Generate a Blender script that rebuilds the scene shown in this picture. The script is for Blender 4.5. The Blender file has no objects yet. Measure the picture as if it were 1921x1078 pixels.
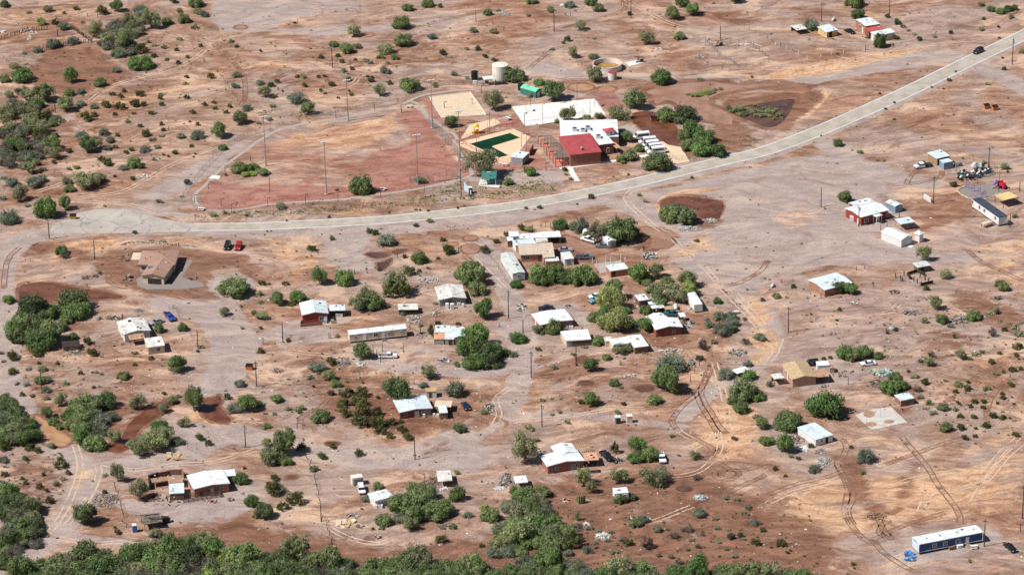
import bpy, bmesh, math, random
import numpy as np
from mathutils import Vector, Matrix
random.seed(7); np.random.seed(7)
C = bpy.context.scene.collection
SC = bpy.context.scene

# ------------------------------------------------------------ camera, sky, sun
F_PX, PITCH, ROLL, CAM_H, CAM_Y = 6600.0, math.radians(24.3), math.radians(1.2), 457.0, -1012.0
cp, sp, cr, sr = math.cos(PITCH), math.sin(PITCH), math.cos(ROLL), math.sin(ROLL)
up0 = Vector((0, sp, cp)); rt0 = Vector((1, 0, 0))
right = rt0*cr - up0*sr; upv = rt0*sr + up0*cr; back = Vector((0, -cp, sp))
right = right; upv = upv
cam_d = bpy.data.cameras.new('camera'); cam = bpy.data.objects.new('camera', cam_d); C.objects.link(cam)
cam.matrix_world = Matrix(((right.x, upv.x, back.x, 0), (right.y, upv.y, back.y, CAM_Y), (right.z, upv.z, back.z, CAM_H), (0, 0, 0, 1)))
cam_d.sensor_width = 36; cam_d.lens = F_PX*36/1921.0; cam_d.clip_start = 5; cam_d.clip_end = 12000
SC.camera = cam
SHX, SHY = 0.75, 0.27                      # shadow of a one metre post, in metres
sun_el = math.atan(1/math.hypot(SHX, SHY)); sun_vec = Vector((-SHX, -SHY, 1)).normalized()
W = bpy.data.worlds.new('World'); SC.world = W; W.use_nodes = True
wn = W.node_tree.nodes; wl = W.node_tree.links; wn.clear()
sky = wn.new('ShaderNodeTexSky'); sky.sky_type = 'NISHITA'; sky.sun_disc = False
sky.sun_elevation = sun_el; sky.sun_rotation = math.atan2(sun_vec.x, sun_vec.y); sky.altitude = 900; sky.dust_density = 0.6
bg = wn.new('ShaderNodeBackground'); bg.inputs['Strength'].default_value = 0.05
wo = wn.new('ShaderNodeOutputWorld'); wl.new(sky.outputs[0], bg.inputs[0]); wl.new(bg.outputs[0], wo.inputs[0])
sd = bpy.data.lights.new('sun', 'SUN'); sd.energy = 4.6; sd.angle = math.radians(0.5); sd.color = (1.0, 0.955, 0.9)
so = bpy.data.objects.new('sun', sd); C.objects.link(so); so.rotation_euler = sun_vec.to_track_quat('Z', 'Y').to_euler()
SC.view_settings.view_transform = 'Standard'; SC.view_settings.look = 'None'
SC.view_settings.exposure = 0.44; SC.view_settings.gamma = 1.0
SC.cycles.max_bounces = 4; SC.cycles.diffuse_bounces = 2; SC.cycles.transparent_max_bounces = 6

# ------------------------------------------------------------ photo pixel -> place on the ground (height z)
def P(px, py, z=0.0):
    x = px-960.5; y = 539.0-py
    x, y = cr*x+sr*y, -sr*x+cr*y
    dx, dy, dz = x, F_PX*cp+y*sp, -F_PX*sp+y*cp
    t = (z-CAM_H)/dz
    return Vector((dx*t, CAM_Y+dy*t, z))
def mpp(py): return CAM_H/(F_PX*math.sin(PITCH+math.atan((py-539)/F_PX)))   # metres per pixel, sideways
class Z:
    def __init__(s, ox, oy, k): s.ox, s.oy, s.k = ox, oy, k
    def __call__(s, p, z=0.0): return P(s.ox+p[0]/s.k, s.oy+p[1]/s.k, z)
    def f(s, p): return (s.ox+p[0]/s.k, s.oy+p[1]/s.k)
T = {(r, c): Z(480*c, [0, 270, 540, 808][r], 3.992) for r in range(4) for c in range(4)}
FULL = Z(0, 0, 1)
TF = {k: T[k] for k in T}

# ------------------------------------------------------------ materials
class NT:
    def __init__(s, m):
        s.t = m.node_tree; s.t.nodes.clear()
    def n(s, typ, ins=None, **kw):
        nd = s.t.nodes.new(typ)
        for k, v in kw.items(): setattr(nd, k, v)
        for k, v in (ins or {}).items():
            if isinstance(v, bpy.types.NodeSocket): s.t.links.new(v, nd.inputs[k])
            else: nd.inputs[k].default_value = v
        return nd
    def math(s, op, a, b=None, clamp=False):
        nd = s.t.nodes.new('ShaderNodeMath'); nd.operation = op; nd.use_clamp = clamp
        for i, v in enumerate((a, b)):
            if v is None: continue
            if isinstance(v, bpy.types.NodeSocket): s.t.links.new(v, nd.inputs[i])
            else: nd.inputs[i].default_value = v
        return nd.outputs[0]
    def mix(s, f, a, b, blend='MIX'):
        nd = s.t.nodes.new('ShaderNodeMix'); nd.data_type = 'RGBA'; nd.blend_type = blend
        for k, v in ((0, f), (6, a), (7, b)):
            if isinstance(v, bpy.types.NodeSocket): s.t.links.new(v, nd.inputs[k])
            elif k == 0: nd.inputs[0].default_value = v
            else: nd.inputs[k].default_value = (*v, 1) if len(v) == 3 else v
        return nd.outputs[2]
    def sstep(s, x, lo, hi):
        nd = s.t.nodes.new('ShaderNodeMapRange'); nd.interpolation_type = 'SMOOTHSTEP'
        s.t.links.new(x, nd.inputs[0]); nd.inputs[1].default_value = lo; nd.inputs[2].default_value = hi
        return nd.outputs[0]
    def noise(s, vec, scale, detail=4, rough=.55, dist=0.0):
        nd = s.n('ShaderNodeTexNoise', {'Scale': scale, 'Detail': detail, 'Roughness': rough, 'Distortion': dist})
        s.t.links.new(vec, nd.inputs['Vector']); return nd.outputs[0]
    def out(s, sh):
        o = s.t.nodes.new('ShaderNodeOutputMaterial'); s.t.links.new(sh, o.inputs[0])
def newmat(name):
    m = bpy.data.materials.new(name); m.use_nodes = True; return m, NT(m)
MATS = {}
def M(name, col=None, rough=.75, var=.18, scale=.8, metal=0.0, spec=.3, dirt=None, dscale=.35, damt=.5, stripe=None):
    if name in MATS: return MATS[name]
    m, t = newmat(name)
    pos = t.n('ShaderNodeNewGeometry').outputs['Position']
    a = t.noise(pos, scale, 5, .6)
    b = t.noise(pos, scale*9, 3, .6)
    f = t.math('ADD', t.math('MULTIPLY', a, .65), t.math('MULTIPLY', b, .35))
    lo = [c*(1-var*1.6) for c in col]; hi = [min(.92, c*(1+var*1.1)) for c in col]
    c = t.mix(t.sstep(f, .3, .7), lo, hi)
    if dirt:
        d = t.noise(pos, dscale, 6, .7, .6)
        c = t.mix(t.math('MULTIPLY', t.sstep(d, .5, .64), damt), c, dirt)
    if stripe:      # corrugation shadowless tint of the sheet seams
        ang, per, amt = stripe
    rnd = t.n('ShaderNodeObjectInfo').outputs['Random']
    c = t.mix(1.0, c, t.n('ShaderNodeCombineColor', {0: t.math('ADD', t.math('MULTIPLY', rnd, .12), .94), 1: t.math('ADD', t.math('MULTIPLY', rnd, .12), .94), 2: t.math('ADD', t.math('MULTIPLY', rnd, .12), .94)}).outputs[0], 'MULTIPLY')
    bs = t.n('ShaderNodeBsdfPrincipled', {'Base Color': c, 'Roughness': rough, 'Metallic': metal, 'Specular IOR Level': spec})
    bump = t.n('ShaderNodeBump', {'Height': b, 'Strength': .25, 'Distance': .05}); t.t.links.new(bump.outputs[0], bs.inputs['Normal'])
    t.out(bs.outputs[0]); MATS[name] = m; return m
RUST = (.22, .09, .04); DIRT = (.33, .22, .15)
M('roof_white', (.64, .69, .71), .55, .08, dirt=(.36, .30, .25), damt=.5, dscale=.5)  # blue of the reflected sky is put into the white roof colours
M('roof_bright', (.70, .74, .755), .6, .06, dirt=(.42, .37, .31), damt=.4, dscale=.45)
M('roof_bluish', (.58, .67, .71), .45, .08, dirt=(.34, .31, .28), damt=.45, dscale=.5)
M('roof_grey', (.52, .56, .54), .6, .14, dirt=(.35, .34, .3), damt=.5)
M('roof_worn', (.62, .62, .58), .7, .16, dirt=RUST, damt=.55, dscale=.5)
M('roof_rust', (.42, .24, .15), .8, .25, dirt=(.6, .55, .5), damt=.3)
M('roof_orange', (.55, .29, .17), .75, .2, dirt=(.6, .5, .42), damt=.3)
M('roof_tan', (.50, .385, .27), .9, .16, scale=1.6, dirt=(.38, .29, .2), damt=.4)
M('roof_pinktan', (.52, .42, .33), .9, .12, scale=1.6, dirt=(.4, .31, .24), damt=.3)
M('roof_brown', (.33, .20, .15), .9, .08, scale=2)
M('roof_red', (.36, .06, .07), .7, .10, spec=.3, dirt=(.34, .12, .11), damt=.5, dscale=.4)
M('roof_redfade', (.46, .09, .08), .6, .1)
M('roof_black', (.045, .06, .085), .6, .2)
M('roof_green', (.05, .17, .15), .5, .08)
M('roof_brightgreen', (.16, .55, .36), .5, .08)
M('shingle_gold', (.44, .32, .19), .9, .2, scale=1.5, dirt=(.36, .25, .14), damt=.4)
M('brush_roof', (.20, .165, .135), .95, .4, scale=1.5)
M('wall_red', (.27, .05, .035), .8, .1)
M('wall_redbrick', (.25, .085, .06), .9, .16, scale=2)
M('wall_brick', (.29, .125, .09), .9, .14, scale=2, dirt=DIRT, damt=.3)
M('wall_orangebrick', (.36, .17, .11), .9, .14, scale=2)
M('wall_pink', (.42, .255, .19), .9, .1)
M('wall_adobe', (.24, .135, .09), .95, .2)
M('wall_brown', (.16, .095, .065), .9, .15)
M('wall_cream', (.56, .47, .35), .85, .08, dirt=DIRT, damt=.25)
M('wall_yellow', (.62, .43, .17), .85, .1)
M('wall_white', (.64, .64, .62), .7, .05, dirt=(.5, .46, .4), damt=.25)
M('wall_grey', (.27, .275, .275), .85, .12, dirt=DIRT, damt=.3)
M('wall_bluegrey', (.20, .27, .33), .7, .12, dirt=(.4, .42, .42), damt=.3)
M('wall_navy', (.035, .075, .20), .6, .1)
M('wall_paleblue', (.50, .60, .68), .6, .06)
M('wood_grey', (.20, .17, .14), .95, .3, scale=2)
M('wood_brown', (.19, .115, .075), .95, .3, scale=2)
M('wood_dark', (.045, .032, .026), .9, .3)
M('wood_tan', (.45, .31, .18), .9, .3, scale=2)
M('concrete', (.35, .31, .28), .9, .1, dirt=(.42, .36, .3), damt=.4)
M('concrete_white', (.68, .665, .62), .9, .06, scale=.25, dirt=(.60, .53, .45), damt=.55, dscale=.12)
M('court_grey', (.50, .47, .43), .9, .1, scale=.3, dirt=(.42, .29, .19), damt=.75, dscale=.22)
M('concrete_tan', (.62, .47, .33), .9, .08, dirt=(.5, .36, .24), damt=.3)
M('deck_peach', (.72, .50, .34), .85, .05, scale=.3)
M('coral_paint', (.50, .17, .12), .8, .08)
M('red_paint', (.32, .06, .05), .6, .1)
M('metal_grey', (.32, .34, .35), .45, .1, metal=.6)
M('metal_silver', (.55, .57, .58), .45, .08, metal=.5)
M('metal_dark', (.05, .05, .055), .5, .2, metal=.3)
M('black_plastic', (.012, .014, .018), .45, .1)
M('rubber', (.015, .015, .016), .8, .2)
M('glass_dark', (.02, .025, .03), .12, .1, spec=.6)
M('glass_sky', (.10, .16, .22), .1, .1, spec=.7)
M('door_white', (.70, .70, .68), .6, .05)
M('door_brown', (.12, .07, .05), .7, .1)
M('frame_white', (.72, .72, .70), .6, .05)
M('car_black', (.010, .011, .014), .22, .05, spec=.6)
M('car_navy', (.012, .022, .05), .25, .05, spec=.6)
M('car_red', (.42, .012, .015), .25, .04, spec=.6)
M('car_blue', (.02, .06, .30), .3, .05, spec=.6)
M('car_lightblue', (.10, .32, .42), .35, .08, spec=.6)
M('car_white', (.74, .75, .76), .3, .03, spec=.6)
M('car_silver', (.40, .42, .48), .3, .05, spec=.6, metal=.3)
M('car_grey', (.14, .15, .17), .3, .05, spec=.6)
M('car_teal', (.03, .13, .15), .4, .1)
M('lamp_red', (.4, .01, .01), .3, .02)
M('lamp_clear', (.75, .75, .7), .2, .02)
M('orange_paint', (.62, .19, .03), .55, .12, dirt=RUST, damt=.4)
M('yellow_paint', (.72, .50, .03), .5, .06)
M('yellow_dirty', (.55, .36, .08), .55, .15, dirt=RUST, damt=.4)
M('play_red', (.50, .02, .05), .4, .05)
M('play_purple', (.16, .12, .42), .5, .06)
M('play_blue', (.10, .14, .42), .5, .06)
M('blue_plastic', (.05, .14, .48), .5, .06)
M('blue_tarp', (.05, .17, .42), .5, .12)
M('tarp_green', (.18, .33, .30), .6, .15)
M('shade_tan', (.60, .44, .20), .8, .07)
M('tank_cream', (.70, .66, .56), .6, .04, dirt=(.5, .44, .34), damt=.2)
M('tank_stained', (.66, .60, .57), .8, .1, dirt=(.34, .10, .08), damt=.85, dscale=.22)
M('ochre_sludge', (.34, .20, .06), .4, .35, scale=.7)
M('rubble_pale', (.44, .40, .36), .9, .25, scale=2)
M('rubble_grey', (.28, .26, .25), .9, .35, scale=2)
M('rubble_brown', (.27, .17, .12), .9, .3, scale=2)
M('rail_brown', (.13, .07, .05), .8, .2)
M('bark', (.13, .10, .08), .95, .25, scale=3)
M('bark_pale', (.26, .23, .19), .95, .25, scale=3)
M('pole_wood', (.07, .045, .035), .95, .25, scale=2)
M('sand_pale', (.58, .46, .33), .95, .08, scale=.5, dirt=(.45, .34, .22), damt=.5)
M('soil_red', (.33, .15, .11), .95, .12, scale=.6)
M('earth_brown', (.34, .21, .14), .95, .2, scale=.6)
M('gravel_grey', (.24, .205, .19), .95, .1, scale=1)

# ------------------------------------------------------------ mesh helpers
class MB:
    def __init__(s): s.v = []; s.f = []; s.m = []; s.mats = []
    def mi(s, mat):
        if mat is None: return 0
        if mat not in s.mats: s.mats.append(mat)
        return s.mats.index(mat)
    def poly(s, pts, mat=None):
        i = len(s.v); s.v += [tuple(p) for p in pts]; s.f.append(tuple(range(i, i+len(pts)))); s.m.append(s.mi(mat))
    def hull(s, bot, top, mat=None):
        n = len(bot); i = len(s.v); s.v += [tuple(p) for p in bot]+[tuple(p) for p in top]; k = s.mi(mat)
        s.f.append(tuple(range(i+n-1, i-1, -1))); s.f.append(tuple(range(i+n, i+2*n)))
        for a in range(n):
            b = (a+1) % n; s.f.append((i+a, i+b, i+n+b, i+n+a))
        s.m += [k]*(n+2); return s
    def box(s, c, size, mat=None, rz=0.0, rx=0.0, ry=0.0):
        hx, hy, hz = size[0]/2, size[1]/2, size[2]/2
        R = Matrix.Rotation(rz, 3, 'Z') @ Matrix.Rotation(ry, 3, 'Y') @ Matrix.Rotation(rx, 3, 'X'); c = Vector(c)
        q = [c + R @ Vector((x*hx, y*hy, -hz)) for x, y in ((-1, -1), (1, -1), (1, 1), (-1, 1))]
        w = [c + R @ Vector((x*hx, y*hy, hz)) for x, y in ((-1, -1), (1, -1), (1, 1), (-1, 1))]
        return s.hull(q, w, mat)
    def cyl(s, a, b, r, r2=None, n=8, mat=None):
        a, b = Vector(a), Vector(b); d = (b-a).normalized(); r2 = r if r2 is None else r2
        u = d.orthogonal().normalized(); w = d.cross(u)
        ring = [(math.cos(2*math.pi*k/n), math.sin(2*math.pi*k/n)) for k in range(n)]
        return s.hull([a+(u*c+w*e)*r for c, e in ring], [b+(u*c+w*e)*r2 for c, e in ring], mat)
    def ob(s, name, mat=None, parent=None, loc=None, rz=0.0, smooth=False):
        me = bpy.data.meshes.new(name); me.from_pydata(s.v, [], s.f); 
        ms = s.mats if s.mats else [mat]
        for m in ms: me.materials.append(MATS[m] if isinstance(m, str) else m)
        if s.mats: me.polygons.foreach_set('material_index', s.m)
        if smooth: me.polygons.foreach_set('use_smooth', [True]*len(me.polygons))
        bm = bmesh.new(); bm.from_mesh(me); bmesh.ops.recalc_face_normals(bm, faces=bm.faces); bm.to_mesh(me); bm.free()
        o = bpy.data.objects.new(name, me); C.objects.link(o)
        if parent: o.parent = parent
        if loc is not None: o.location = loc
        o.rotation_euler = (0, 0, rz)
        return o
def tag(o, label=None, cat=None, group=None, kind=None):
    if label: o['label'] = label
    if cat: o['category'] = cat
    if group: o['group'] = group
    if kind: o['kind'] = kind
    return o
def thing(name, label, cat, loc=(0, 0, 0), rz=0.0, group=None):
    o = bpy.data.objects.new(name, None); C.objects.link(o); o.location = loc; o.rotation_euler = (0, 0, rz); o.empty_display_size = .3
    return tag(o, label, cat, group)
def dup(root, loc, rz=None, label=None, scale=None):
    r = root.copy(); C.objects.link(r); r.location = loc
    if rz is not None: r.rotation_euler = (0, 0, rz)
    if scale: r.scale = (scale,)*3
    if label: r['label'] = label
    for ch in list(root.children):
        c = ch.copy(); C.objects.link(c); c.parent = r
        for g in list(ch.children):
            d = g.copy(); C.objects.link(d); d.parent = c
    return r
def struct(o): o['kind'] = 'structure'; return o
LAND = []          # landmarks for the plants' labels: (x, y, phrase)
def land(p, phrase): LAND.append((p.x, p.y, phrase))
# ------------------------------------------------------------ ground fields (albedo kinds of soil: gravel, sand, mud, red infield)
xs = np.concatenate([-np.geomspace(6000, 235, 14), np.arange(-230, 230.1, .5), np.geomspace(235, 6000, 14)])
ys = np.concatenate([-np.geomspace(6000, 245, 14), np.arange(-240, 300.1, .8), np.geomspace(306, 7000, 14)])
GX, GY = np.meshgrid(xs, ys)
FLD = {k: np.zeros_like(GX) for k in 'GSMR'}
def smooth01(t): t = np.clip(t, 0, 1); return t*t*(3-2*t)
def segd(X, Y, pts, closed):
    d = np.full(X.shape, 1e9); n = len(pts)
    for i in range(n if closed else n-1):
        a, b = pts[i], pts[(i+1) % n]; ux, uy = b[0]-a[0], b[1]-a[1]; L = ux*ux+uy*uy+1e-9
        t = np.clip(((X-a[0])*ux+(Y-a[1])*uy)/L, 0, 1)
        d = np.minimum(d, (X-a[0]-t*ux)**2+(Y-a[1]-t*uy)**2)
    return np.sqrt(d)
def window(pts, pad):
    x0, x1 = min(p[0] for p in pts)-pad, max(p[0] for p in pts)+pad; y0, y1 = min(p[1] for p in pts)-pad, max(p[1] for p in pts)+pad
    i0, i1 = np.searchsorted(xs, [x0, x1]); j0, j1 = np.searchsorted(ys, [y0, y1]); return slice(j0, j1), slice(i0, i1)
def area(ch, tile, pts, w=1.0, soft=3.0):
    q = [tuple(tile(p))[:2] for p in pts]; sl = window(q, soft*2); X, Y = GX[sl], GY[sl]
    d = segd(X, Y, q, True); ins = np.zeros(X.shape, bool); n = len(q)
    for i in range(n):
        (x1, y1), (x2, y2) = q[i], q[(i+1) % n]
        c = ((y1 > Y) != (y2 > Y)) & (X < (x2-x1)*(Y-y1)/(y2-y1+1e-12)+x1); ins ^= c
    v = w*smooth01(.5+np.where(ins, d, -d)/(2*soft)); FLD[ch][sl] = np.maximum(FLD[ch][sl], v)
def stroke(ch, tile, pts, width, w=1.0, soft=None):
    q = [tuple(tile(p))[:2] for p in pts]; soft = soft or width*.7; sl = window(q, width+soft)
    d = segd(GX[sl], GY[sl], q, False); v = w*smooth01(.5+(width/2-d)/soft); FLD[ch][sl] = np.maximum(FLD[ch][sl], v)
def S_(s):
    o = []
    for a in s.split(';'):
        a = a.split()
        if a: o.append((float(a[0]), float(a[1])))
    return o
# lavender gravel and packed pads
for s, w, so in [
 ('0 452;55 430;100 425;100 446;60 460;38 480;30 520;20 560;14 620;0 640', .8, 3),
 ('590 432;720 428;690 448;684 470;705 505;640 510;614 480;612 450', 1, 4),
 ('270 560;330 556;400 553;425 575;445 620;470 660;455 690;410 745;385 755;370 735;392 700;395 650;375 605;290 580', .95, 4),
 ('330 800;400 785;480 815;560 828;650 850;720 860;770 835;850 800;925 770;985 730;1000 745;960 790;900 830;940 860;900 885;700 880;600 870;520 850;440 835;380 850;280 880;200 885;190 865;320 840;350 815', .8, 5),
 ('1130 375;1190 358;1260 350;1460 298;1600 288;1670 345;1710 400;1640 440;1770 470;1921 470;1921 492;1640 500;1560 500;1460 520;1410 560;1380 545;1290 520;1240 470;1215 405', .72, 7),
 ('1370 150;1540 138;1640 105;1770 93;1812 98;1806 112;1700 130;1600 145;1450 170;1390 175', .9, 4),
 ('1806 125;1850 118;1921 150;1960 180;1960 200;1860 150', .9, 3),
 ('390 0;620 0;700 5;560 35;500 60;420 62;395 40', .75, 6),
 ('400 55;520 62;600 70;760 55;860 42;960 25;960 14;860 30;700 45;560 50', .6, 5),
 ('960 130;1010 145;1150 150;1220 155;1300 150;1400 150;1400 140;1240 140;1100 130;1000 110', .6, 5),
 ('960 172;1140 175;1200 182;1150 195;990 185', .8, 4),
 ('560 395;700 380;860 372;960 360;1100 340;1250 320;1250 335;1100 362;960 378;760 400;600 412', .25, 4),
 ('400 438;600 432;740 425;960 404;1130 372;1130 382;960 420;740 440;560 444;400 446', .85, 3),
 ('230 490;330 470;380 500;390 545;300 540;250 540', .85, 4),
 ('380 520;450 510;490 530;440 560;385 550', .8, 4),
 ('900 600;990 590;1010 640;1000 700;970 740;940 700;930 640', .55, 6),
 ('985 565;1090 560;1120 590;1100 620;1060 600;1000 590', .5, 5),
 ('560 600;640 605;650 640;560 660;500 650;500 610', .55, 6),
 ('640 660;860 680;1000 672;1000 700;860 710;700 690', .6, 5),
 ('640 645;740 648;850 645;850 662;700 665', .5, 4),
 ('250 950;330 930;440 925;480 950;400 990;300 980', .85, 5),
 ('1640 1020;1760 1010;1860 990;1880 1010;1800 1040;1720 1060;1660 1050', .95, 4),
 ('80 900;120 880;160 930;140 960;100 960', .3, 5),
 ('1440 700;1500 740;1600 730;1640 700;1640 660;1560 660', .45, 6),
 ('880 330;960 320;1060 318;1060 345;960 350;880 355', .7, 3),
 ('340 320;400 290;440 262;470 268;400 330;350 360;290 380;250 370', .65, 5),
 ('200 390;300 380;360 400;420 412;330 412;240 400', .6, 4),
 ('1480 240;1560 250;1640 300;1700 320;1780 340;1760 360;1640 340;1560 300', .7, 5),
 ]: area('G', FULL, S_(s), w, so)
for s, wd, w in [('5 560;14 620;8 690;22 742;62 792;112 842;146 866;162 893;146 940;112 990;62 1030;10 1062', 8.5, 1.0),
 ('150 868;210 882;290 872;370 852', 9, .7), ('0 470;40 450;95 437', 9, .8), ('110 1000;190 1012;260 1020;330 1000', 5, .6),
 ('1130 372;1200 400;1270 440;1330 490;1400 550;1445 610;1440 660;1400 700;1330 735;1280 780', 7, .95), ('900 455;930 515;960 560;985 620;980 690;965 740;900 790;840 830', 7.5, .95), ('395 552;425 600;450 650;425 700;395 750', 12, 1.0), ('330 805;420 800;520 826;640 848;760 850', 7, 1.0), ('640 600;560 606;480 640;430 660', 6, .9), ('1000 690;880 700;740 690;660 670', 7, .8), ('240 945;320 975;430 940;460 920', 7, .8), ('970 780;1080 775;1180 790;1280 800', 5, .6), ('925 470;940 520;955 560', 7, .6), ('1420 560;1452 600;1462 640;1440 680;1380 700;1340 730', 7, .5),
 ('1700 345;1790 352;1870 340;1900 320', 6, .3), ('1240 330;1300 318;1460 280', 4, .8)]:
    stroke('G', FULL, S_(s), wd, w)
# pale sand washed out by the rain
for s, w, so in [
 ('1400 150;1500 120;1640 100;1740 85;1800 70;1700 100;1580 135;1480 150', .85, 4),
 ('100 450;230 448;420 452;430 480;300 462;200 470;110 490;60 500', .75, 6),
 ('480 442;615 450;610 500;560 520;500 500', .6, 7), ('480 560;600 540;620 520;560 560', .3, 5),
 ('1240 470;1300 440;1440 430;1340 470;1300 490;1250 485', .6, 6), ('1380 540;1440 560;1470 640;1420 700;1400 640', .7, 7),
 ('1330 750;1400 745;1440 790;1420 850;1340 870;1290 820', .75, 8), ('1560 640;1470 560;1440 530', .2, 4),
 ('1450 920;1540 890;1660 880;1780 870;1921 850;1921 960;1750 985;1640 1000;1540 1010;1480 990;1440 960', .7, 12),
 ('1560 820;1640 800;1760 840;1880 800;1921 790;1921 830;1800 870;1640 870', .6, 10),
 ('1250 690;1330 700;1340 740;1280 730', .5, 5), ('960 690;1100 760;1080 790;900 830;860 830', .35, 8),
 ('300 790;380 770;480 800;380 800', .6, 6), ('130 870;190 870;150 960;90 1010;60 1020;110 950', .5, 5),
 ('620 110;800 80;1000 60;1000 75;820 100;700 130', .4, 6), ('540 190;700 240;830 210;820 220;700 262;560 250', .45, 6),
 ('360 130;520 110;640 110;520 135;400 150', .5, 6), ('180 190;340 150;480 120;360 170;230 210', .6, 6),
 ('1620 420;1760 440;1921 440;1921 460;1760 462;1640 450', .3, 8), ('1700 360;1790 350;1780 380', .35, 5),
 ('1540 440;1440 420;1480 380;1540 360', .5, 7), ('1230 380;1250 360;1330 350;1360 360;1250 365;1245 390', .8, 2),
 ('700 735;760 700;900 700;940 730;860 740;780 735', .3, 6), ('1100 500;1230 480;1280 520;1200 540', .3, 8),
 ('1820 460;1921 450;1921 540;1860 520', .6, 8), ('1600 470;1700 480;1680 500;1580 495', .3, 6),
 ('360 450;390 445;480 455;620 470;600 500;520 480;400 470', .45, 6),
 ]: area('S', FULL, S_(s), w, so)
# wet red brown silt
for s, w, so in [
 ('0 0;390 0;340 60;380 120;300 190;220 300;90 380;0 410', .42, 14), ('1400 148;1470 150;1540 160;1520 172;1440 170;1400 165', .9, 2.5), ('1270 268;1330 286;1400 280;1430 262;1390 240;1350 232;1340 262', .8, 3), ('80 96;160 90;200 100;240 130;235 150;190 165;130 180;60 170;55 130', .9, 5),
 ('0 60;40 70;180 50;200 70;150 80;90 84;0 100', .5, 5), ('0 200;120 190;170 260;120 330;40 400;0 420', .55, 8), ('0 345;130 350;120 370;0 360', .6, 4),
 ('205 470;330 458;380 468;460 478;505 512;480 535;440 500;400 510;395 545;430 560;380 565;300 558;250 545;180 512;160 492', .85, 4),
 ('50 455;120 455;150 462;180 480;200 505;170 500;120 480;70 475', .8, 4), ('40 528;110 532;200 545;240 558;160 566;60 572;38 560', .95, 4),
 ('100 700;220 700;330 760;330 790;240 860;130 850;60 780;20 700', .55, 8), ('30 830;120 850;130 900;100 960;60 980;20 1000;0 900', .55, 7),
 ('300 560;200 600;150 660;40 700;20 620;150 570', .35, 8), ('100 585;260 590;250 640;110 650', .45, 6),
 ('1240 376;1290 362;1360 376;1366 396;1350 430;1310 432;1245 405', .9, 5), ('1040 425;1060 430;1070 470;1140 470;1120 490;1040 500;1035 450', .8, 4),
 ('1190 428;1240 424;1275 440;1262 462;1230 470;1190 470', .8, 3), ('1350 190;1440 175;1540 172;1550 185;1510 215;1480 245;1440 246;1395 230;1360 215', .85, 3),
 ('1190 175;1290 145;1330 145;1460 150;1460 165;1300 170;1220 200', .6, 4), ('1370 225;1420 245;1400 285;1330 290;1280 300;1255 270', .8, 4),
 ('560 620;620 670;700 680;780 740;960 770;960 800;760 830;640 800;560 740;540 680', .6, 8), ('610 690;760 740;740 830;640 800;600 740', .5, 8),
 ('240 30;420 60;380 110;250 110', .25, 10), ('700 60;800 60;840 90;880 120;780 130;660 130;560 120;500 110;600 90;700 110', .55, 6),
 ('480 130;620 120;760 130;900 135;820 160;620 175;480 160', .5, 8), ('1000 60;960 100;1060 90;1100 40;1180 0;1080 0;1000 20', .35, 8),
 ('1240 10;1340 15;1440 30;1440 50;1320 40;1240 30', .6, 6), ('1480 20;1550 5;1560 35;1500 45', .6, 5), ('1860 20;1921 15;1921 40;1870 35', .5, 4),
 ('960 670;1100 690;1200 700;1250 760;1100 790;1000 740', .45, 8), ('1070 660;1120 665;1110 690;1060 680', .6, 4), ('1190 620;1290 625;1300 650;1220 650', .9, 4),
 ('1180 705;1260 715;1240 740;1170 735', .6, 5), ('1540 560;1640 540;1760 560;1921 600;1921 760;1760 740;1700 640;1560 620', .3, 14),
 ('1790 540;1870 550;1921 590;1921 640;1840 600;1770 570', .8, 6), ('1740 610;1860 620;1840 660;1740 700;1720 790;1660 830;1640 780;1740 680;1700 640', .6, 8),
 ('1580 640;1800 650;1921 660;1921 780;1780 800;1700 760', .3, 12), ('300 985;420 975;560 990;760 1020;960 1000;1000 900;1180 880;1330 880;1440 940;1560 990;1600 1078;1540 1120;200 1120;250 1020', .85, 9),
 ('480 890;560 880;760 900;700 930;560 960;480 960', .25, 8), ('360 980;480 950;500 985;400 1000', .6, 5), ('1440 1010;1600 1020;1640 1050;1660 1078;1600 1120;1440 1120', .5, 9),
 ('1560 850;1620 850;1640 930;1700 960;1640 980;1590 950', .75, 5), ('1700 860;1760 860;1740 880;1700 960;1660 960;1680 900', .6, 5), ('1120 800;1200 800;1180 830;1130 820', .5, 4),
 ('780 830;850 820;850 845;790 860', .6, 4), ('840 505;900 480;960 500;940 540;880 560', .3, 6), ('1320 560;1380 580;1400 620;1330 640;1290 600', .5, 6),
 ('640 640;700 625;690 650;560 670;520 660', .45, 4), ('960 560;1000 570;990 610;960 600', .4, 4),
 ('590 340;830 330;870 350;600 366', .25, 4), ('1610 290;1690 295;1690 303;1620 304', .7, 4), ('1640 360;1700 370;1730 385;1700 400;1650 385;1630 372', .6, 5),
 ('1660 408;1780 403;1860 405;1860 409;1760 409;1665 414', .8, 1.2), ('1500 575;1700 600;1700 615;1520 600', .2, 8),
 ]: area('M', FULL, S_(s), w, so)
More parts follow.
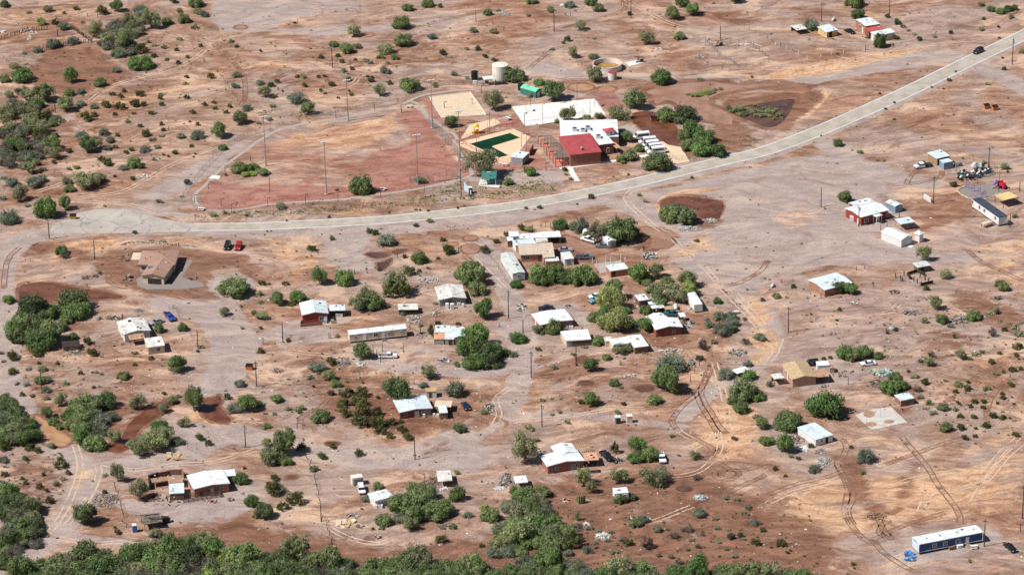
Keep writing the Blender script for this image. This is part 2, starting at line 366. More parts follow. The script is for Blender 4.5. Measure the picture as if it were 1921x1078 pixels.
# softball field
area('R', FULL, S_('405 330;470 268;560 236;640 226;700 232;770 205;805 225;862 318;800 342;700 358;560 380;420 398;372 388;366 366'), .40, 3)
area('R', FULL, S_('745 212;780 203;808 235;862 312;855 328;790 342;700 352;690 330;680 305;700 285;770 272;768 240'), 1, 3)
area('R', FULL, S_('490 345;600 350;760 345;850 328;850 340;700 366;500 392;400 398;372 380'), .9, 3)
area('R', FULL, S_('370 340;450 342;480 350;470 395;380 395'), .6, 3)
area('R', FULL, S_('1135 160;1160 182;1175 200;1150 212;1112 184;1060 190;1090 182'), .9, 2)
area('R', FULL, S_('985 268;1000 280;1040 316;960 318;920 322;870 330;860 300;900 310;960 310;990 300;985 285'), 1, 1.5)
area('R', FULL, S_('925 218;960 215;985 240;930 238'), .9, 1.5)
area('R', FULL, S_('790 180;806 184;835 225;850 245;880 262;856 266;838 240;805 218'), .8, 2)
area('G', FULL, S_('410 345;470 335;480 395;400 395;375 370'), .5, 3)
area('S', FULL, S_('560 245;640 232;740 215;768 240;700 272;640 286;560 275;510 290;520 262'), .75, 5)
area('M', FULL, S_('510 290;640 290;700 285;690 310;680 340;600 345;500 345'), .35, 5)

gm, t = newmat('ground_soil')
pos = t.n('ShaderNodeNewGeometry').outputs['Position']
wsub = t.n('ShaderNodeVectorMath', {0: t.n('ShaderNodeTexNoise', {'Vector': pos, 'Scale': .016, 'Detail': 3, 'Roughness': .5}).outputs[1], 1: (.5, .5, .5)}, operation='SUBTRACT').outputs[0]
wpos = t.n('ShaderNodeVectorMath', {0: pos, 1: t.n('ShaderNodeVectorMath', {0: wsub, 1: (24, 34, 0)}, operation='MULTIPLY').outputs[0]}, operation='ADD').outputs[0]
def amap(rot, sc):
    return t.n('ShaderNodeMapping', {'Vector': wpos, 'Rotation': (0, 0, rot), 'Scale': sc}).outputs[0]
at = {k: t.n('ShaderNodeAttribute', attribute_name='soil_'+k).outputs['Fac'] for k in 'GSMR'}
nst = t.noise(amap(-.45, (.50, 1, 1)), .075, 9, .68, .9)       # broad wash streaks
nst2 = t.noise(amap(-.40, (.45, 1, 1)), .24, 8, .72, .7)        # finer streaks
nbl = t.noise(pos, .045, 5, .55, .8)
nfi = t.noise(amap(-.2, (.8, 1, 1)), .9, 7, .75)
ngr = t.noise(pos, 5.0, 4, .7)
edge = t.noise(amap(-.35, (.6, 1, 1)), .10, 10, .70, 1.8)
ev = t.math('MULTIPLY', t.math('SUBTRACT', edge, .5), 2.1)
def mask(k, lo=.36, hi=.66, amp=ev): return t.sstep(t.math('ADD', at[k], amp), lo, hi)
v = t.math('ADD', t.math('ADD', t.math('MULTIPLY', nst, .45), t.math('MULTIPLY', nst2, .36)), t.math('MULTIPLY', nfi, .19))
rp = t.n('ShaderNodeValToRGB', {0: v}); e = rp.color_ramp.elements
e[0].position = .36; e[0].color = (.12, .058, .034, 1); e[1].position = .64; e[1].color = (.62, .415, .275, 1)
for p_, c_ in ((.43, (.19, .105, .070)), (.475, (.27, .163, .116)), (.515, (.35, .225, .166)), (.56, (.47, .32, .232))):
    x = e.new(p_); x.color = (*c_, 1)
c = rp.outputs[0]
# pinkish, grey pebbly patches on the drier ground
nbg = t.noise(pos, .022, 6, .6, 1.2)
pk = t.mix(t.sstep(nst2, .36, .64), (.235, .168, .142), (.41, .31, .262))
c = t.mix(t.math('MULTIPLY', t.sstep(nbg, .47, .58), .78), c, pk)
rd_ = t.mix(t.sstep(nst2, .36, .64), (.16, .072, .042), (.36, .19, .115))
c = t.mix(t.math('MULTIPLY', t.math('SUBTRACT', 1.0, t.sstep(t.math('ADD', nbg, t.math('MULTIPLY', t.math('SUBTRACT', edge, .5), .25)), .39, .47)), .7), c, rd_)
c = t.mix(t.math('MULTIPLY', t.sstep(nst, .57, .62), .6), c, (.56, .385, .265))
gcol = t.mix(t.sstep(nst2, .35, .68), (.285, .225, .202), (.405, .328, .295))
gcol = t.mix(t.math('MULTIPLY', t.sstep(nst, .53, .62), .5), gcol, (.50, .375, .285))
c = t.mix(t.math('MULTIPLY', t.sstep(t.math('ADD', at['G'], t.math('MULTIPLY', ev, .42)), .36, .52), .95), c, gcol)
scol = t.mix(t.sstep(nst2, .32, .62), (.33, .17, .09), (.64, .41, .25))
c = t.mix(t.math('MULTIPLY', mask('S'), .85), c, scol)
mcol = t.mix(t.sstep(nst2, .34, .66), (.12, .052, .03), (.26, .125, .075))
c = t.mix(t.math('MULTIPLY', mask('M', .34, .70), .88), c, mcol)
rcol = t.mix(t.sstep(nst2, .35, .62), (.24, .09, .068), (.37, .175, .135))
c = t.mix(t.math('MULTIPLY', t.sstep(t.math('ADD', at['R'], t.math('MULTIPLY', ev, .5)), .30, .62), .88), c, rcol)
# thin branching runnels
vo = t.n('ShaderNodeTexVoronoi', {'Scale': .045}, feature='DISTANCE_TO_EDGE')
wv = t.n('ShaderNodeVectorMath', {0: amap(-.5, (.35, 1, 1)), 1: t.n('ShaderNodeVectorMath', {0: t.n('ShaderNodeTexNoise', {'Vector': pos, 'Scale': .07, 'Detail': 5}).outputs[1], 1: (14, 14, 0)}, operation='MULTIPLY').outputs[0]}, operation='ADD').outputs[0]
t.t.links.new(wv, vo.inputs['Vector'])
run = t.math('MULTIPLY', t.math('SUBTRACT', 1.0, t.sstep(vo.outputs[0], .0, .035)), t.sstep(nbl, .42, .55))
c = t.mix(t.math('MULTIPLY', run, .45), c, (.23, .125, .082))
wav = t.n('ShaderNodeTexWave', {'Vector': amap(.5, (1, 1, 1)), 'Scale': .16, 'Distortion': 30.0, 'Detail': 4.0, 'Detail Scale': .22, 'Detail Roughness': .62}, wave_type='BANDS').outputs['Fac']
wl_ = t.sstep(wav, .78, .97); wam = t.math('MULTIPLY', wl_, t.sstep(t.math('ADD', at['S'], t.math('MULTIPLY', t.math('SUBTRACT', edge, .5), 2.0)), .45, .85))
c = t.mix(t.math('MULTIPLY', wam, .30), c, (.24, .125, .075))

nmd = t.noise(amap(-.3, (.8, 1, 1)), 2.1, 5, .72)
fine = t.math('ADD', t.math('ADD', t.math('MULTIPLY', ngr, .45), t.math('MULTIPLY', nmd, 1.25)), .17)
peb = t.sstep(t.noise(pos, 2.6, 1, .5), .70, .745); c = t.mix(t.math('MULTIPLY', peb, .55), c, (.62, .52, .44))
c = t.mix(1.0, c, t.n('ShaderNodeCombineColor', {0: fine, 1: fine, 2: fine}).outputs[0], 'MULTIPLY')
speck = t.sstep(t.noise(pos, 1.7, 2, .5), .66, .72)
c = t.mix(t.math('MULTIPLY', speck, .4), c, (.22, .14, .10))
rough = t.math('SUBTRACT', .95, t.math('MULTIPLY', mask('M', .34, .70), .22))
bs = t.n('ShaderNodeBsdfPrincipled', {'Base Color': c, 'Roughness': rough, 'Specular IOR Level': .2})
hgt = t.math('ADD', t.math('MULTIPLY', nst2, 1.0), t.math('ADD', t.math('MULTIPLY', nfi, .7), t.math('MULTIPLY', ngr, .12)))
bmp = t.n('ShaderNodeBump', {'Height': hgt, 'Strength': .55, 'Distance': .9}); t.t.links.new(bmp.outputs[0], bs.inputs['Normal'])
t.out(bs.outputs[0])
def build_ground():
    ny, nx = GX.shape
    co = np.zeros((ny*nx, 3), np.float32); co[:, 0] = GX.ravel(); co[:, 1] = GY.ravel()
    idx = np.arange(ny*nx).reshape(ny, nx)
    q = np.stack([idx[:-1, :-1], idx[:-1, 1:], idx[1:, 1:], idx[1:, :-1]], -1).reshape(-1, 4).astype(np.int32)
    me = bpy.data.meshes.new('ground'); me.vertices.add(len(co)); me.vertices.foreach_set('co', co.ravel())
    me.loops.add(q.size); me.loops.foreach_set('vertex_index', q.ravel()); me.polygons.add(len(q))
    me.polygons.foreach_set('loop_start', np.arange(0, q.size, 4, dtype=np.int32)); me.update(calc_edges=True)
    for k in FLD:
        a = me.attributes.new('soil_'+k, 'FLOAT', 'POINT'); a.data.foreach_set('value', FLD[k].ravel().astype(np.float32))
    me.materials.append(gm); o = bpy.data.objects.new('ground', me); C.objects.link(o); struct(o)

# ------------------------------------------------------------ sheets on the ground
def smoothloop(q, n=6, jit=.0, closed=True):
    out = []; m = len(q); rg = range(m) if closed else range(m-1)
    for i in rg:
        p0, p1, p2, p3 = (q[(i-1) % m], q[i], q[(i+1) % m], q[(i+2) % m]) if closed else (q[max(i-1, 0)], q[i], q[i+1], q[min(i+2, m-1)])
        for k in range(n):
            u = k/n
            v = .5*((2*p1)+(p2-p0)*u+(2*p0-5*p1+4*p2-p3)*u*u+(3*p1-p0-3*p2+p3)*u**3)
            if jit: v = v+Vector((random.gauss(0, jit), random.gauss(0, jit), 0))
            out.append(v)
    if not closed: out.append(q[-1])
    return out
def sheet(name, q, mat, z, parent=None, kind=True):
    b = MB(); b.poly([(p.x, p.y, z) for p in q]); o = b.ob(name, mat, parent)
    me = o.data
    bm = bmesh.new(); bm.from_mesh(me); bmesh.ops.triangulate(bm, faces=bm.faces)
    if bm.faces and sum(f.normal.z*f.calc_area() for f in bm.faces) < 0: bmesh.ops.reverse_faces(bm, faces=bm.faces)
    bm.to_mesh(me); bm.free()
    if kind and parent is None: struct(o)
    return o
def ribbon(q, w, z, off=0.0, dash=None):
    pts = []
    for i, p in enumerate(q):
        d = (q[min(i+1, len(q)-1)]-q[max(i-1, 0)]); d.z = 0; d.normalize(); nrm = Vector((-d.y, d.x, 0))
        wi = w[i] if isinstance(w, list) else w; of = off[i] if isinstance(off, list) else off
        pts.append((p+nrm*(of+wi/2), p+nrm*(of-wi/2)))
    b = MB()
    for i in range(len(pts)-1):
        if dash and (i % dash[1]) >= dash[0]: continue
        a, c_ = pts[i], pts[i+1]
        b.poly([(a[1].x, a[1].y, z), (c_[1].x, c_[1].y, z), (c_[0].x, c_[0].y, z), (a[0].x, a[0].y, z)])
    return b
def water_mat(name, col, col2):
    m, t = newmat(name); pos = t.n('ShaderNodeNewGeometry').outputs['Position']
    n = t.noise(pos, .12, 5, .6, 1.0); c = t.mix(t.sstep(n, .38, .62), col, col2)
    b = t.n('ShaderNodeBsdfPrincipled', {'Base Color': c, 'Roughness': .07, 'Specular IOR Level': .6, 'IOR': 1.33})
    bp = t.n('ShaderNodeBump', {'Height': t.noise(pos, 2.2, 3), 'Strength': .05, 'Distance': .03}); t.t.links.new(bp.outputs[0], b.inputs['Normal'])
    t.out(b.outputs[0]); MATS[name] = m
water_mat('water_tan', (.27, .145, .095), (.35, .205, .145)); water_mat('water_red', (.105, .036, .018), (.17, .07, .04))
water_mat('water_brown', (.075, .038, .028), (.12, .065, .045)); water_mat('water_orange', (.33, .17, .085), (.42, .245, .14))
water_mat('water_pool', (.004, .028, .012), (.008, .045, .014)); MATS['water_pool'].node_tree.nodes['Principled BSDF'].inputs['Specular IOR Level'].default_value = .12
def puddle(tile, s, mat, rim=2.2, jit=.12):
    q = [tile(p) for p in S_(s)]; rim = rim*1.7
    stroke('M', FLD_ID, [(p.x, p.y) for p in q]+[(q[0].x, q[0].y)], rim, 1.0, 1.8)
    qq = smoothloop(q, 7, jit); sheet('puddle', qq, mat, .012)
class _I:
    def __call__(s, p, z=0): return (p[0], p[1], 0)
FLD_ID = _I()
def ell(cx, cy, rx, ry): return ';'.join('%f %f' % (cx+rx*math.cos(a*math.pi/5), cy+ry*math.sin(a*math.pi/5)) for a in range(10))
puddle(T[0, 2], '1010 690;1100 655;1200 640;1290 625;1500 618;1700 640;1930 625;1930 645;1700 672;1560 702;1475 742;1478 790;1570 820;1640 868;1650 925;1610 930;1400 888;1340 850;1225 765;1150 755;1080 775;1060 720', 'water_tan', 3)
puddle(T[0, 2], '915 850;1000 835;1085 850;1110 915;1210 930;1262 1010;1275 1078;1180 1085;1130 1060;1060 1050;1020 1000;960 960;900 900', 'water_red', 1)
0 and puddle(FULL, '1372 215;1400 212;1420 222;1450 232;1470 222;1490 196;1500 188;1470 187;1440 190;1450 205;1430 225;1445 240;1465 238;1480 222;1492 205;1500 190;1508 190;1488 218;1466 243;1440 243;1400 228', 'water_brown', 2)
puddle(FULL, '1372 205;1410 196;1450 190;1488 186;1486 200;1474 222;1458 236;1436 238;1405 226;1380 216', 'water_brown', 3)
puddle(T[0, 2], ell(520, 655, 90, 27), 'water_orange', 1.6); puddle(T[0, 2], ell(715, 668, 60, 20), 'water_orange', 1.6)
puddle(T[1, 2], '965 640;1010 625;1090 650;1160 655;1215 690;1180 710;1210 740;1150 770;1070 780;1010 790;1040 760;1050 710;1010 680', 'water_tan', 2)
puddle(T[1, 2], '395 690;450 700;540 735;600 755;700 770;760 790;700 815;620 830;520 815;460 790;420 770;400 730', 'water_tan', 2)
puddle(T[1, 2], '1120 430;1180 400;1300 395;1450 410;1560 430;1590 460;1570 520;1540 560;1400 550;1380 500;1250 470;1130 490', 'water_red', 1, .2)
puddle(T[1, 1], ell(1608, 785, 66, 35), 'water_tan', 1.2); puddle(T[1, 1], ell(1607, 706, 46, 16), 'water_orange', 1.2)
puddle(T[1, 1], '820 825;860 812;930 815;995 825;970 845;900 852;850 842', 'water_brown', 1.2); puddle(T[1, 1], '1015 810;1060 795;1120 792;1110 808;1050 822', 'water_brown', 1)
puddle(T[1, 1], '910 890;960 880;1015 855;1000 900;960 935;920 925', 'water_brown', 1)
puddle(T[1, 1], ell(1460, 750, 50, 10), 'water_orange', 1)
puddle(T[2, 0], '1530 830;1590 820;1640 800;1665 850;1640 880;1680 920;1725 985;1700 1010;1600 1000;1530 960;1510 900', 'water_red', 1.2)
puddle(FULL, '200 842;225 822;245 792;275 768;318 748;330 752;300 778;262 806;244 838;222 848', 'water_red', 1.5)
puddle(FULL, '44 785;70 780;98 798;132 822;124 834;108 836;80 828', 'water_orange', 2)
puddle(FULL, '40 535;90 530;150 540;200 548;230 558;160 562;80 566;38 560', 'water_red', 2, .2)
puddle(T[3, 1], ell(570, 95, 48, 15), 'water_red', 1); puddle(T[3, 1], ell(270, 345, 35, 12), 'water_red', 1)
puddle(T[0, 1], ell(1325, 440, 42, 12), 'water_orange', 1.5); puddle(T[0, 1], ell(845, 262, 32, 12), 'water_orange', 1.2); puddle(T[0, 0], ell(1805, 205, 42, 12), 'water_orange', 1.4)
puddle(T[3, 2], '1230 420;1290 405;1360 430;1330 455;1250 450', 'water_brown', 1); puddle(T[2, 2], '480 520;540 512;570 530;540 560;490 560', 'water_red', 1)
puddle(T[2, 2], ell(560, 710, 60, 20), 'water_brown', 1); puddle(T[2, 2], ell(1000, 750, 70, 26), 'water_brown', 1); 0
stroke('S', T[0, 3], S_('0 930;120 960;330 840;430 720;420 690'), 3, .7); stroke('S', T[1, 2], S_('1100 500;1110 430;1200 390;1350 375'), 2.5, .9)

# road
rc = [P(x, y) for x, y in ((362, 426), (420, 425.5), (482, 424.6), (560, 421), (640, 417), (730, 411.5), (850, 399.5), (960, 386.5), (1040, 373.5), (1120, 358), (1205, 339.5), (1285, 319.5), (1365, 300), (1425, 286), (1474, 269.5), (1532, 247), (1590, 222.5), (1705, 170.5), (1816, 116), (1921, 66), (2060, -2), (2200, -70))]
rc = smoothloop(rc, 10, 0, False); N_ = len(rc)
wid = [5.8+1.1*min(1, i/(N_*.7)) for i in range(N_)]
rmat, t = newmat('road_asphalt'); pos = t.n('ShaderNodeNewGeometry').outputs['Position']
c = t.mix(t.sstep(t.noise(pos, .2, 6, .7), .35, .65), (.30, .268, .235), (.415, .38, .338))
c = t.mix(t.math('MULTIPLY', t.sstep(t.noise(pos, 4, 3), .35, .7), .3), c, (.34, .31, .28))
bs = t.n('ShaderNodeBsdfPrincipled', {'Base Color': c, 'Roughness': .9}); t.out(bs.outputs[0]); MATS['road_asphalt'] = rmat
lmat, t = newmat('lot_asphalt'); pos = t.n('ShaderNodeNewGeometry').outputs['Position']
c = t.mix(t.sstep(t.noise(pos, .1, 6, .7), .35, .65), (.33, .295, .26), (.42, .38, .335))
vo = t.n('ShaderNodeTexVoronoi', {'Scale': .12}, feature='DISTANCE_TO_EDGE')
t.t.links.new(t.n('ShaderNodeVectorMath', {0: pos, 1: t.n('ShaderNodeVectorMath', {0: t.n('ShaderNodeTexNoise', {'Vector': pos, 'Scale': .3, 'Detail': 4}).outputs[1], 1: (4, 4, 0)}, operation='MULTIPLY').outputs[0]}, operation='ADD').outputs[0], vo.inputs['Vector'])
c = t.mix(t.math('MULTIPLY', t.math('SUBTRACT', 1.0, t.sstep(vo.outputs[0], 0, .03)), .55), c, (.12, .11, .11))
bs = t.n('ShaderNodeBsdfPrincipled', {'Base Color': c, 'Roughness': .9}); t.out(bs.outputs[0]); MATS['lot_asphalt'] = lmat
M('line_white', (.72, .71, .68), .8, .1, dirt=(.5, .45, .4), damt=.3); M('line_yellow', (.62, .38, .09), .8, .15, dirt=(.5, .42, .32), damt=.5)
struct(ribbon(rc, [w+1.0 for w in wid], .016).ob('road', 'road_asphalt'))
for sgn in (-1, 1):
    struct(ribbon(rc, .28, .021, [sgn*w/2 for w in wid]).ob('road_edge_line', 'line_white'))
    struct(ribbon(rc, .14, .021, sgn*.18).ob('road_centre_line', 'line_yellow'))
lot = [T[1, 0](p) for p in S_('380 667;385 612;450 582;520 560;565 530;620 505;700 491;830 484;950 490;1040 508;1100 528;1250 568;1400 593;1480 598;1480 656;1300 660;1000 667;700 668')]
sheet('parking_lot', lot, 'lot_asphalt', .012)
land(P(230, 415), 'cracked paved turning lot')
M('shoulder_weeds', (.10, .12, .045), .95, .3)
stroke('G', FLD_ID, [(p.x-.5, p.y-5.2) for p in rc], 5.5, .95, 3); stroke('G', FLD_ID, [(p.x, p.y+4.2) for p in rc[len(rc)//2:]], 2.5, .6, 2)
# concrete park path
def path(tile, s, w, mat='concrete', z=.02, closed=False):
    w = w*.88; q = smoothloop([tile(p) for p in S_(s)], 6, 0, closed); struct(ribbon(q, w, z).ob('path', mat))
path(FULL, '480 268;520 245;570 232;640 222;700 210;740 200;762 192', 1.5)
path(FULL, '762 192;790 180;830 173;880 168;900 172', 1.5)
path(FULL, '770 190;785 196;800 215;820 232;850 250;858 262', 1.5)
path(FULL, '480 268;450 290;420 312;400 332;382 350;368 362;365 374;372 386;384 393;420 395;470 390;500 384;560 379;640 374;700 366;780 355;840 342;875 333', 1.5)
path(FULL, '875 333;885 325;870 300;850 262', 1.5)
path(FULL, '873 236;905 232;935 224;960 216', 1.5)
sheet('path', [T[1, 0](p) for p in S_('1560 258;1590 234;1650 238;1640 264')], 'concrete_white', .024)
path(FULL, '1068 312;1074 325;1083 340', 2.2, 'concrete_white', .028)
path(FULL, '1050 316;1108 308;1165 300;1190 296;1212 292;1250 290', 1.8, 'concrete_white', .024)
path(FULL, '1180 238;1210 262;1225 275', 3.0, 'concrete_tan', .024)

# tyre tracks pressed into the mud
def tracks(tile, s, mat='track_mud', gap=1.6, w=.44, z=.008):
    q0 = [tile(p) for p in S_(s)]
    stroke('M' if mat == 'track_mud' else 'G', FLD_ID, [(p.x, p.y) for p in smoothloop(q0, 4, 0, False)], 2.2, .54 if mat == 'track_mud' else .40, 2.8)
    q = smoothloop([tile(p) for p in S_(s)], 10, .05, False)
    for sg in (-1, 1):
        n = len(q); ww = [w*random.uniform(.5, 1.2) for _ in q]
        struct(ribbon(q, ww, z, sg*gap/2).ob('tyre_track', mat))
for nm, ca, cb in (('track_mud', (.15, .075, .045), (.21, .115, .072)), ('track_pale', (.50, .36, .265), (.56, .41, .30))):
    tm, t = newmat(nm); pos = t.n('ShaderNodeNewGeometry').outputs['Position']
    b = t.n('ShaderNodeBsdfPrincipled', {'Base Color': t.mix(t.noise(pos, 1.2, 4), ca, cb), 'Roughness': .95})
    tr = t.n('ShaderNodeBsdfTransparent'); mx = t.n('ShaderNodeMixShader', {0: t.sstep(t.noise(pos, .16, 6, .7), .36, .5), 1: tr.outputs[0], 2: b.outputs[0]})
    t.out(mx.outputs[0]); MATS[nm] = tm
for s, mt in [('1000 40;1060 110;1130 190;1210 290;1260 380;1330 470;1400 560;1440 640;1440 690', 'track_mud'), ('560 60;590 120;560 200;520 240;560 330;600 420;590 520;580 620;640 720;700 790;760 830', 'track_mud'),
  ('520 250;570 320;620 420;640 500;600 600;640 700', 'track_mud'), ('800 830;860 900;940 960;1020 1010;1120 1060', 'track_mud'), ('780 820;900 760;1040 700;1200 650;1330 610', 'track_mud'),
  ('640 260;800 270;940 230;1100 170;1300 100;1500 40', 'track_mud'), ('700 640;800 640;900 670;860 700;840 760;900 800', 'track_mud'), ('830 650;870 740;930 810', 'track_mud'),
  ('1917 80;1800 180;1700 300;1600 420;1540 520', 'track_pale'), ('1880 50;1760 150;1660 270;1560 400', 'track_pale'), ('900 980;980 940;1100 900', 'track_pale'),
  ('0 480;200 400;420 350;560 300', 'track_mud'), ('0 540;180 460;400 400;540 350', 'track_pale'), ('1000 380;1200 330;1400 300', 'track_pale'), ('1140 600;1220 470;1400 440;1600 380', 'track_pale')]:
    tracks(T[3, 3], s, mt)
for s, mt in [('1490 600;1450 700;1380 800;1280 880;1200 990;1240 1060', 'track_mud'), ('1470 620;1420 760;1440 850;1500 940;1560 1040;1600 1078', 'track_mud'), ('1380 780;1420 880;1480 980;1540 1078', 'track_mud'),
  ('1000 900;1150 880;1290 850;1380 800', 'track_mud'), ('1640 0;1720 90;1820 200;1916 300', 'track_pale'), ('1580 10;1680 110;1780 220;1880 330', 'track_pale'), ('0 1000;200 980;400 960;600 930;800 900;1000 900', 'track_pale'),
  ('1520 560;1560 700;1600 860;1620 1040', 'track_pale')]:
    tracks(T[2, 2], s, mt)
for s, mt in [('1100 330;1250 335;1400 300;1500 220;1560 120;1540 0', 'track_pale'), ('1530 0;1500 60;1400 80;1250 0', 'track_pale'), ('1560 340;1600 280;1700 310;1640 360;1540 350;1520 300', 'track_mud'),
  ('1200 700;1400 600;1560 500;1700 420;1900 330', 'track_mud'), ('900 720;1100 660;1300 580;1360 560', 'track_pale'), ('1900 240;1760 290;1640 290;1560 240', 'track_mud'), ('1270 0;1380 60;1500 130;1480 180', 'track_mud')]:
    tracks(T[3, 2], s, mt)
for tl, s, mt in [(T[1, 0], '760 900;810 960;820 1030;900 1070;960 1078', 'track_mud'), (T[1, 0], '1380 930;1500 890;1650 870;1750 850', 'track_mud'), (T[1, 0], '30 1078;40 950;70 850;150 770', 'track_mud'),
  (T[1, 3], '1040 300;1080 230;1180 150', 'track_mud'), (T[1, 3], '1060 300;1180 280;1290 250;1310 200', 'track_mud'), (T[1, 3], '1500 800;1600 880;1750 950;1900 1020', 'track_mud'), (T[1, 3], '0 540;100 560;300 520;500 440', 'track_pale'),
  (T[1, 2], '1200 700;1300 800;1450 930;1560 1060', 'track_pale'), (T[1, 2], '1916 880;1850 960;1700 1040;1600 1060', 'track_mud'), (T[1, 2], '1000 330;900 350;860 420;1000 560;1150 660;1350 680;1600 620;1800 590', 'track_pale'),
  (T[1, 1], '1560 830;1680 950;1780 1078', 'track_mud'), (T[1, 1], '1620 850;1740 960;1860 1078', 'track_pale'), (T[2, 1], '330 1060;350 960;500 880;560 760;440 690', 'track_mud'),
  (T[2, 1], '0 530;200 470;400 490;560 500', 'track_pale'), (T[2, 1], '1916 740;1800 830;1820 950;1750 1078', 'track_pale'), (T[0, 1], '400 700;700 640;800 560;1000 500;1300 480;1700 500', 'track_pale'),
  (T[0, 1], '0 230;300 250;600 200;900 170;1300 120;1700 60', 'track_pale'), (T[0, 1], '1000 260;1300 180;1600 110;1900 60', 'track_mud'), (T[0, 2], '0 280;300 230;600 150;830 80;850 0', 'track_mud'), (T[0, 2], '850 0;1000 80;1200 180;1500 250;1800 330;1916 380', 'track_pale'),
  (T[0, 2], '120 520;300 380;440 330', 'track_mud'), (T[0, 2], '100 560;500 590;900 560;1200 550;1700 540;1916 500', 'track_pale'), (T[0, 3], '0 480;400 490;800 400;1200 340;1600 290;1800 250', 'track_pale'), (T[0, 3], '0 520;500 500;900 440;1300 390;1480 380', 'track_pale'),
  (T[0, 0], '640 780;850 640;1200 540;1400 470;1600 330', 'track_pale'), (T[0, 0], '1600 330;1760 480;1830 600;1830 740;1780 800', 'track_mud'), (T[0, 0], '0 180;300 120;500 110;800 110', 'track_pale'), (T[1, 0], '270 360;450 300;700 200;900 100;1200 20', 'track_pale'),
  (T[1, 0], '600 400;900 360;1100 260;1300 150;1600 30', 'track_pale'), (T[1, 0], '560 430;800 440;1000 460;1200 520;1400 580', 'track_pale'), (T[3, 0], '560 100;600 250;560 420;480 600;380 740;250 860', 'track_pale'), (T[3, 0], '720 220;740 320;660 500;500 700', 'track_pale'),
  (T[3, 0], '430 800;700 840;900 830;1100 860', 'track_pale'), (T[3, 0], '760 240;1000 290;1300 250;1600 230;1916 140', 'track_pale'), (T[3, 1], '540 720;700 800;900 840;1000 810', 'track_pale'), (T[2, 3], '1916 520;1780 560;1600 640;1500 690;1250 640', 'track_mud'),
  (T[2, 3], '1780 700;1700 780;1650 880;1640 980', 'track_mud'), (T[2, 3], '100 380;60 480;0 560', 'track_pale'), (T[2, 3], '500 240;700 210;900 180;980 120', 'track_pale')]:
    tracks(tl, s, mt)
build_ground()
# ------------------------------------------------------------ plants
def leafmat(name, dark, light, rough=.65):
    m, t = newmat(name)
    a = t.n('ShaderNodeAttribute', attribute_name='tint').outputs['Fac']
    rnd = t.n('ShaderNodeObjectInfo').outputs['Random']
    f = t.math('ADD', t.math('MULTIPLY', a, .62), t.math('MULTIPLY', t.math('FRACT', t.math('MULTIPLY', rnd, 7.3)), .38))
    c = t.mix(f, dark, light)
    hs = t.n('ShaderNodeHueSaturation', {'Hue': t.math('ADD', t.math('MULTIPLY', rnd, .05), .474), 'Saturation': t.math('ADD', t.math('MULTIPLY', rnd, .25), .86), 'Color': c})
    b = t.n('ShaderNodeBsdfPrincipled', {'Base Color': hs.outputs[0], 'Roughness': rough, 'Specular IOR Level': .25})
    tr = t.n('ShaderNodeBsdfTranslucent', {'Color': hs.outputs[0]}); mx = t.n('ShaderNodeMixShader', {0: .3, 1: b.outputs[0], 2: tr.outputs[0]})
    t.out(mx.outputs[0]); MATS[name] = m
leafmat('leaf_green', (0.075, 0.115, 0.045), (0.297, 0.390, 0.141))
leafmat('leaf_dark', (0.05, 0.08, 0.034), (0.198, 0.273, 0.100))
leafmat('leaf_lime', (0.13, 0.17, 0.055), (0.502, 0.568, 0.178))
leafmat('leaf_olive', (0.12, 0.13, 0.07), (0.449, 0.469, 0.238))
leafmat('leaf_grey', (0.11, 0.13, 0.09), (0.333, 0.385, 0.270))
leafmat('leaf_creosote', (0.05, 0.06, 0.022), (0.190, 0.196, 0.060))
leafmat('leaf_dead', (.085, .07, .055), (.23, .195, .16))
leafmat('leaf_cactus', (.13, .17, .09), (.38, .42, .24))

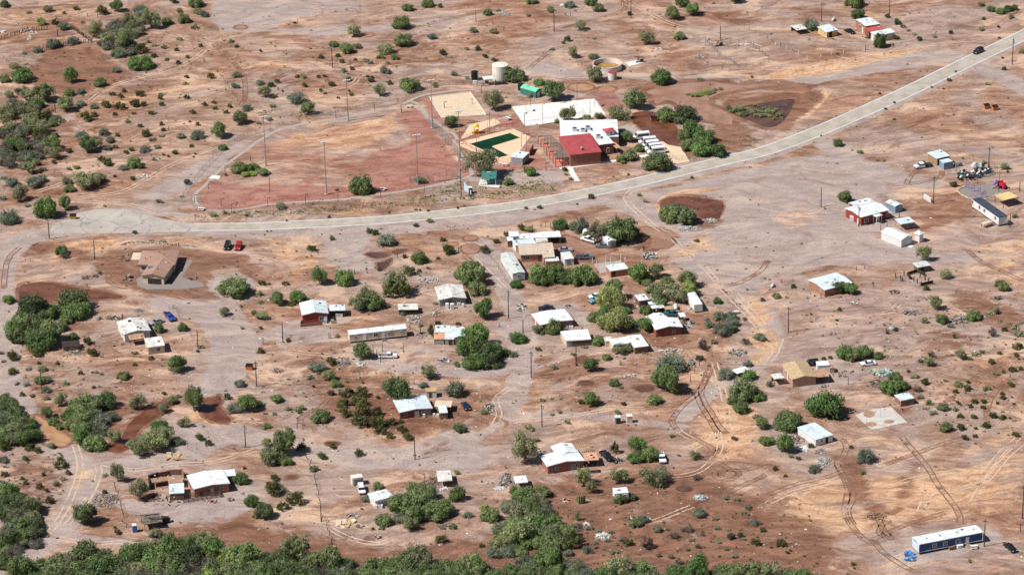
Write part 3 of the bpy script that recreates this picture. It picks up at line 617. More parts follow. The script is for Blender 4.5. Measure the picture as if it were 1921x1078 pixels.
def leafmesh(name, mat, seed, lobes, nleaf, lsize, shape, lobe_r=.42, top=1.0, grounded=True, fill=.35, elong=2.3, twig=None):
    """leaf faces set on many small lobes spread over a crown 2 wide; crown base at z=0"""
    r = np.random.RandomState(seed)
    if shape == 'dome':
        u = r.rand(lobes*4)*2*np.pi; v = np.sqrt(r.rand(lobes*4)); rad = .68*v
        cx, cy = rad*np.cos(u), rad*np.sin(u); cz = np.sqrt(np.clip(1-(rad/.95)**2, 0, 1))*top*r.uniform(.25, .82, lobes*4)
        k = np.arange(lobes)
    else:  # cloud: crown lifted off the ground
        u = r.rand(lobes*4)*2*np.pi; v = r.rand(lobes*4)**.6; rad = .66*v
        cx, cy = rad*np.cos(u), rad*np.sin(u); cz = top*(.5+r.uniform(-.30, .34, lobes*4)*np.sqrt(np.clip(1-(rad/.9)**2, .05, 1)))
        k = np.arange(lobes)
    cx, cy, cz = cx[k], cy[k], cz[k]
    lr = lobe_r*r.uniform(.45, 1.2, lobes); lt = r.rand(lobes)
    li = r.randint(0, lobes, nleaf)
    d = r.normal(size=(nleaf, 3)); d /= np.linalg.norm(d, axis=1)[:, None]
    rr = np.where(r.rand(nleaf) < fill, r.rand(nleaf)**.5, r.uniform(.70, 1.0, nleaf)+.42*r.rand(nleaf)**4)*lr[li]
    c = np.stack([cx[li], cy[li], cz[li]], 1)+d*rr[:, None]*np.array([1, 1, .8])
    c[:, 2] = np.abs(c[:, 2]) if grounded else c[:, 2]
    nrm = d+r.normal(size=(nleaf, 3))*.42; nrm /= np.linalg.norm(nrm, axis=1)[:, None]
    g_ = d*.8+np.array([0, 0, .7])+r.normal(size=(nleaf, 3))*.6; a = g_-nrm*np.sum(g_*nrm, axis=1)[:, None]; a /= np.linalg.norm(a, axis=1)[:, None]+1e-9; b = np.cross(nrm, a)
    s = lsize*r.uniform(.6, 1.35, nleaf)[:, None]
    v = np.empty((nleaf, 4, 3)); v[:, 0] = c-a*s*elong*.5; v[:, 1] = c-b*s*.42; v[:, 2] = c+a*s*elong*.5; v[:, 3] = c+b*s*.42
    v = v.reshape(-1, 3); v[:, 2] = np.maximum(v[:, 2], .004 if grounded else -9)
    q = np.arange(nleaf*4).reshape(-1, 4)
    tint = np.repeat(np.clip(lt[li]*.65+r.rand(nleaf)*.35, 0, 1), 4)
    if twig:   # bare branches showing through
        vs, fs = twigs(r, *twig); o = len(v); v = np.vstack([v, vs]); q2 = fs+o; q = np.vstack([q, q2]); tint = np.concatenate([tint, np.full(len(vs), .0)])
    me = bpy.data.meshes.new(name); me.vertices.add(len(v)); me.vertices.foreach_set('co', v.ravel().astype(np.float32))
    me.loops.add(q.size); me.loops.foreach_set('vertex_index', q.ravel().astype(np.int32)); me.polygons.add(len(q))
    me.polygons.foreach_set('loop_start', np.arange(0, q.size, 4, dtype=np.int32)); me.update(calc_edges=True)
    at_ = me.attributes.new('tint', 'FLOAT', 'POINT'); at_.data.foreach_set('value', tint.astype(np.float32))
    me.materials.append(MATS[mat])
    if twig: me.materials.append(MATS['bark_pale']); mi = np.zeros(len(q), np.int32); mi[-len(q2):] = 1; me.polygons.foreach_set('material_index', mi)
    return me
def twigs(r, n, w, up):
    V, F = [], []
    for _ in range(n):
        a = r.rand()*2*np.pi; e = r.uniform(.3, 1.0)*up; L = r.uniform(.6, 1.0)
        p0 = np.array([0, 0, 0.]); p1 = np.array([np.cos(a)*L*.45, np.sin(a)*L*.45, e*.6*L]); a2 = a+r.normal()*.4
        p2 = p1+np.array([np.cos(a2)*L*.5, np.sin(a2)*L*.5, e*.5*L])
        for (x, y, k0, k1) in ((p0, p1, w, w*.6), (p1, p2, w*.6, w*.25)):
            d = y-x; d = d/np.linalg.norm(d); s1 = np.cross(d, [0, 0, 1.]); s1 /= np.linalg.norm(s1)+1e-9; s2 = np.cross(d, s1)
            for sa in (s1, s2):
                o = len(V); V += [x-sa*k0, x+sa*k0, y+sa*k1, y-sa*k1]; F.append([o, o+1, o+2, o+3])
    return np.array(V), np.array(F)
def trunkmesh(seed, h, r0, spread, mat='bark', n=5):
    rd = random.Random(seed); b = MB()
    base = Vector((0, 0, 0)); fork = Vector((rd.uniform(-.04, .04), rd.uniform(-.04, .04), h*.35))
    b.cyl(base, fork, r0, r0*.75, 7)
    for i in range(n):
        a = i*2*math.pi/n+rd.uniform(-.4, .4); k = fork+Vector((math.cos(a)*spread*.5, math.sin(a)*spread*.5, h*rd.uniform(.22, .4)))
        e = k+Vector((math.cos(a+rd.uniform(-.4, .4))*spread*.5, math.sin(a)*spread*.5, h*rd.uniform(.2, .4)))
        b.cyl(fork, k, r0*.55, r0*.34, 5); b.cyl(k, e, r0*.34, r0*.12, 5)
        f = k+Vector((math.cos(a+1)*spread*.35, math.sin(a+1)*spread*.35, h*rd.uniform(.15, .35))); b.cyl(k, f, r0*.26, r0*.08, 4)
    me = bpy.data.meshes.new('trunk'); me.from_pydata(b.v, [], b.f); me.materials.append(MATS[mat]); return me
NV = 4
PROTO = {}
def protos():
    for i in range(NV):
        PROTO['g', i] = leafmesh('crown', 'leaf_green', 10+i, 30, 6000, .062, 'dome', .33, .95)
        PROTO['d', i] = leafmesh('crown', 'leaf_dark', 20+i, 34, 6500, .064, 'dome', .32, 1.0)
        PROTO['l', i] = leafmesh('crown', 'leaf_lime', 30+i, 28, 4600, .055, 'dome', .33, 1.05, fill=.5)
        PROTO['y', i] = leafmesh('crown', 'leaf_olive', 40+i, 24, 3400, .05, 'dome', .32, .95, fill=.6, twig=(26, .016, .8))
        PROTO['s', i] = leafmesh('crown', 'leaf_grey', 50+i, 26, 4000, .055, 'dome', .32, .85, fill=.5, twig=(18, .014, .7))
        PROTO['c', i] = leafmesh('foliage', 'leaf_creosote', 60+i, 14, 1300, .085, 'dome', .34, 1.0, fill=.5)
        PROTO['k', i] = leafmesh('branches', 'leaf_dead', 70+i, 16, 900, .05, 'dome', .34, .95, fill=.8, elong=3.2, twig=(60, .02, 1.0))
        PROTO['t', i] = leafmesh('crown', 'leaf_green', 80+i, 28, 5200, .06, 'cloud', .32, 1.0, grounded=False, fill=.45)
        PROTO['u', i] = leafmesh('crown', 'leaf_olive', 90+i, 26, 3600, .052, 'cloud', .30, 1.0, grounded=False, fill=.6, twig=(20, .014, .8))
        PROTO['f', i] = leafmesh('foliage', 'leaf_green', 110+i, 9, 520, .13, 'dome', .40, .9, fill=.5)
        PROTO['h', i] = leafmesh('foliage', 'leaf_grey', 120+i, 9, 520, .12, 'dome', .40, .8, fill=.5, twig=(10, .02, .7))
        PROTO['o', i] = leafmesh('foliage', 'leaf_olive', 130+i, 9, 460, .12, 'dome', .40, .8, fill=.6, twig=(12, .02, .8))
        # prickly pear: fleshy pads
        r = random.Random(140+i); b = MB()
        for k in range(46):
            a = r.uniform(0, 6.28); q = r.uniform(0, .75); z = r.uniform(.08, .62)*(1-q*.6); cpt = Vector((math.cos(a)*q, math.sin(a)*q, z)); rz = r.uniform(0, 3.14); tl = r.uniform(-.5, .5)
            R = Matrix.Rotation(rz, 3, 'Z') @ Matrix.Rotation(tl, 3, 'X'); s = r.uniform(.11, .17)
            ring = [R @ Vector((math.cos(j*math.pi/3.5)*s, 0, math.sin(j*math.pi/3.5)*s*1.25)) for j in range(7)]; off = R @ Vector((0, .022, 0))
            b.hull([cpt+p-off for p in ring], [cpt+p+off for p in ring])
        me = bpy.data.meshes.new('pads'); me.from_pydata(b.v, [], b.f); at_ = me.attributes.new('tint', 'FLOAT', 'POINT')
        at_.data.foreach_set('value', np.repeat(np.random.rand(46), 14).astype(np.float32)); me.materials.append(MATS['leaf_cactus']); PROTO['p', i] = me
        PROTO['trunk', i] = trunkmesh(150+i, 1.0, .06, .55); PROTO['trunkp', i] = trunkmesh(160+i, 1.0, .05, .6, 'bark_pale')
protos()
KIND = {'g': ('mesquite_tree', 'green mesquite tree', 'tree'), 'd': ('dark_mesquite_tree', 'dense dark green tree', 'tree'), 'l': ('palo_verde_tree', 'lime green palo verde tree', 'tree'),
        'y': ('olive_tree_shrub', 'sparse olive tree', 'tree'), 's': ('grey_green_tree', 'grey green tree', 'tree'), 'k': ('dead_bush', 'bare grey leafless bush', 'dead bush'),
        'c': ('creosote_bush', 'dark creosote bush', 'bush'), 'f': ('green_bush', 'bright green bush', 'bush'), 'h': ('saltbush', 'grey green saltbush', 'bush'), 'o': ('olive_bush', 'thin olive bush', 'bush'),
        'p': ('prickly_pear', 'pale prickly pear cactus', 'cactus')}
HR = {'g': .62, 'd': .66, 'l': .74, 'y': .62, 's': .58, 'k': .6, 'c': .62, 'f': .58, 'h': .52, 'o': .55, 'p': .5}
PLANTS = []
def plant(px, py, wpx, ty, hr=None):
    """px,py: foot of the foliage in photo pixels; wpx: its width"""
    m = mpp(py); w = wpx*m
    if ty in 'gysl' and wpx < 17: ty = {'g': 'f', 'l': 'o', 'y': 'o', 's': 'h'}[ty]
    if ty == 'd' and wpx < 14: ty = 'c'
    p = P(px, py); p.y += w*.33
    if any(abs(p.x-q[0].x) < .3 and abs(p.y-q[0].y) < .3 for q in PLANTS): p.x += .5
    name, phr, cat = KIND[ty]; rz = random.uniform(0, 6.28); i = random.randrange(NV); H = w*(hr or HR[ty])*random.uniform(.98, 1.22)
    R = w*.59
    if ty in 'gdlys':
        root = thing(name, None, cat, p, rz); lifted = (ty in 'yl' and wpx > 22 and random.random() < .75) or (ty in 'gs' and wpx > 26 and random.random() < .35)
        if lifted: me = PROTO['t' if ty in 'gl' else 'u', i]
        else: me = PROTO[ty, i]
        if lifted and ty == 's': me = PROTO['u', i]
        cr_ = bpy.data.objects.new('crown', me); C.objects.link(cr_); cr_.parent = root
        cr_.scale = (R*random.uniform(.92, 1.08), R*random.uniform(.9, 1.1), H*(1.05 if lifted else .92)); cr_.location = (0, 0, H*.12 if lifted else 0)
        tr = bpy.data.objects.new('trunk', PROTO['trunkp' if ty in 'yl' else 'trunk', i]); C.objects.link(tr); tr.parent = root; tr.scale = (R*.9, R*.9, H*.95)
    else:
        root = bpy.data.objects.new(name, PROTO[ty, i]); C.objects.link(root); root.location = p; root.rotation_euler = (0, 0, rz)
        root.scale = (R*random.uniform(.9, 1.1), R*random.uniform(.9, 1.1), H*.95); tag(root, None, cat)
    PLANTS.append((p, w, ty, root)); return root
def veg(tile, s):
    for e in s.replace('\n', '').split(';'):
        e = e.split()
        if len(e) < 4: continue
        x, y = tile.f((float(e[0]), float(e[1]))); plant(x, y, float(e[2])/tile.k, e[3], float(e[4]) if len(e) > 4 else None)
veg(T[0, 0], '35 60 80 d;360 95 90 y;570 82 50 c;215 105 50 s;870 100 115 g;765 115 100 c;1040 130 150 s;710 280 140 s;850 210 90 s;1000 200 130 y;1130 230 170 y;1250 190 90 g;1370 180 110 g;900 300 150 s;820 340 150 y;930 380 170 y;760 355 100 k;880 440 120 s;960 425 110 s;1060 405 110 c;1040 245 110 k;920 240 120 k;860 290 120 k;1040 525 190 g .5;1120 520 90 c;865 550 75 s;530 630 130 l;750 655 100 g;510 725 90 g;605 710 80 s;165 620 170 g;30 625 90 g;100 520 80 y;335 775 155 l;160 725 130 k;180 860 130 k;40 880 130 s;490 850 160 s;600 800 80 s;700 820 70 s;790 815 80 c;890 825 90 c;1010 810 90 c;1070 800 60 c;840 720 50 c;900 735 50 c;1045 725 70 c;1205 722 60 p;1200 750 45 c;1390 640 60 p;1395 590 40 c;1580 590 60 c;1460 220 60 g;1735 322 50 g;1770 360 40 c;1770 585 80 y;1760 665 70 s;1850 835 90 s;1790 940 120 g;1440 855 50 c;1395 745 50 c;1610 825 40 c;1600 780 40 c;1530 795 45 c;1695 855 45 c;1720 810 45 c;1210 795 45 c;1150 435 50 c;1250 458 35 c;1320 385 40 c;1335 485 50 c;1500 355 40 c;1405 440 35 c;1105 325 50 y;1230 370 70 p;1150 350 45 s;1340 308 50 y;1300 30 70 c;1470 60 130 g;1530 130 80 s;1480 112 80 y;1340 100 60 l;300 195 80 l;410 190 70 c;480 230 100 s;400 370 120 s;280 400 80 s;175 412 50 s;545 342 110 s;290 912 130 c;350 890 100 c;460 922 60 s;605 1055 115 s;650 910 110 c;700 880 60 c;860 868 40 c;950 922 50 s;780 1020 90 s;880 1025 40 c;1085 1028 80 c;1140 1062 60 s;1210 1028 45 s;1210 942 40 c;1050 958 45 c;1130 862 50 c;1480 942 40 c;1640 1045 150 g;1480 1050 120 s;1350 1040 70 s;220 1000 160 s;80 1000 110 s;20 1030 90 k;290 1040 110 c;410 1038 60 c;720 1062 80 s;820 1072 80 s;400 1075 80 l;930 692 40 c;1220 985 40 c;620 180 30 c;480 110 30 c;1000 860 30 c;1420 920 25 c')
veg(T[0, 1], '1080 228 150 g;1110 355 150 g;1140 88 90 g;1285 58 100 g;1380 62 45 c;1735 122 75 g;1810 88 40 s;1320 298 80 s;735 285 115 s;585 357 75 g;680 408 120 g;755 368 75 y;965 415 145 y;1035 452 70 g;935 443 60 g;820 472 65 s;858 480 55 s;645 477 45 c;612 432 45 c;745 456 30 c;487 442 50 c;980 482 45 s;1395 418 65 c;1665 382 50 c;1715 438 45 c;1790 468 50 c;1630 252 70 y;1780 258 70 y;1575 377 40 y;970 557 95 s;860 622 60 c;720 527 40 c;690 612 50 c;655 548 60 y;1000 637 50 c;835 582 30 c;1480 572 65 s;1150 695 165 g;925 728 110 y;310 782 155 s;70 742 120 y;130 738 50 g;565 652 55 c;385 868 110 l;30 642 70 s;160 624 50 c;112 656 60 c;310 586 40 c;360 592 60 y;470 586 35 c;515 582 35 c;365 656 55 c;485 682 30 c;518 707 25 c;120 812 55 y;715 722 35 c;615 742 30 c;1340 656 55 g;1780 840 180 y;1460 965 120 g;35 392 30 c;290 182 30 c;15 932 40 s;100 907 50 s;1935 615 190 g;1580 602 45 g;870 590 30 c;410 372 20 c;200 690 25 c;700 690 25 c')
veg(T[0, 2], '150 35 90 g;285 95 65 g;435 67 90 s;125 127 45 s;600 50 90 g;655 93 90 g;880 117 50 c;1280 62 115 g;1365 123 115 g;1210 158 120 g;1675 32 110 g;1510 32 30 s;515 238 110 s;455 443 110 s;615 447 80 s;1015 345 125 y;1260 302 95 g;420 317 60 c;385 332 30 c;620 297 30 s;300 378 40 s;625 628 165 s;1125 640 175 d;210 642 85 g;320 768 185 g;920 835 205 g;800 905 180 y;1160 912 150 g;1290 925 185 d;1350 1040 180 g;1280 1080 120 g;1450 1085 160 g;420 925 140 y;340 930 60 y;560 912 80 y;650 898 90 y;860 1075 100 l;1410 607 55 l .3;1330 718 50 l .35;1390 728 70 l .3;1450 702 80 l .3;1520 688 60 l .3;1560 678 50 l .3;1620 828 60 g;1700 842 90 y .35;1740 872 70 g .4;1790 838 70 y .35;1830 873 60 y .35;1880 882 70 y .35;1890 823 50 y .35;130 732 60 l;1800 585 25 c;1140 560 20 c')
veg(T[0, 3], '320 238 125 s .85;655 65 155 g;685 153 115 d;975 188 60 d;1055 238 40 s;1015 213 40 c;900 138 50 c;845 362 85 d 1.2;965 303 50 d;930 342 45 g .35;1135 308 45 c;1095 267 35 s;745 292 35 g;1680 93 70 g;1745 108 70 g;1800 92 70 d;1850 82 60 d;1600 52 60 g;1620 152 35 c;1730 212 30 c;1600 233 60 y;1255 287 45 y;1370 257 40 c;1825 145 60 y;1905 402 50 g;1360 612 40 c;1410 542 20 c;1735 292 25 c;1645 642 40 y;1770 528 40 c;1760 442 25 c;525 1078 65 g;950 902 25 c;840 708 25 c;525 412 25 c;25 862 60 y;90 882 60 y;20 833 50 g;85 803 40 s;885 825 28 c;1230 660 22 c;950 775 22 c;400 1020 18 c;1320 670 18 c')
veg(T[1, 0], '200 145 185 s;60 125 150 s;130 60 150 k;380 55 150 g;650 82 130 g;710 55 120 y;800 52 80 s;450 62 60 k;515 72 60 c;940 77 45 c;985 58 45 c;1085 67 90 s;1180 37 60 s;1310 82 50 c;1435 28 40 c;1150 127 45 s;1010 185 125 g;1055 188 60 c;920 203 80 s;805 173 90 c;760 137 60 c;570 192 60 g;510 202 50 s;245 232 60 s;320 207 60 s;90 325 110 s;240 335 130 s;310 295 110 s;140 365 90 s;150 442 140 y;205 474 50 s;620 360 175 y;700 335 130 y;500 305 100 s;520 363 90 g;740 295 110 g;990 274 45 c;1400 308 62 d;1670 48 70 g;345 565 185 g .8;480 503 100 l .85;60 603 170 s;1790 225 125 g;1855 215 100 g;1905 195 80 g;1840 248 80 l .4;1890 240 70 l .4;1190 448 60 o;1360 402 35 s;1600 547 70 y .35;1680 527 60 y .35;1010 674 38 c;1845 547 30 c;460 835 92 g .8;480 862 80 k;1130 732 40 y .3;1220 742 60 y .3;740 972 50 o;710 1002 50 k;860 252 30 c;400 152 50 c;780 472 30 y;130 185 60 k;860 35 40 c;1460 80 22 c;1450 105 20 c;1690 240 30 c;20 420 60 s;30 270 60 s;1260 100 25 c;1220 90 40 o')
veg(T[1, 1], '785 380 165 g .8;180 493 85 y;1305 592 60 y;1200 624 45 c;565 723 65 y;850 672 60 c;890 684 65 c;975 768 155 s .5;420 808 75 c;1400 732 50 c;1440 832 105 c;1710 823 90 c;1800 748 50 c;1885 695 60 c;1215 900 135 g;1145 988 95 c .8;1222 963 40 c;925 953 45 c;475 1065 135 l;670 1065 145 g .9;1050 1140 210 y;1600 1075 200 g .85;1110 857 45 c;1365 867 35 c;1290 942 40 y;45 1060 60 c;220 1064 55 c;100 1057 25 c;1690 268 245 y .7;1892 312 85 g;1605 393 35 g;1290 507 25 c;1510 487 25 c;550 557 30 c;130 532 15 c;85 660 18 c;115 657 14 c;65 684 14 c;1230 298 100 l .25;40 243 110 l .35;90 230 60 l .4;20 205 60 g;605 355 40 s;1000 520 22 c;1230 502 22 c;230 580 22 c;1560 470 20 c;1200 500 30 o')
veg(T[1, 2], '1090 212 215 d .55;150 245 70 g 1.0;110 215 60 g 1.0;395 207 45 c;440 274 45 s;410 238 40 s;870 237 30 g;890 125 120 g;960 60 90 g;820 145 80 g;1320 62 140 g;1430 95 190 g;1545 105 135 d;595 412 55 c;210 490 45 c;490 457 20 c;105 489 30 c;960 393 40 o;1005 443 50 o;1350 262 30 c;1190 590 170 g .7;1300 612 180 g .75;1380 738 45 f;70 653 70 c;130 663 80 y;365 645 115 d;520 675 145 s .85;640 755 140 y 1.0;830 755 240 g .75;830 620 65 g;240 1060 230 g;400 1050 160 g;540 1065 210 g;960 1045 170 g .8;1085 1015 140 s;30 1085 100 g;770 1082 90 l;1160 1085 130 g;1320 1085 140 l;720 102 40 s;310 653 60 y;840 155 50 g;1010 1060 80 g;1390 490 20 f;760 250 20 o')
veg(T[1, 3], '530 22 72 d;585 443 105 g .9;690 78 55 o;1430 168 60 s;1625 153 50 s;1780 198 75 y;1800 217 25 c;1395 327 62 c;1855 557 50 g;1175 885 115 y .8;1335 1015 90 y .8;195 1082 50 c;605 1095 115 g;1750 1082 100 y;1460 112 25 s;865 133 50 o .3;820 128 40 o .3;430 490 25 o;1585 815 20 c')
veg(T[2, 0], '530 195 250 d;560 245 200 g;240 255 250 d;340 245 180 g;60 122 100 g;500 275 110 g;110 425 190 d;300 480 230 d;380 425 190 g;200 330 200 g;260 520 110 c;545 393 80 g;655 428 80 c;685 518 90 c;740 237 45 s;1195 340 80 g 1.1;1365 328 80 g .85;1325 643 160 g .65;1010 497 50 s;1130 542 50 c;1010 587 40 c;920 693 110 g .5;605 653 45 c;500 727 60 s;90 652 80 c;210 617 50 s;310 632 85 y .5;340 718 90 s;300 725 90 g;195 738 55 s;125 727 45 s;395 723 30 s;350 783 80 s;85 548 110 c;430 577 40 c;290 572 35 c;700 753 35 c;715 642 40 o;760 652 35 o;1680 217 92 y;1815 312 40 o;1505 457 50 o;1480 482 30 c;1800 147 40 o;1905 205 60 g;1795 748 98 s;1700 837 65 c;1750 943 130 s;1850 935 150 g;1450 940 155 g .9;1290 873 85 g;1335 822 50 o;1225 803 40 c;1225 943 100 y;1030 925 145 s;640 950 235 g;785 915 165 d;455 893 120 y;1375 1055 120 y .5;1220 1038 40 c;350 985 95 l;400 1035 90 g;450 1062 70 g;60 935 160 d;120 1065 220 d;30 1080 100 k;1185 1082 140 g;240 823 50 o;165 812 50 c;350 843 50 o;1760 85 285 g .45;40 1000 120 s;200 1050 120 s;10 500 50 k;25 560 40 s;690 640 25 c;270 520 20 c')
veg(T[2, 1], '160 138 135 g;320 112 135 g;265 142 60 c;45 243 110 y;35 312 35 c;240 407 40 c;35 493 65 c;760 185 150 y;880 175 180 g;830 120 160 s;1010 70 150 c .7;1110 80 150 c .8;1650 62 150 g;1710 245 155 l .85;1105 207 70 s;1315 372 60 c 1.6;1570 560 190 g .7;1690 575 230 d .7;1650 480 220 g .7;1770 540 180 g .7;1500 592 60 g;1880 515 85 c;1360 277 50 c;1515 280 40 c;800 545 155 g;455 640 145 s;560 583 90 c;550 702 110 s;595 748 90 g;400 683 60 s;560 810 65 c;680 818 112 c;795 823 112 c;910 832 40 c;650 898 100 c;765 898 140 c;670 968 110 c;800 963 140 c;905 973 105 c;785 1048 150 c;915 1060 150 c;1015 1033 90 c;1090 1082 80 c;680 713 50 p;1290 693 145 s;1250 753 80 s;1490 825 185 s .65;1060 900 215 g .7;1510 1080 120 y;490 1018 160 g;160 863 100 g .5;345 918 65 g;310 943 60 g;240 918 60 y;135 953 45 s;70 948 35 s;75 1057 75 y;250 1080 55 c;610 377 50 o;30 58 55 g;35 122 60 p;1235 293 45 s;430 747 30 c;1085 1012 45 c;800 717 20 c;1340 130 45 l;20 893 70 g;1905 363 50 s;1600 560 30 o;1700 950 60 o')
veg(T[2, 2], '60 418 135 g;315 350 135 g .8;190 350 90 y;240 350 60 g;660 435 120 g;620 255 105 g;760 100 150 l;740 190 230 l;720 330 160 l .9;810 350 200 l .8;860 300 140 g;640 240 90 g;1000 340 130 g;1005 205 100 g;960 300 110 s;1090 110 170 y;1220 120 200 s;1340 75 140 l;1580 365 160 s;1650 300 120 s;1560 250 120 s;1650 335 90 g;1855 403 100 s;1435 472 95 k 1.1;1405 547 72 c;1195 655 235 s .6;1160 805 215 g .7;1100 760 130 g;1230 790 90 g;1075 873 112 g;590 635 125 g;765 738 88 g;820 757 40 o;600 893 130 g;520 872 60 c;835 882 45 c;800 505 110 s;860 480 100 g;715 542 70 g;460 512 45 o;200 473 45 c;320 613 50 s .9;230 853 60 p;300 837 40 p;355 938 50 o;300 957 40 o;410 1018 55 o;130 1073 90 o;790 952 60 o;1600 693 135 s;1770 592 80 s;1780 693 110 g;1740 865 235 g;1850 850 120 g;1710 943 135 g;1660 883 90 g;1840 985 80 p;1870 1065 110 g;1540 123 72 g;1880 102 40 c;1745 248 45 o;1750 432 90 k;550 452 40 s;840 533 30 s;1465 253 50 s;15 522 70 s;990 493 35 s;1020 43 60 g')
veg(T[2, 3], '570 545 140 g .8;650 550 150 g;740 532 120 g;830 533 75 g;65 83 80 y;540 50 130 d;620 55 110 g;540 173 40 c;518 250 30 c;420 542 40 c;470 532 35 c;1265 175 115 y .7;1310 275 100 g .7;1375 302 60 s;1180 268 55 y .9;1555 250 125 g;1665 207 70 p;1720 203 60 s 1.1;1775 28 90 g;1190 22 60 c;1725 88 45 s .8;1740 258 50 p;1685 372 70 k 1;1775 328 50 c;1850 313 90 p;1890 370 100 p;1900 273 50 p;1875 463 78 c;1400 380 30 k 1.6;900 348 40 k 1;960 327 45 c;1225 527 60 k .9;1150 562 50 k;1210 593 92 y;1450 543 90 y;1565 518 80 p;1610 492 50 k;1520 543 50 y;1740 502 40 c;1680 572 55 c;1860 518 50 c;1835 633 58 c;1900 618 40 c;1765 637 50 y;1705 657 50 y;1820 743 62 c;1640 773 62 y;1430 745 80 y;1500 775 75 c;1410 793 45 c;1500 718 40 c;955 693 100 g;930 812 160 g;1010 770 110 g;1110 683 60 y;1180 733 75 c;1145 833 60 s;1120 783 80 k;1055 633 32 c;1215 878 58 g;1310 925 98 g;1410 923 52 g;1240 953 60 s;1445 978 52 c;1545 983 52 c;1690 980 62 c;1760 987 55 c;1550 868 55 c;1620 868 50 c;1760 803 40 c;1765 838 50 c;1430 873 38 c;1520 898 40 c;1615 908 45 c;1340 1080 102 g;1445 1068 68 c;1640 1053 72 c;1560 1062 35 c;1845 878 30 c;1815 982 25 c;440 990 285 d .75;160 1075 225 d .6;20 745 55 s 1;1040 760 80 k;1880 540 30 k;1330 705 30 k;1720 870 30 c')
veg(T[3, 0], '1150 175 220 s .55;1230 130 170 s .6;1040 205 150 s .55;1320 113 110 s;700 150 190 g;600 120 150 g;850 100 130 s;880 395 125 y .95;1040 535 175 y .75;640 725 205 g;150 70 200 s;220 65 150 s;220 148 82 c;280 173 72 c;380 138 75 y;450 228 52 c;445 293 92 c;510 333 62 c;490 263 52 c;190 228 62 c;320 338 42 c;165 368 42 c;190 403 46 c;290 433 62 c;345 463 46 c;420 418 68 y;475 373 52 y;370 548 84 c;270 593 94 c;780 343 50 o;780 475 48 c;1800 405 125 d;1885 575 115 d;1915 655 60 g;875 778 62 c;1175 813 105 s;860 732 30 c;1490 78 78 c;1560 113 62 c;1370 107 36 c;1830 287 30 c;60 530 170 g;40 630 190 d;150 655 150 k;100 765 180 s;220 725 160 g;60 900 190 d;170 865 180 g;20 243 90 s;30 343 60 c;20 1040 130 d;110 1000 150 k;250 705 120 g;30 153 100 c;190 560 100 k;20 430 90 s;1140 800 60 o')
veg(T[3, 1], '120 255 180 g .8;210 195 170 g .8;225 262 100 g;345 153 85 c;80 133 90 y;490 218 85 c;575 138 62 c;775 193 78 c;435 308 78 y;135 378 72 c;125 492 165 c .65;290 563 135 c .8;60 665 160 d;200 602 92 c;1005 58 62 c;1130 73 82 c;930 32 90 c;1530 18 92 d;1510 328 60 y;1510 530 120 g .9;910 438 92 g .5;830 533 92 s .5;1130 645 240 g .7;1230 610 210 g .8;1350 685 230 g .6;1150 755 150 s;1200 530 200 g;1290 530 150 y;960 712 130 g .6;940 742 50 g;1710 608 80 l;1390 843 92 c;1590 655 84 s .5;1395 742 50 s;1475 737 60 g;1690 872 48 c;875 740 30 c;790 592 30 s;560 852 42 s;1080 690 120 s;1420 640 140 g')
veg(T[3, 2], '100 265 235 y .8;180 88 60 y;770 173 62 c 1.4;940 175 165 g;930 248 145 g .5;1040 235 155 g;1375 218 105 y;1065 420 245 y .55;810 405 155 y .6;535 425 150 y .8;600 475 90 y .9;820 543 120 g;900 525 90 g;500 675 45 g 1.6;1400 648 112 s;1520 673 60 p;1390 373 72 k .7;1610 518 60 s;1690 528 60 s;1770 588 58 s;1730 623 52 s;1825 708 82 s;1880 758 52 c;1830 863 84 c;1640 813 72 c;1715 798 52 c;1540 748 62 s;1620 748 42 s;1555 843 42 s;1605 898 42 s;1400 883 60 k;1320 903 42 s;1350 833 42 s;1215 813 84 k;1310 768 110 k .5;1090 763 84 s;1165 748 42 s;930 723 104 g .6;985 693 90 s;1010 893 115 k .95;830 828 62 s;870 863 92 c;745 773 48 s;720 838 62 s;625 853 52 s;570 918 84 s;630 883 50 s;750 923 52 s;800 918 50 s;690 893 32 s;790 858 36 s;685 938 32 s;1100 948 52 k;1195 958 52 k;1260 1003 72 k;1670 953 52 s;1375 1008 62 s;1250 193 36 s;1200 53 50 y;490 748 95 k;650 763 60 s;580 743 60 s;1430 788 42 k;1900 113 92 g;1670 73 50 c;90 565 200 g;230 505 130 g;200 585 170 y;100 785 240 g;60 885 260 s;200 765 150 g;300 675 105 c;310 805 150 g;280 953 130 g;350 893 100 s;420 943 92 s;440 875 170 c;50 705 200 s;1740 820 50 s;130 640 160 d;30 480 100 g')
veg(T[3, 3], '735 250 150 s .7;355 318 105 s;715 327 50 f;130 175 165 g;20 103 90 g;60 297 45 c;135 347 32 c;625 132 36 c;325 127 50 c;1480 72 58 c;1555 52 40 c;1860 47 62 c;1340 12 72 c;100 868 88 c;50 993 50 s;150 922 36 c;172 902 26 c;640 1007 40 c;1520 988 40 s;370 997 22 c;600 1078 32 s;230 218 42 c;180 203 52 s;275 943 30 k;30 880 25 c;650 1035 25 c')
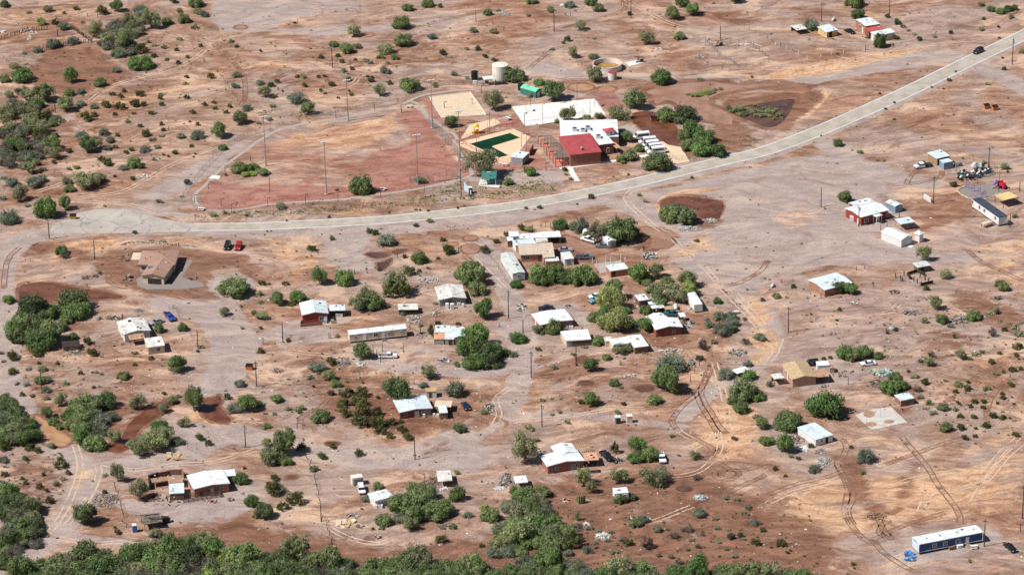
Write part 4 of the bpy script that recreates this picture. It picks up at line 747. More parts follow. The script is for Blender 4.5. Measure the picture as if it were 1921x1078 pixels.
# the wash thicket along the bottom of the village: each crown its own tree
def inpoly(x, y, q):
    c = False; n = len(q)
    for i in range(n):
        (x1, y1), (x2, y2) = q[i], q[(i+1) % n]
        if ((y1 > y) != (y2 > y)) and x < (x2-x1)*(y-y1)/(y2-y1+1e-12)+x1: c = not c
    return c
def thicket(s, step, wmin, wmax, kinds, seed, up=0):
    q = S_(s); rd = random.Random(seed); x0, x1 = min(a[0] for a in q), max(a[0] for a in q); y = min(a[1] for a in q)
    while y < max(a[1] for a in q):
        x = x0
        while x < x1:
            px, py = x+rd.uniform(-.4, .4)*step, y+rd.uniform(-.4, .4)*step*.5
            if inpoly(px, py, q): plant(px, py-up, rd.uniform(wmin, wmax), rd.choice(kinds), rd.uniform(.45, .75))
            x += step
        y += step*.5
thicket('15 1115;30 1098;62 1090;110 1070;180 1058;235 1062;270 1056;300 1050;330 1044;380 1044;430 1062;480 1066;520 1060;600 1070;660 1082;720 1078;780 1072;840 1068;880 1078;900 1088;960 1098;1000 1080;1060 1084;1180 1086;1240 1104;1300 1104;1340 1092;1400 1088;1440 1102;1500 1104;1560 1115;1560 1150;15 1150', 27, 34, 66, 'gddgsslgdks', 5, 5)
thicket('0 760;20 770;30 790;66 812;70 830;40 850;0 850', 20, 24, 40, 'dgs', 6)
thicket('0 930;30 935;60 960;80 1010;60 1040;20 1060;0 1078', 20, 26, 46, 'dgsk', 7)
thicket('0 170;40 180;90 205;110 230;80 260;100 300;60 330;0 320', 24, 20, 36, 'sykg', 8)
thicket('170 70;240 40;265 60;250 100;200 105', 15, 16, 28, 'kys', 9)
thicket('905 980;940 955;1010 960;1060 1000;1080 1040;1000 1050;930 1050', 26, 26, 46, 'gssg', 10)
# small scrub nobody could count
def scrub():
    rd = random.Random(11); b = MB(); n = 0
    regs = [('0 90;480 60;480 260;200 330;0 400', 420), ('480 20;1440 10;1380 140;900 110;480 180', 200), ('480 150;900 140;780 190;540 230;480 250', 110), ('0 600;330 640;330 780;120 790;30 700', 200), ('0 840;130 850;130 930;60 960;0 960', 70),
            ('1480 560;1921 540;1921 820;1680 800;1600 700', 420), ('900 900;1500 930;1560 1060;1000 1060', 330), ('480 620;760 640;740 830;560 800;480 760', 140), ('1440 10;1921 0;1921 30;1700 110;1440 130', 80),
            ('960 600;1400 640;1400 780;960 790', 120), ('40 440;260 460;230 560;40 560', 40), ('1180 440;1640 440;1640 560;1300 560', 70), ('0 0;1921 0;1921 1078;0 1078', 500), ('440 430;960 420;900 560;440 560', 120), ('400 383;700 370;960 350;1060 330;1060 345;960 362;700 385;420 404', 200), ('1400 300;1640 240;1921 120;1921 300;1700 330', 60)]
    road_y = lambda x: None
    for s, k in regs:
        q = S_(s); x0, x1 = min(a[0] for a in q), max(a[0] for a in q); y0, y1 = min(a[1] for a in q), max(a[1] for a in q)
        for _ in range(k):
            x, y = rd.uniform(x0, x1), rd.uniform(y0, y1)
            if not inpoly(x, y, q): continue
            p = P(x, y)
            if any((p-c_).length < 5.5 for c_ in rc[::2]): continue
            r = rd.uniform(.18, .55)
            for _ in range(12):
                a = rd.uniform(0, 6.28); d = rd.uniform(.1, 1)*r; c_ = p+Vector((math.cos(a)*d, math.sin(a)*d, rd.uniform(.1, .8)*r)); u = Vector((rd.gauss(0, 1), rd.gauss(0, 1), rd.gauss(0, 1))).normalized(); v_ = u.orthogonal().normalized(); s_ = r*.45
                b.poly([c_-u*s_, c_+v_*s_*.6, c_+u*s_, c_-v_*s_*.6])
    o = b.ob('low_scrub', 'leaf_scrub'); tag(o, kind='stuff')
m_, t = newmat('leaf_scrub'); pos = t.n('ShaderNodeNewGeometry').outputs['Position']
b_ = t.n('ShaderNodeBsdfPrincipled', {'Base Color': t.mix(t.sstep(t.noise(pos, .3, 3), .4, .6), (.075, .075, .035), (.20, .19, .10)), 'Roughness': .9}); t.out(b_.outputs[0]); MATS['leaf_scrub'] = m_
scrub()
veg(T[0, 2], '1650 850 60 o .4;1680 820 55 l .35;1720 870 60 o .4;1760 830 60 l .35;1800 850 70 o .4;1850 840 60 l .35;1830 800 50 o .35;1870 850 60 o .4;1470 715 60 l .3;1500 705 60 l .3;1350 728 60 l .3;1370 715 50 l .3;1425 718 50 l .3')
veg(T[0, 3], '0 850 60 o .4;45 850 60 l .35;60 830 50 o .4;110 890 40 o .3;0 880 60 l .35;50 900 50 o .35')
veg(T[2, 0], '560 960 170 g;700 975 150 s;520 1010 140 d;620 1040 200 g;740 1050 160 s;830 1010 120 s;560 1078 160 g;90 380 160 g;160 300 170 d;440 330 120 g;250 410 170 g')
veg(T[3, 0], '1000 160 130 s;1100 110 150 s;1180 80 130 s;620 60 170 g;740 50 170 s')
veg(T[2, 2], '700 260 120 l;790 260 130 l;850 200 90 g;1110 160 130 g;1280 130 120 y;1640 250 110 s;1480 300 90 s;1520 420 60 s')
veg(T[1, 2], '340 1040 140 l;460 1020 140 g;590 1040 120 g;180 1020 120 g;900 700 120 g;740 690 140 g;580 720 90 g;470 650 90 g;1240 540 140 g')
veg(T[1, 1], '1540 1020 120 g;1660 1010 130 g;1590 940 90 g')
veg(T[3, 1], '1060 600 130 g;1200 700 160 g;1300 640 160 y;1400 600 120 g;1180 470 130 g')
veg(T[2, 1], '1640 620 170 g;1760 610 180 d;1540 520 120 g')
# ------------------------------------------------------------ buildings
V3 = Vector
def rel(b, root):
    l = root.location; b.v = [(x-l.x, y-l.y, z-l.z) for x, y, z in b.v]; return b
def part(b, name, mat, root, par=None, **k):
    o = rel(b, root).ob(name, mat, par or root, **k)
    if name in ('debris', 'fallen_timber', 'loose_timber', 'pole_tangle', 'scrap', 'brush', 'tarp', 'pergola_rafters', 'porch_rails'): o['kind'] = 'stuff'
    return o
class Fr:
    """frame of a rectangular block: A front left, u to the right along the front, v away"""
    def __init__(s, A, B, C_):
        d = B-A; d.z = 0; s.L = d.length; s.u = d.normalized(); s.v = V3((-s.u.y, s.u.x, 0)); s.D = (C_-B).dot(s.v); s.A = V3((A.x, A.y, 0)); s.z = A.z
    def p(s, a, b, z): q = s.A+s.u*a+s.v*b; return V3((q.x, q.y, z))
    def ang(s): return math.atan2(s.u.y, s.u.x)
def slope(root, roof, p0, p1, p2, p3, mat, n, th=.07):
    """sheets laid side by side on one slope: p0-p1 the eave, p3-p2 the ridge"""
    for i in range(n):
        a, b = i/n+.0015, (i+1)/n-.0015; li = .012*(i % 2)+random.uniform(0, .008)
        q = [p0.lerp(p1, a), p0.lerp(p1, b), p3.lerp(p2, b), p3.lerp(p2, a)]
        m = MB(); m.hull([x+V3((0, 0, .05+li)) for x in q], [x+V3((0, 0, .05+li+.04)) for x in q]); part(m, 'roof_sheet', mat, root, roof)
def window(root, wall_o, fr, face, pos, w=1.0, h=1.0, sill=1.0, over=.35, z0=0, frame='frame_white', door=False, pane='glass_dark'):
    if face == 'f': c = fr.p(pos, over, 0); du, dn = fr.u, -fr.v
    elif face == 'b': c = fr.p(pos, fr.D-over, 0); du, dn = fr.u, fr.v
    elif face == 'l': c = fr.p(over, pos, 0); du, dn = fr.v, -fr.u
    else: c = fr.p(fr.L-over, pos, 0); du, dn = fr.v, fr.u
    rz = math.atan2(du.y, du.x)
    if door:
        m = MB(); m.box(c+dn*.03+V3((0, 0, z0+h/2+.02)), (w, .1, h), rz=rz); d = part(m, 'door', frame, root)
        m = MB(); m.box(c+dn*.1+du*(w*.36)+V3((0, 0, z0+h*.48)), (.08, .08, .16), rz=rz); part(m, 'handle', 'metal_grey', root, d); return
    m = MB()
    for s in (-1, 1):
        m.box(c+dn*.03+du*(s*(w/2+.04))+V3((0, 0, z0+sill+h/2)), (.09, .12, h+.16), rz=rz)
        m.box(c+dn*.03+V3((0, 0, z0+sill+h/2+s*(h/2+.035))), (w, .12, .07), rz=rz)
    m.box(c+dn*.035+V3((0, 0, z0+sill+h/2)), (.05, .1, h), rz=rz)
    f = part(m, 'window', frame, root); m = MB(); m.box(c+dn*.025+V3((0, 0, z0+sill+h/2)), (w, .06, h), rz=rz); part(m, 'pane', pane, root, f)
def block(root, tile, A, B, C_, z, kind='flat', wall='wall_white', roof='roof_white', rise=.0, over=.3, dz=0.0, side=0.0, n=None, open_=False, back=False, wins=(), doors=(), z0=0.0, posts=None, post='wood_brown', depth=None, fascia=None, gapside=None):
    a, b, c = tile(A, z), tile(B, z), tile(C_, z+dz); fr = Fr(a, b, c)
    if depth: fr.D = depth
    L, D = fr.L, fr.D; th = .10; n = n or max(2, int(L/2.2)); fascia = fascia or roof
    if kind == 'flat':
        zz = lambda x, y: z+dz*y/D+side*x/L
        q = [fr.p(0, 0, zz(0, 0)), fr.p(L, 0, zz(L, 0)), fr.p(L, D, zz(L, D)), fr.p(0, D, zz(0, D))]
        m = MB(); m.hull([p-V3((0, 0, th)) for p in q], [p+V3((0, 0, .045)) for p in q]); ro = part(m, 'roof', fascia, root)
        slope(root, ro, *q, roof, n)
        w = [(over, over), (L-over, over), (L-over, D-over), (over, D-over)]
        if not open_:
            m = MB(); m.hull([fr.p(x, y, z0-.05) for x, y in w], [fr.p(x, y, zz(x, y)-th-.004) for x, y in w]); wo = part(m, 'wall', wall, root)
    elif kind == 'gy':
        zr = z+rise; h = L/2
        m = MB()
        for x0, z0_, x1, z1_ in ((0, z, h, zr), (h, zr, L, z)):
            q = [fr.p(x0, 0, z0_), fr.p(x1, 0, z1_), fr.p(x1, D, z1_), fr.p(x0, D, z0_)]
            m.hull([p-V3((0, 0, th)) for p in q], [p+V3((0, 0, .045)) for p in q])
        ro = part(m, 'roof', fascia, root); nn = max(2, int(D/2.2)) if not n else n
        nn = max(2, int(D/2.4))
        slope(root, ro, fr.p(0, D, z), fr.p(0, 0, z), fr.p(h, 0, zr), fr.p(h, D, zr), roof, nn); slope(root, ro, fr.p(L, 0, z), fr.p(L, D, z), fr.p(h, D, zr), fr.p(h, 0, zr), roof, nn)
        m = MB(); m.hull([fr.p(h-.18, -.03, zr-.02), fr.p(h+.18, -.03, zr-.02), fr.p(h+.18, D+.03, zr-.02), fr.p(h-.18, D+.03, zr-.02)], [fr.p(h-.05, -.03, zr+.14), fr.p(h+.05, -.03, zr+.14), fr.p(h+.05, D+.03, zr+.14), fr.p(h-.05, D+.03, zr+.14)]); part(m, 'ridge_cap', roof, root, ro)
        if not open_:
            o = over; k = (o/h)*rise; m = MB(); prof = [(o, z0-.05), (L-o, z0-.05), (L-o, z+k-th-.01), (h, zr-th-.01), (o, z+k-th-.01)]
            m.hull([fr.p(x, o, q_) for x, q_ in prof], [fr.p(x, D-o, q_) for x, q_ in prof]); wo = part(m, 'wall', wall, root)
    elif kind == 'gx':
        zr = z+rise; h = D/2; m = MB()
        for y0, z0_, y1, z1_ in ((0, z, h, zr), (h, zr, D, z)):
            q = [fr.p(0, y0, z0_), fr.p(L, y0, z0_), fr.p(L, y1, z1_), fr.p(0, y1, z1_)]
            m.hull([p-V3((0, 0, th)) for p in q], [p+V3((0, 0, .045)) for p in q])
        ro = part(m, 'roof', fascia, root)
        slope(root, ro, fr.p(0, 0, z), fr.p(L, 0, z), fr.p(L, h, zr), fr.p(0, h, zr), roof, n); slope(root, ro, fr.p(L, D, z), fr.p(0, D, z), fr.p(0, h, zr), fr.p(L, h, zr), roof, n)
        m = MB(); m.hull([fr.p(-.03, h-.18, zr-.02), fr.p(L+.03, h-.18, zr-.02), fr.p(L+.03, h+.18, zr-.02), fr.p(-.03, h+.18, zr-.02)], [fr.p(-.03, h-.05, zr+.14), fr.p(L+.03, h-.05, zr+.14), fr.p(L+.03, h+.05, zr+.14), fr.p(-.03, h+.05, zr+.14)]); part(m, 'ridge_cap', roof, root, ro)
        if not open_:
            o = over; k = (o/h)*rise; m = MB(); prof = [(o, z0-.05), (D-o, z0-.05), (D-o, z+k-th-.01), (h, zr-th-.01), (o, z+k-th-.01)]
            m.hull([fr.p(o, y, q_) for y, q_ in prof], [fr.p(L-o, y, q_) for y, q_ in prof]); wo = part(m, 'wall', wall, root)
    elif kind == 'hip':
        zr = z+rise; k = min(L, D)/2; m = MB()
        if L >= D: r0, r1 = (k, D/2), (L-k, D/2)
        else: r0, r1 = (L/2, k), (L/2, D-k)
        e = [(0, 0), (L, 0), (L, D), (0, D)]; E_ = [fr.p(*x, z) for x in e]; R0, R1 = fr.p(*r0, zr), fr.p(*r1, zr)
        if L >= D: faces = [(E_[0], E_[1], R1, R0), (E_[1], E_[2], R1), (E_[2], E_[3], R0, R1), (E_[3], E_[0], R0)]
        else: faces = [(E_[0], E_[1], R0), (E_[1], E_[2], R1, R0), (E_[2], E_[3], R1), (E_[3], E_[0], R0, R1)]
        m = MB(); m.hull([p-V3((0, 0, th)) for p in E_], E_); 
        ro = part(m, 'roof', fascia, root)
        for f in faces:
            m = MB(); m.hull([p+V3((0, 0, .004)) for p in f], [p+V3((0, 0, .07)) for p in f]); part(m, 'roof_slope', roof, root, ro)
        if not open_:
            w = [(over, over), (L-over, over), (L-over, D-over), (over, D-over)]; m = MB(); m.hull([fr.p(x, y, z0-.05) for x, y in w], [fr.p(x, y, z-th-.004) for x, y in w]); wo = part(m, 'wall', wall, root)
    if open_:
        for x in np.linspace(.25, L-.25, posts or max(2, int(L/3.5)+1)):
            for y in (.25, D-.25):
                zz_ = z+dz*y/D+side*x/L if kind == 'flat' else z
                m = MB(); m.box(fr.p(x, y, (zz_-th)/2-.02), (.14, .14, zz_-th+.03), rz=fr.ang()); part(m, 'post', post, root)
        if back:
            m = MB(); m.hull([fr.p(.2, D-.45, -.05), fr.p(L-.2, D-.45, -.05), fr.p(L-.2, D-.33, -.05), fr.p(.2, D-.33, -.05)], [fr.p(.2, D-.45, z+dz-th-.01), fr.p(L-.2, D-.45, z+dz-th-.01), fr.p(L-.2, D-.33, z+dz-th-.01), fr.p(.2, D-.33, z+dz-th-.01)]); part(m, 'wall', wall, root)
    if kind in ('flat', 'gy', 'gx') and roof.startswith('roof_') and L*D > 14 and roof != 'roof_red':
        for _ in range(random.randint(1, 3)):
            x, y = random.uniform(.15, .85)*L, random.uniform(.15, .85)*D
            zz_ = z+dz*y/D+side*x/L if kind == 'flat' else (z+rise*(1-abs(x-L/2)/(L/2)) if kind == 'gy' else z+rise*(1-abs(y-D/2)/(D/2)))
            k_ = random.random(); m = MB(); pp = fr.p(x, y, zz_+.1)
            if k_ < .4: m.cyl(pp-V3((0, 0, .1)), pp+V3((0, 0, .35)), .1, n=6); part(m, 'vent_pipe', 'metal_dark', root)
            elif k_ < .7: m.cyl(pp, pp+V3((0, 0, .16)), .32, n=9); part(m, 'old_tyre', 'rubber', root)
            else: m.box(pp+V3((0, 0, .02)), (random.uniform(.8, 1.6), random.uniform(.4, .9), .05), rz=fr.ang()); part(m, 'roof_patch', random.choice(['roof_rust', 'roof_worn', 'roof_grey']), root)
    for w in wins: window(root, None, fr, *w[:2], *(w[2:] if len(w) > 2 else ()), over=over, z0=z0)
    for w in doors: window(root, None, fr, w[0], w[1], w[2] if len(w) > 2 else .95, min(2.0, z-.25-z0), 0, over=over, z0=z0, frame=w[3] if len(w) > 3 else 'door_white', door=True)
    return fr
def house(name, label, cat, tile, at, short, group=None):
    p = tile(at); r = thing(name, label, cat, p, group=group); land(p, short); return r
def gear(root, p, s=(1.2, 1, .9), mat='metal_silver', name='cooler'):
    m = MB(); m.box(p+V3((0, 0, s[2]/2)), s, rz=random.uniform(-.2, .2)); o = part(m, name, mat, root); return o
def vent(root, p, mat='metal_silver', h=.5):
    m = MB(); m.cyl(p-V3((0, 0, .1)), p+V3((0, 0, h)), .09, n=6); m.cyl(p+V3((0, 0, h-.02)), p+V3((0, 0, h+.1)), .17, n=6); part(m, 'vent_pipe', mat, root)

t00, t01, t02, t03 = (T[0, c] for c in range(4)); t10, t11, t12, t13 = (T[1, c] for c in range(4))
t20, t21, t22, t23 = (T[2, c] for c in range(4)); t30, t31, t32, t33 = (T[3, c] for c in range(4))
zA, zB, zC, zD = Z(840, 200, 7.983), Z(1000, 200, 6.403), Z(1480, 20, 8.004), Z(1700, 270, 6.738)
zE, zF, zG, zH = Z(1180, 530, 7.7), Z(940, 420, 7.115), Z(260, 860, 7.185), Z(720, 730, 10.67)

# far homestead beyond the road
r = house('brick_house', 'red brick house with flat white roof, red metal section and white roofed wing', 'house', zC, (1180, 350), 'the red brick homestead house')
block(r, zC, (1150, 240), (1370, 205), (1190, 105), 3.2, 'flat', 'wall_orangebrick', 'roof_white', over=.06, n=4, fascia='wall_redbrick', doors=[('l', 2.4, 1.0)], wins=[('l', 4.6, 1.2, 1.2, 1.0)])
block(r, zC, (1200, 318), (1425, 278), (1385, 222), 2.7, 'flat', 'wall_redbrick', 'roof_redfade', over=.2, n=5, dz=.5)
block(r, zC, (1300, 385), (1600, 328), (1508, 270), 2.6, 'flat', 'wall_cream', 'roof_white', over=.2, n=5, dz=.35, wins=[('f', 4.5, 1.2, .9, 1.1)], doors=[('l', 2.5)])
r = house('storage_shed', 'yellow walled shed with bluish tin roof beside the black parked car', 'shed', zC, (590, 400), 'the yellow tin roofed shed')
block(r, zC, (566, 330), (745, 290), (605, 205), 2.3, 'flat', 'wall_yellow', 'roof_bluish', over=.25, dz=.3, n=3, doors=[('f', 1.9, 1.4, 'wood_dark')], wins=[('l', 1.5, .7, .7, 1.1)])
r = house('ramada', 'low dark ramada with patchwork roof under the round tree', 'ramada', zC, (200, 350), 'the low patchwork ramada')
block(r, zC, (120, 300), (275, 275), (190, 205), 1.9, 'flat', 'wood_dark', 'roof_worn', over=.3, n=4, open_=True, back=True, post='wood_dark')
r = house('brown_tiled_house', 'new brown hip roofed house with garage porch on grey gravel pad', 'house', t10, (1150, 1020), 'the brown hip roofed house')
fr = block(r, t10, (1030, 905), (1312, 905), (1357, 798), 2.8, 'hip', 'wall_cream', 'roof_brown', 1.5, .6, wins=[('f', 2, 1.4, 1.1, .9), ('r', 3, 1.2, 1.1, .9), ('l', 3, 1.2, 1.1, .9)])
block(r, t10, (1052, 988), (1232, 1000), (1288, 880), 2.79, 'gy', 'wall_cream', 'roof_brown', .95, .5, doors=[('f', 4.4, 4.4, 'wood_dark')], wins=[('r', 3, 1.1, 1.1, .9)])  # wide dark door panel paints the shade of the garage opening
for x, y in ((1195, 815), (1230, 828), (1125, 850), (1090, 862), (1180, 938)): vent(r, t10((x, y), 3.7), 'metal_dark', .35)
m = MB(); m.box(t10((1125, 920), 3.45), (1.7, 1.1, .12), rz=.5, rx=.12); part(m, 'skylight', 'glass_sky', r)
r = house('patio_cover', 'small cream awning standing off the brown hip roofed house', 'awning', t10, (1010, 915), 'the cream awning')
block(r, t10, (980, 868), (1068, 868), (1084, 815), 2.5, 'flat', 'wall_cream', 'wall_cream', n=2, open_=True, post='wood_tan')
r = house('gabled_house', 'old white metal gabled house with sagging porch facing the burned hut', 'house', t20, (960, 400), 'the white gabled house by the blue pickup')
fr = block(r, t20, (925, 352), (1132, 320), (1068, 225), 2.5, 'gy', 'wall_white', 'roof_worn', .75, .35, wins=[('f', 2, .9, .9, 1), ('l', 3, 1, .9, 1)])
block(r, t20, (972, 392), (1088, 376), (1064, 340), 2.1, 'flat', 'wall_cream', 'roof_rust', n=3, dz=.25, open_=True, post='wood_grey')
gear(r, t20((970, 255), 3.0), (.9, .8, .6), 'metal_dark'); m = MB(); m.box(t20((918, 218), 1), (.5, .5, 2), 'wall_redbrick'); part(m, 'chimney', None, r)
r = house('small_house', 'tan walled cabin with worn white tin roof behind the young palo verde', 'house', t20, (1150, 480), 'the tan cabin with worn tin roof')
block(r, t20, (1105, 447), (1236, 430), (1186, 364), 2.5, 'flat', 'wall_cream', 'roof_worn', over=.2, n=4, dz=.2, wins=[('f', 3.3, 1.0, 1.0, .9)], doors=[('l', 2.2, .9, 'door_brown')])
r = house('ruined_hut', 'collapsed dark adobe hut with caved in brush roof beside the thicket', 'ruin', t20, (530, 480), 'the collapsed adobe hut')
fr = block(r, t20, (470, 445), (604, 430), (575, 388), 1.7, 'flat', 'wall_adobe', 'wood_dark', over=.15, n=5, side=-.3)
m = MB()
for i in range(26):
    p = t20((random.uniform(470, 640), random.uniform(395, 500)), random.uniform(.1, 1.6)); m.box(p, (random.uniform(1, 2.6), .12, .1), random.choice(['wood_dark', 'wood_grey', 'wood_brown', 'rubble_pale']), rz=random.uniform(0, 3), ry=random.uniform(-.3, .3))
part(m, 'fallen_timber', None, r)
r = house('red_gabled_house', 'red brick house with white gabled roof and cluttered side carport', 'house', t21, (440, 280), 'the red brick house with white gable')
block(r, t21, (343, 206), (546, 191), (535, 97), 3.0, 'gy', 'wall_red', 'roof_bluish', .8, .35, wins=[('f', 6.0, 1.1, 1.3, .7)], doors=[('f', 7.4, .9)])
block(r, t21, (550, 172), (668, 168), (622, 126), 2.3, 'flat', 'wood_brown', 'roof_white', over=.2, n=3, open_=True, back=True)
m = MB()
for s0, s1 in (((340, 262), (500, 252)), ((335, 290), (338, 262)), ((335, 292), (500, 276))): 
    a, b = t21(s0), t21(s1); m.box((a+b)/2+V3((0, 0, .5)), ((b-a).length, .2, 1.0), 'wall_adobe', rz=math.atan2((b-a).y, (b-a).x))
part(m, 'yard_wall', None, r)
for x, y in ((520, 262), (610, 215), (640, 215), (575, 262)): gear(r, t21((x, y)), (1.0, .8, 1.1), random.choice(['wall_white', 'metal_silver', 'wood_tan']), 'appliance')
def mobile(r, tile, A, B, C_, z, rise, wall, roof, wins, doors, skirt='metal_dark', z0=.55, dz=0, kind='gx', n=None):
    fr = block(r, tile, A, B, C_, z, kind, wall, roof, rise, .08, z0=z0, wins=wins, doors=doors, n=n)
    m = MB(); w = [(.35, .35), (fr.L-.35, .35), (fr.L-.35, fr.D-.35), (.35, fr.D-.35)]; m.hull([fr.p(*x, -.05) for x in w], [fr.p(*x, z0-.06) for x in w]); part(m, 'skirting', skirt, r)
    m = MB(); m.box(fr.p(fr.L*.5, -.02, z0+.25), (fr.L-.2, .06, .12), rz=fr.ang()); part(m, 'trim_band', 'frame_white', r)
    return fr
r = house('mobile_home', 'long white mobile home with rusted window patch above a rubbish strewn yard', 'mobile home', t21, (900, 400), 'the long white mobile home')
fr = mobile(r, t21, (700, 352), (1131, 304), (1116, 270), 2.9, .35, 'wall_cream', 'roof_bright', [('f', 1.9, .8, .7, 1.0), ('f', 8.2, 1.3, 1.2, .8), ('f', 12.3, 1.0, .9, .9), ('f', 16.2, .8, .7, 1.0)], [('f', 4.7, .9), ('f', 10.6, .8)])
m = MB(); m.box(fr.p(12.9, .03, 1.9), (1.0, .12, 1.1), rz=fr.ang()); part(m, 'rust_patch', 'roof_rust', r); vent(r, fr.p(6, 1.5, 3.2)); vent(r, fr.p(14, 2, 3.2))
m = MB()
for k in range(3): m.box(fr.p(10.6, -.5-.3*k, .45-.18*k), (1.3, .32, .1), rz=fr.ang())
part(m, 'steps', 'wood_grey', r)
r = house('tool_shed', 'small white patched shed with junk heaped in front, between mobile home and grey house', 'shed', t21, (1130, 190), 'the small patched shed')
block(r, t21, (1066, 164), (1216, 157), (1192, 114), 1.9, 'flat', 'wood_dark', 'roof_worn', over=.2, n=4, side=-.2); gear(r, t21((1110, 130), 2.2), (.8, .6, .4), 'rubble_pale')
r = house('grey_gabled_house', 'grey walled house with dirty white gable roof and coolers at its front', 'house', t21, (1470, 130), 'the grey walled gabled house')
fr = block(r, t21, (1370, 93), (1578, 76), (1540, -22), 2.3, 'gy', 'wall_grey', 'roof_worn', .75, .3, wins=[('f', 6.2, 1.1, .8, 1.0)], doors=[('f', 3.4, .9, 'glass_sky'), ('l', 4, .9)])
for x, y, s in ((1432, 150, (1, 1, 1.6)), (1470, 155, (1.1, 1.1, 1.7)), (1520, 128, (1, .8, .9)), (1550, 140, (.8, .8, 1))): gear(r, t21((x, y)), s, 'wall_white', 'cooler')
r = house('patchwork_house', 'low house under several white and one rusty roof, hidden by the big round tree', 'house', t21, (1450, 420), 'the patchwork roofed house')
block(r, t21, (1335, 333), (1452, 333), (1456, 280), 2.2, 'flat', 'wall_grey', 'roof_bluish', over=.15, n=3)
block(r, t21, (1490, 370), (1605, 350), (1612, 280), 2.4, 'flat', 'wall_cream', 'roof_bluish', over=.15, n=4)
block(r, t21, (1600, 333), (1680, 333), (1677, 288), 2.1, 'flat', 'wood_brown', 'roof_white', over=.1, n=2, open_=True)
block(r, t21, (1330, 384), (1410, 384), (1410, 336), 1.9, 'flat', 'wall_grey', 'roof_orange', over=.15, n=3); block(r, t21, (1411, 384), (1484, 384), (1478, 336), 2.02, 'flat', 'wall_grey', 'roof_white', over=.15, n=2, doors=[('f', 1.8, 1, 'wood_dark')])
block(r, t21, (1455, 333), (1495, 333), (1500, 286), 2.0, 'flat', 'wall_grey', 'roof_worn', over=.1, n=2)
r = house('l_shaped_house', 'white roofed L shaped house with dark red front wall beside two round trees', 'house', zH, (640, 560), 'the L shaped white roofed house')
fr = block(r, zH, (310, 470), (985, 380), (880, 112), 2.2, 'gy', 'wall_redbrick', 'roof_bluish', .5, .25, wins=[('f', 1.9, .9, .8, .9), ('f', 7.2, .9, .9, .7)], doors=[('f', 5.3, 1.4, 'wall_white'), ('f', 8.6, 1.5, 'wall_grey')])
block(r, zH, (1115, 478), (1282, 466), (1238, 318), 2.1, 'flat', 'wall_adobe', 'roof_bluish', over=.15, n=2)
block(r, zH, (1010, 345), (1348, 352), (1300, 228), 1.95, 'flat', 'wall_cream', 'sand_pale', over=.1, n=3, open_=True, back=True)
for x, y in ((805, 555), (1010, 545), (1080, 550)): gear(r, zH((x, y)), (.7, .6, 1.0), 'wall_white', 'appliance')
r = house('garden_shed', 'small shed with tan roof and pale walls behind the L shaped house', 'shed', t21, (1310, 820), 'the pale shed with tan roof')
block(r, t21, (1274, 778), (1354, 774), (1352, 744), 2.1, 'flat', 'wall_white', 'wood_tan', over=.08, n=2, doors=[('f', 1.2, .8, 'door_brown')])
r = house('shipping_container', 'short cream shipping container standing behind the parked white car', 'container', t31, (750, 405), 'the cream container')
fr = block(r, T[3, 1], (722, 357), (803, 345), (783, 320), 2.4, 'flat', 'tank_cream', 'tank_cream', over=.01, n=2, doors=[('f', 1.1, 1.3, 'wall_grey'), ('f', 2.5, 1.3, 'wall_grey')])
r = house('porch_cabin', 'white roofed cabin squeezed against the largest lower tree, slatted porch in front', 'cabin', t31, (950, 560), 'the white roofed cabin at the big tree')
fr = block(r, t31, (890, 527), (1032, 490), (997, 428), 2.2, 'flat', 'wall_white', 'roof_white', over=.35, n=4, dz=.2)
for k in range(5): m = MB(); m.box(fr.p(1.6+k*.8, -.25, 2.12), (.16, 1.4, .1), rz=fr.ang()); part(m, 'rafter', 'wood_grey', r)
for x in (900, 925, 940): gear(r, t31((x, 575)), (.8, .7, 1.0), 'wall_white', 'appliance')
r = house('salvage_shed', 'rust streaked white shed with a tangle of poles and frames heaped against it', 'shed', t31, (1400, 420), 'the shed heaped with poles')
block(r, t31, (1365, 379), (1472, 372), (1442, 295), 2.1, 'flat', 'wood_dark', 'roof_worn', over=.2, n=3, open_=True, back=True, post='wood_dark')
m = MB()
for i in range(70):
    p = t31((random.uniform(1245, 1355), random.uniform(340, 415)), random.uniform(.2, 2.0)); m.box(p, (random.uniform(1, 3.2), .1, .1), random.choice(['wood_brown', 'wood_dark', 'wood_grey', 'wood_tan']), rz=random.uniform(0, 3), ry=random.uniform(-1.2, 1.2))
part(m, 'pole_tangle', None, r)
r = house('cross_gabled_house', 'bright white cross gabled house with tan shaded porch by the black pickup', 'house', t32, (430, 290), 'the cross gabled house')
block(r, t32, (265, 267), (548, 222), (512, 140), 2.5, 'gy', 'wall_brick', 'roof_bright', .7, .3, wins=[('f', 9, 1, .9, .9), ('f', 3, .8, .8, .9)], doors=[('f', 7.6, 1.2, 'wall_grey')])
block(r, t32, (338, 185), (497, 160), (440, 92), 2.75, 'gy', 'wall_brick', 'roof_bright', .6, .2)
block(r, t32, (548, 224), (653, 216), (602, 160), 2.2, 'flat', 'wall_adobe', 'roof_orange', over=.1, n=3, open_=True, back=True)
m = MB()
for k in range(7): m.box(t32((490+k*14, 125-k*2), 2.3), (.12, 3.2, .12), rz=.1)
part(m, 'pergola_rafters', 'wood_tan', r)
r = house('yard_shack', 'low grey plank shack with an upright white door frame before the cross gabled house', 'shack', t32, (580, 320), 'the plank shack')
fr = block(r, t32, (525, 300), (650, 290), (640, 268), 1.0, 'flat', 'wood_brown', 'earth_brown', over=.05, n=3)
r = house('open_shed', 'small white roofed open shed left of the cross gabled house', 'shed', t32, (70, 410), 'the small open shed')
block(r, t32, (27, 392), (122, 384), (96, 334), 2.0, 'flat', 'wall_adobe', 'roof_white', over=.2, n=2, open_=True, back=True)
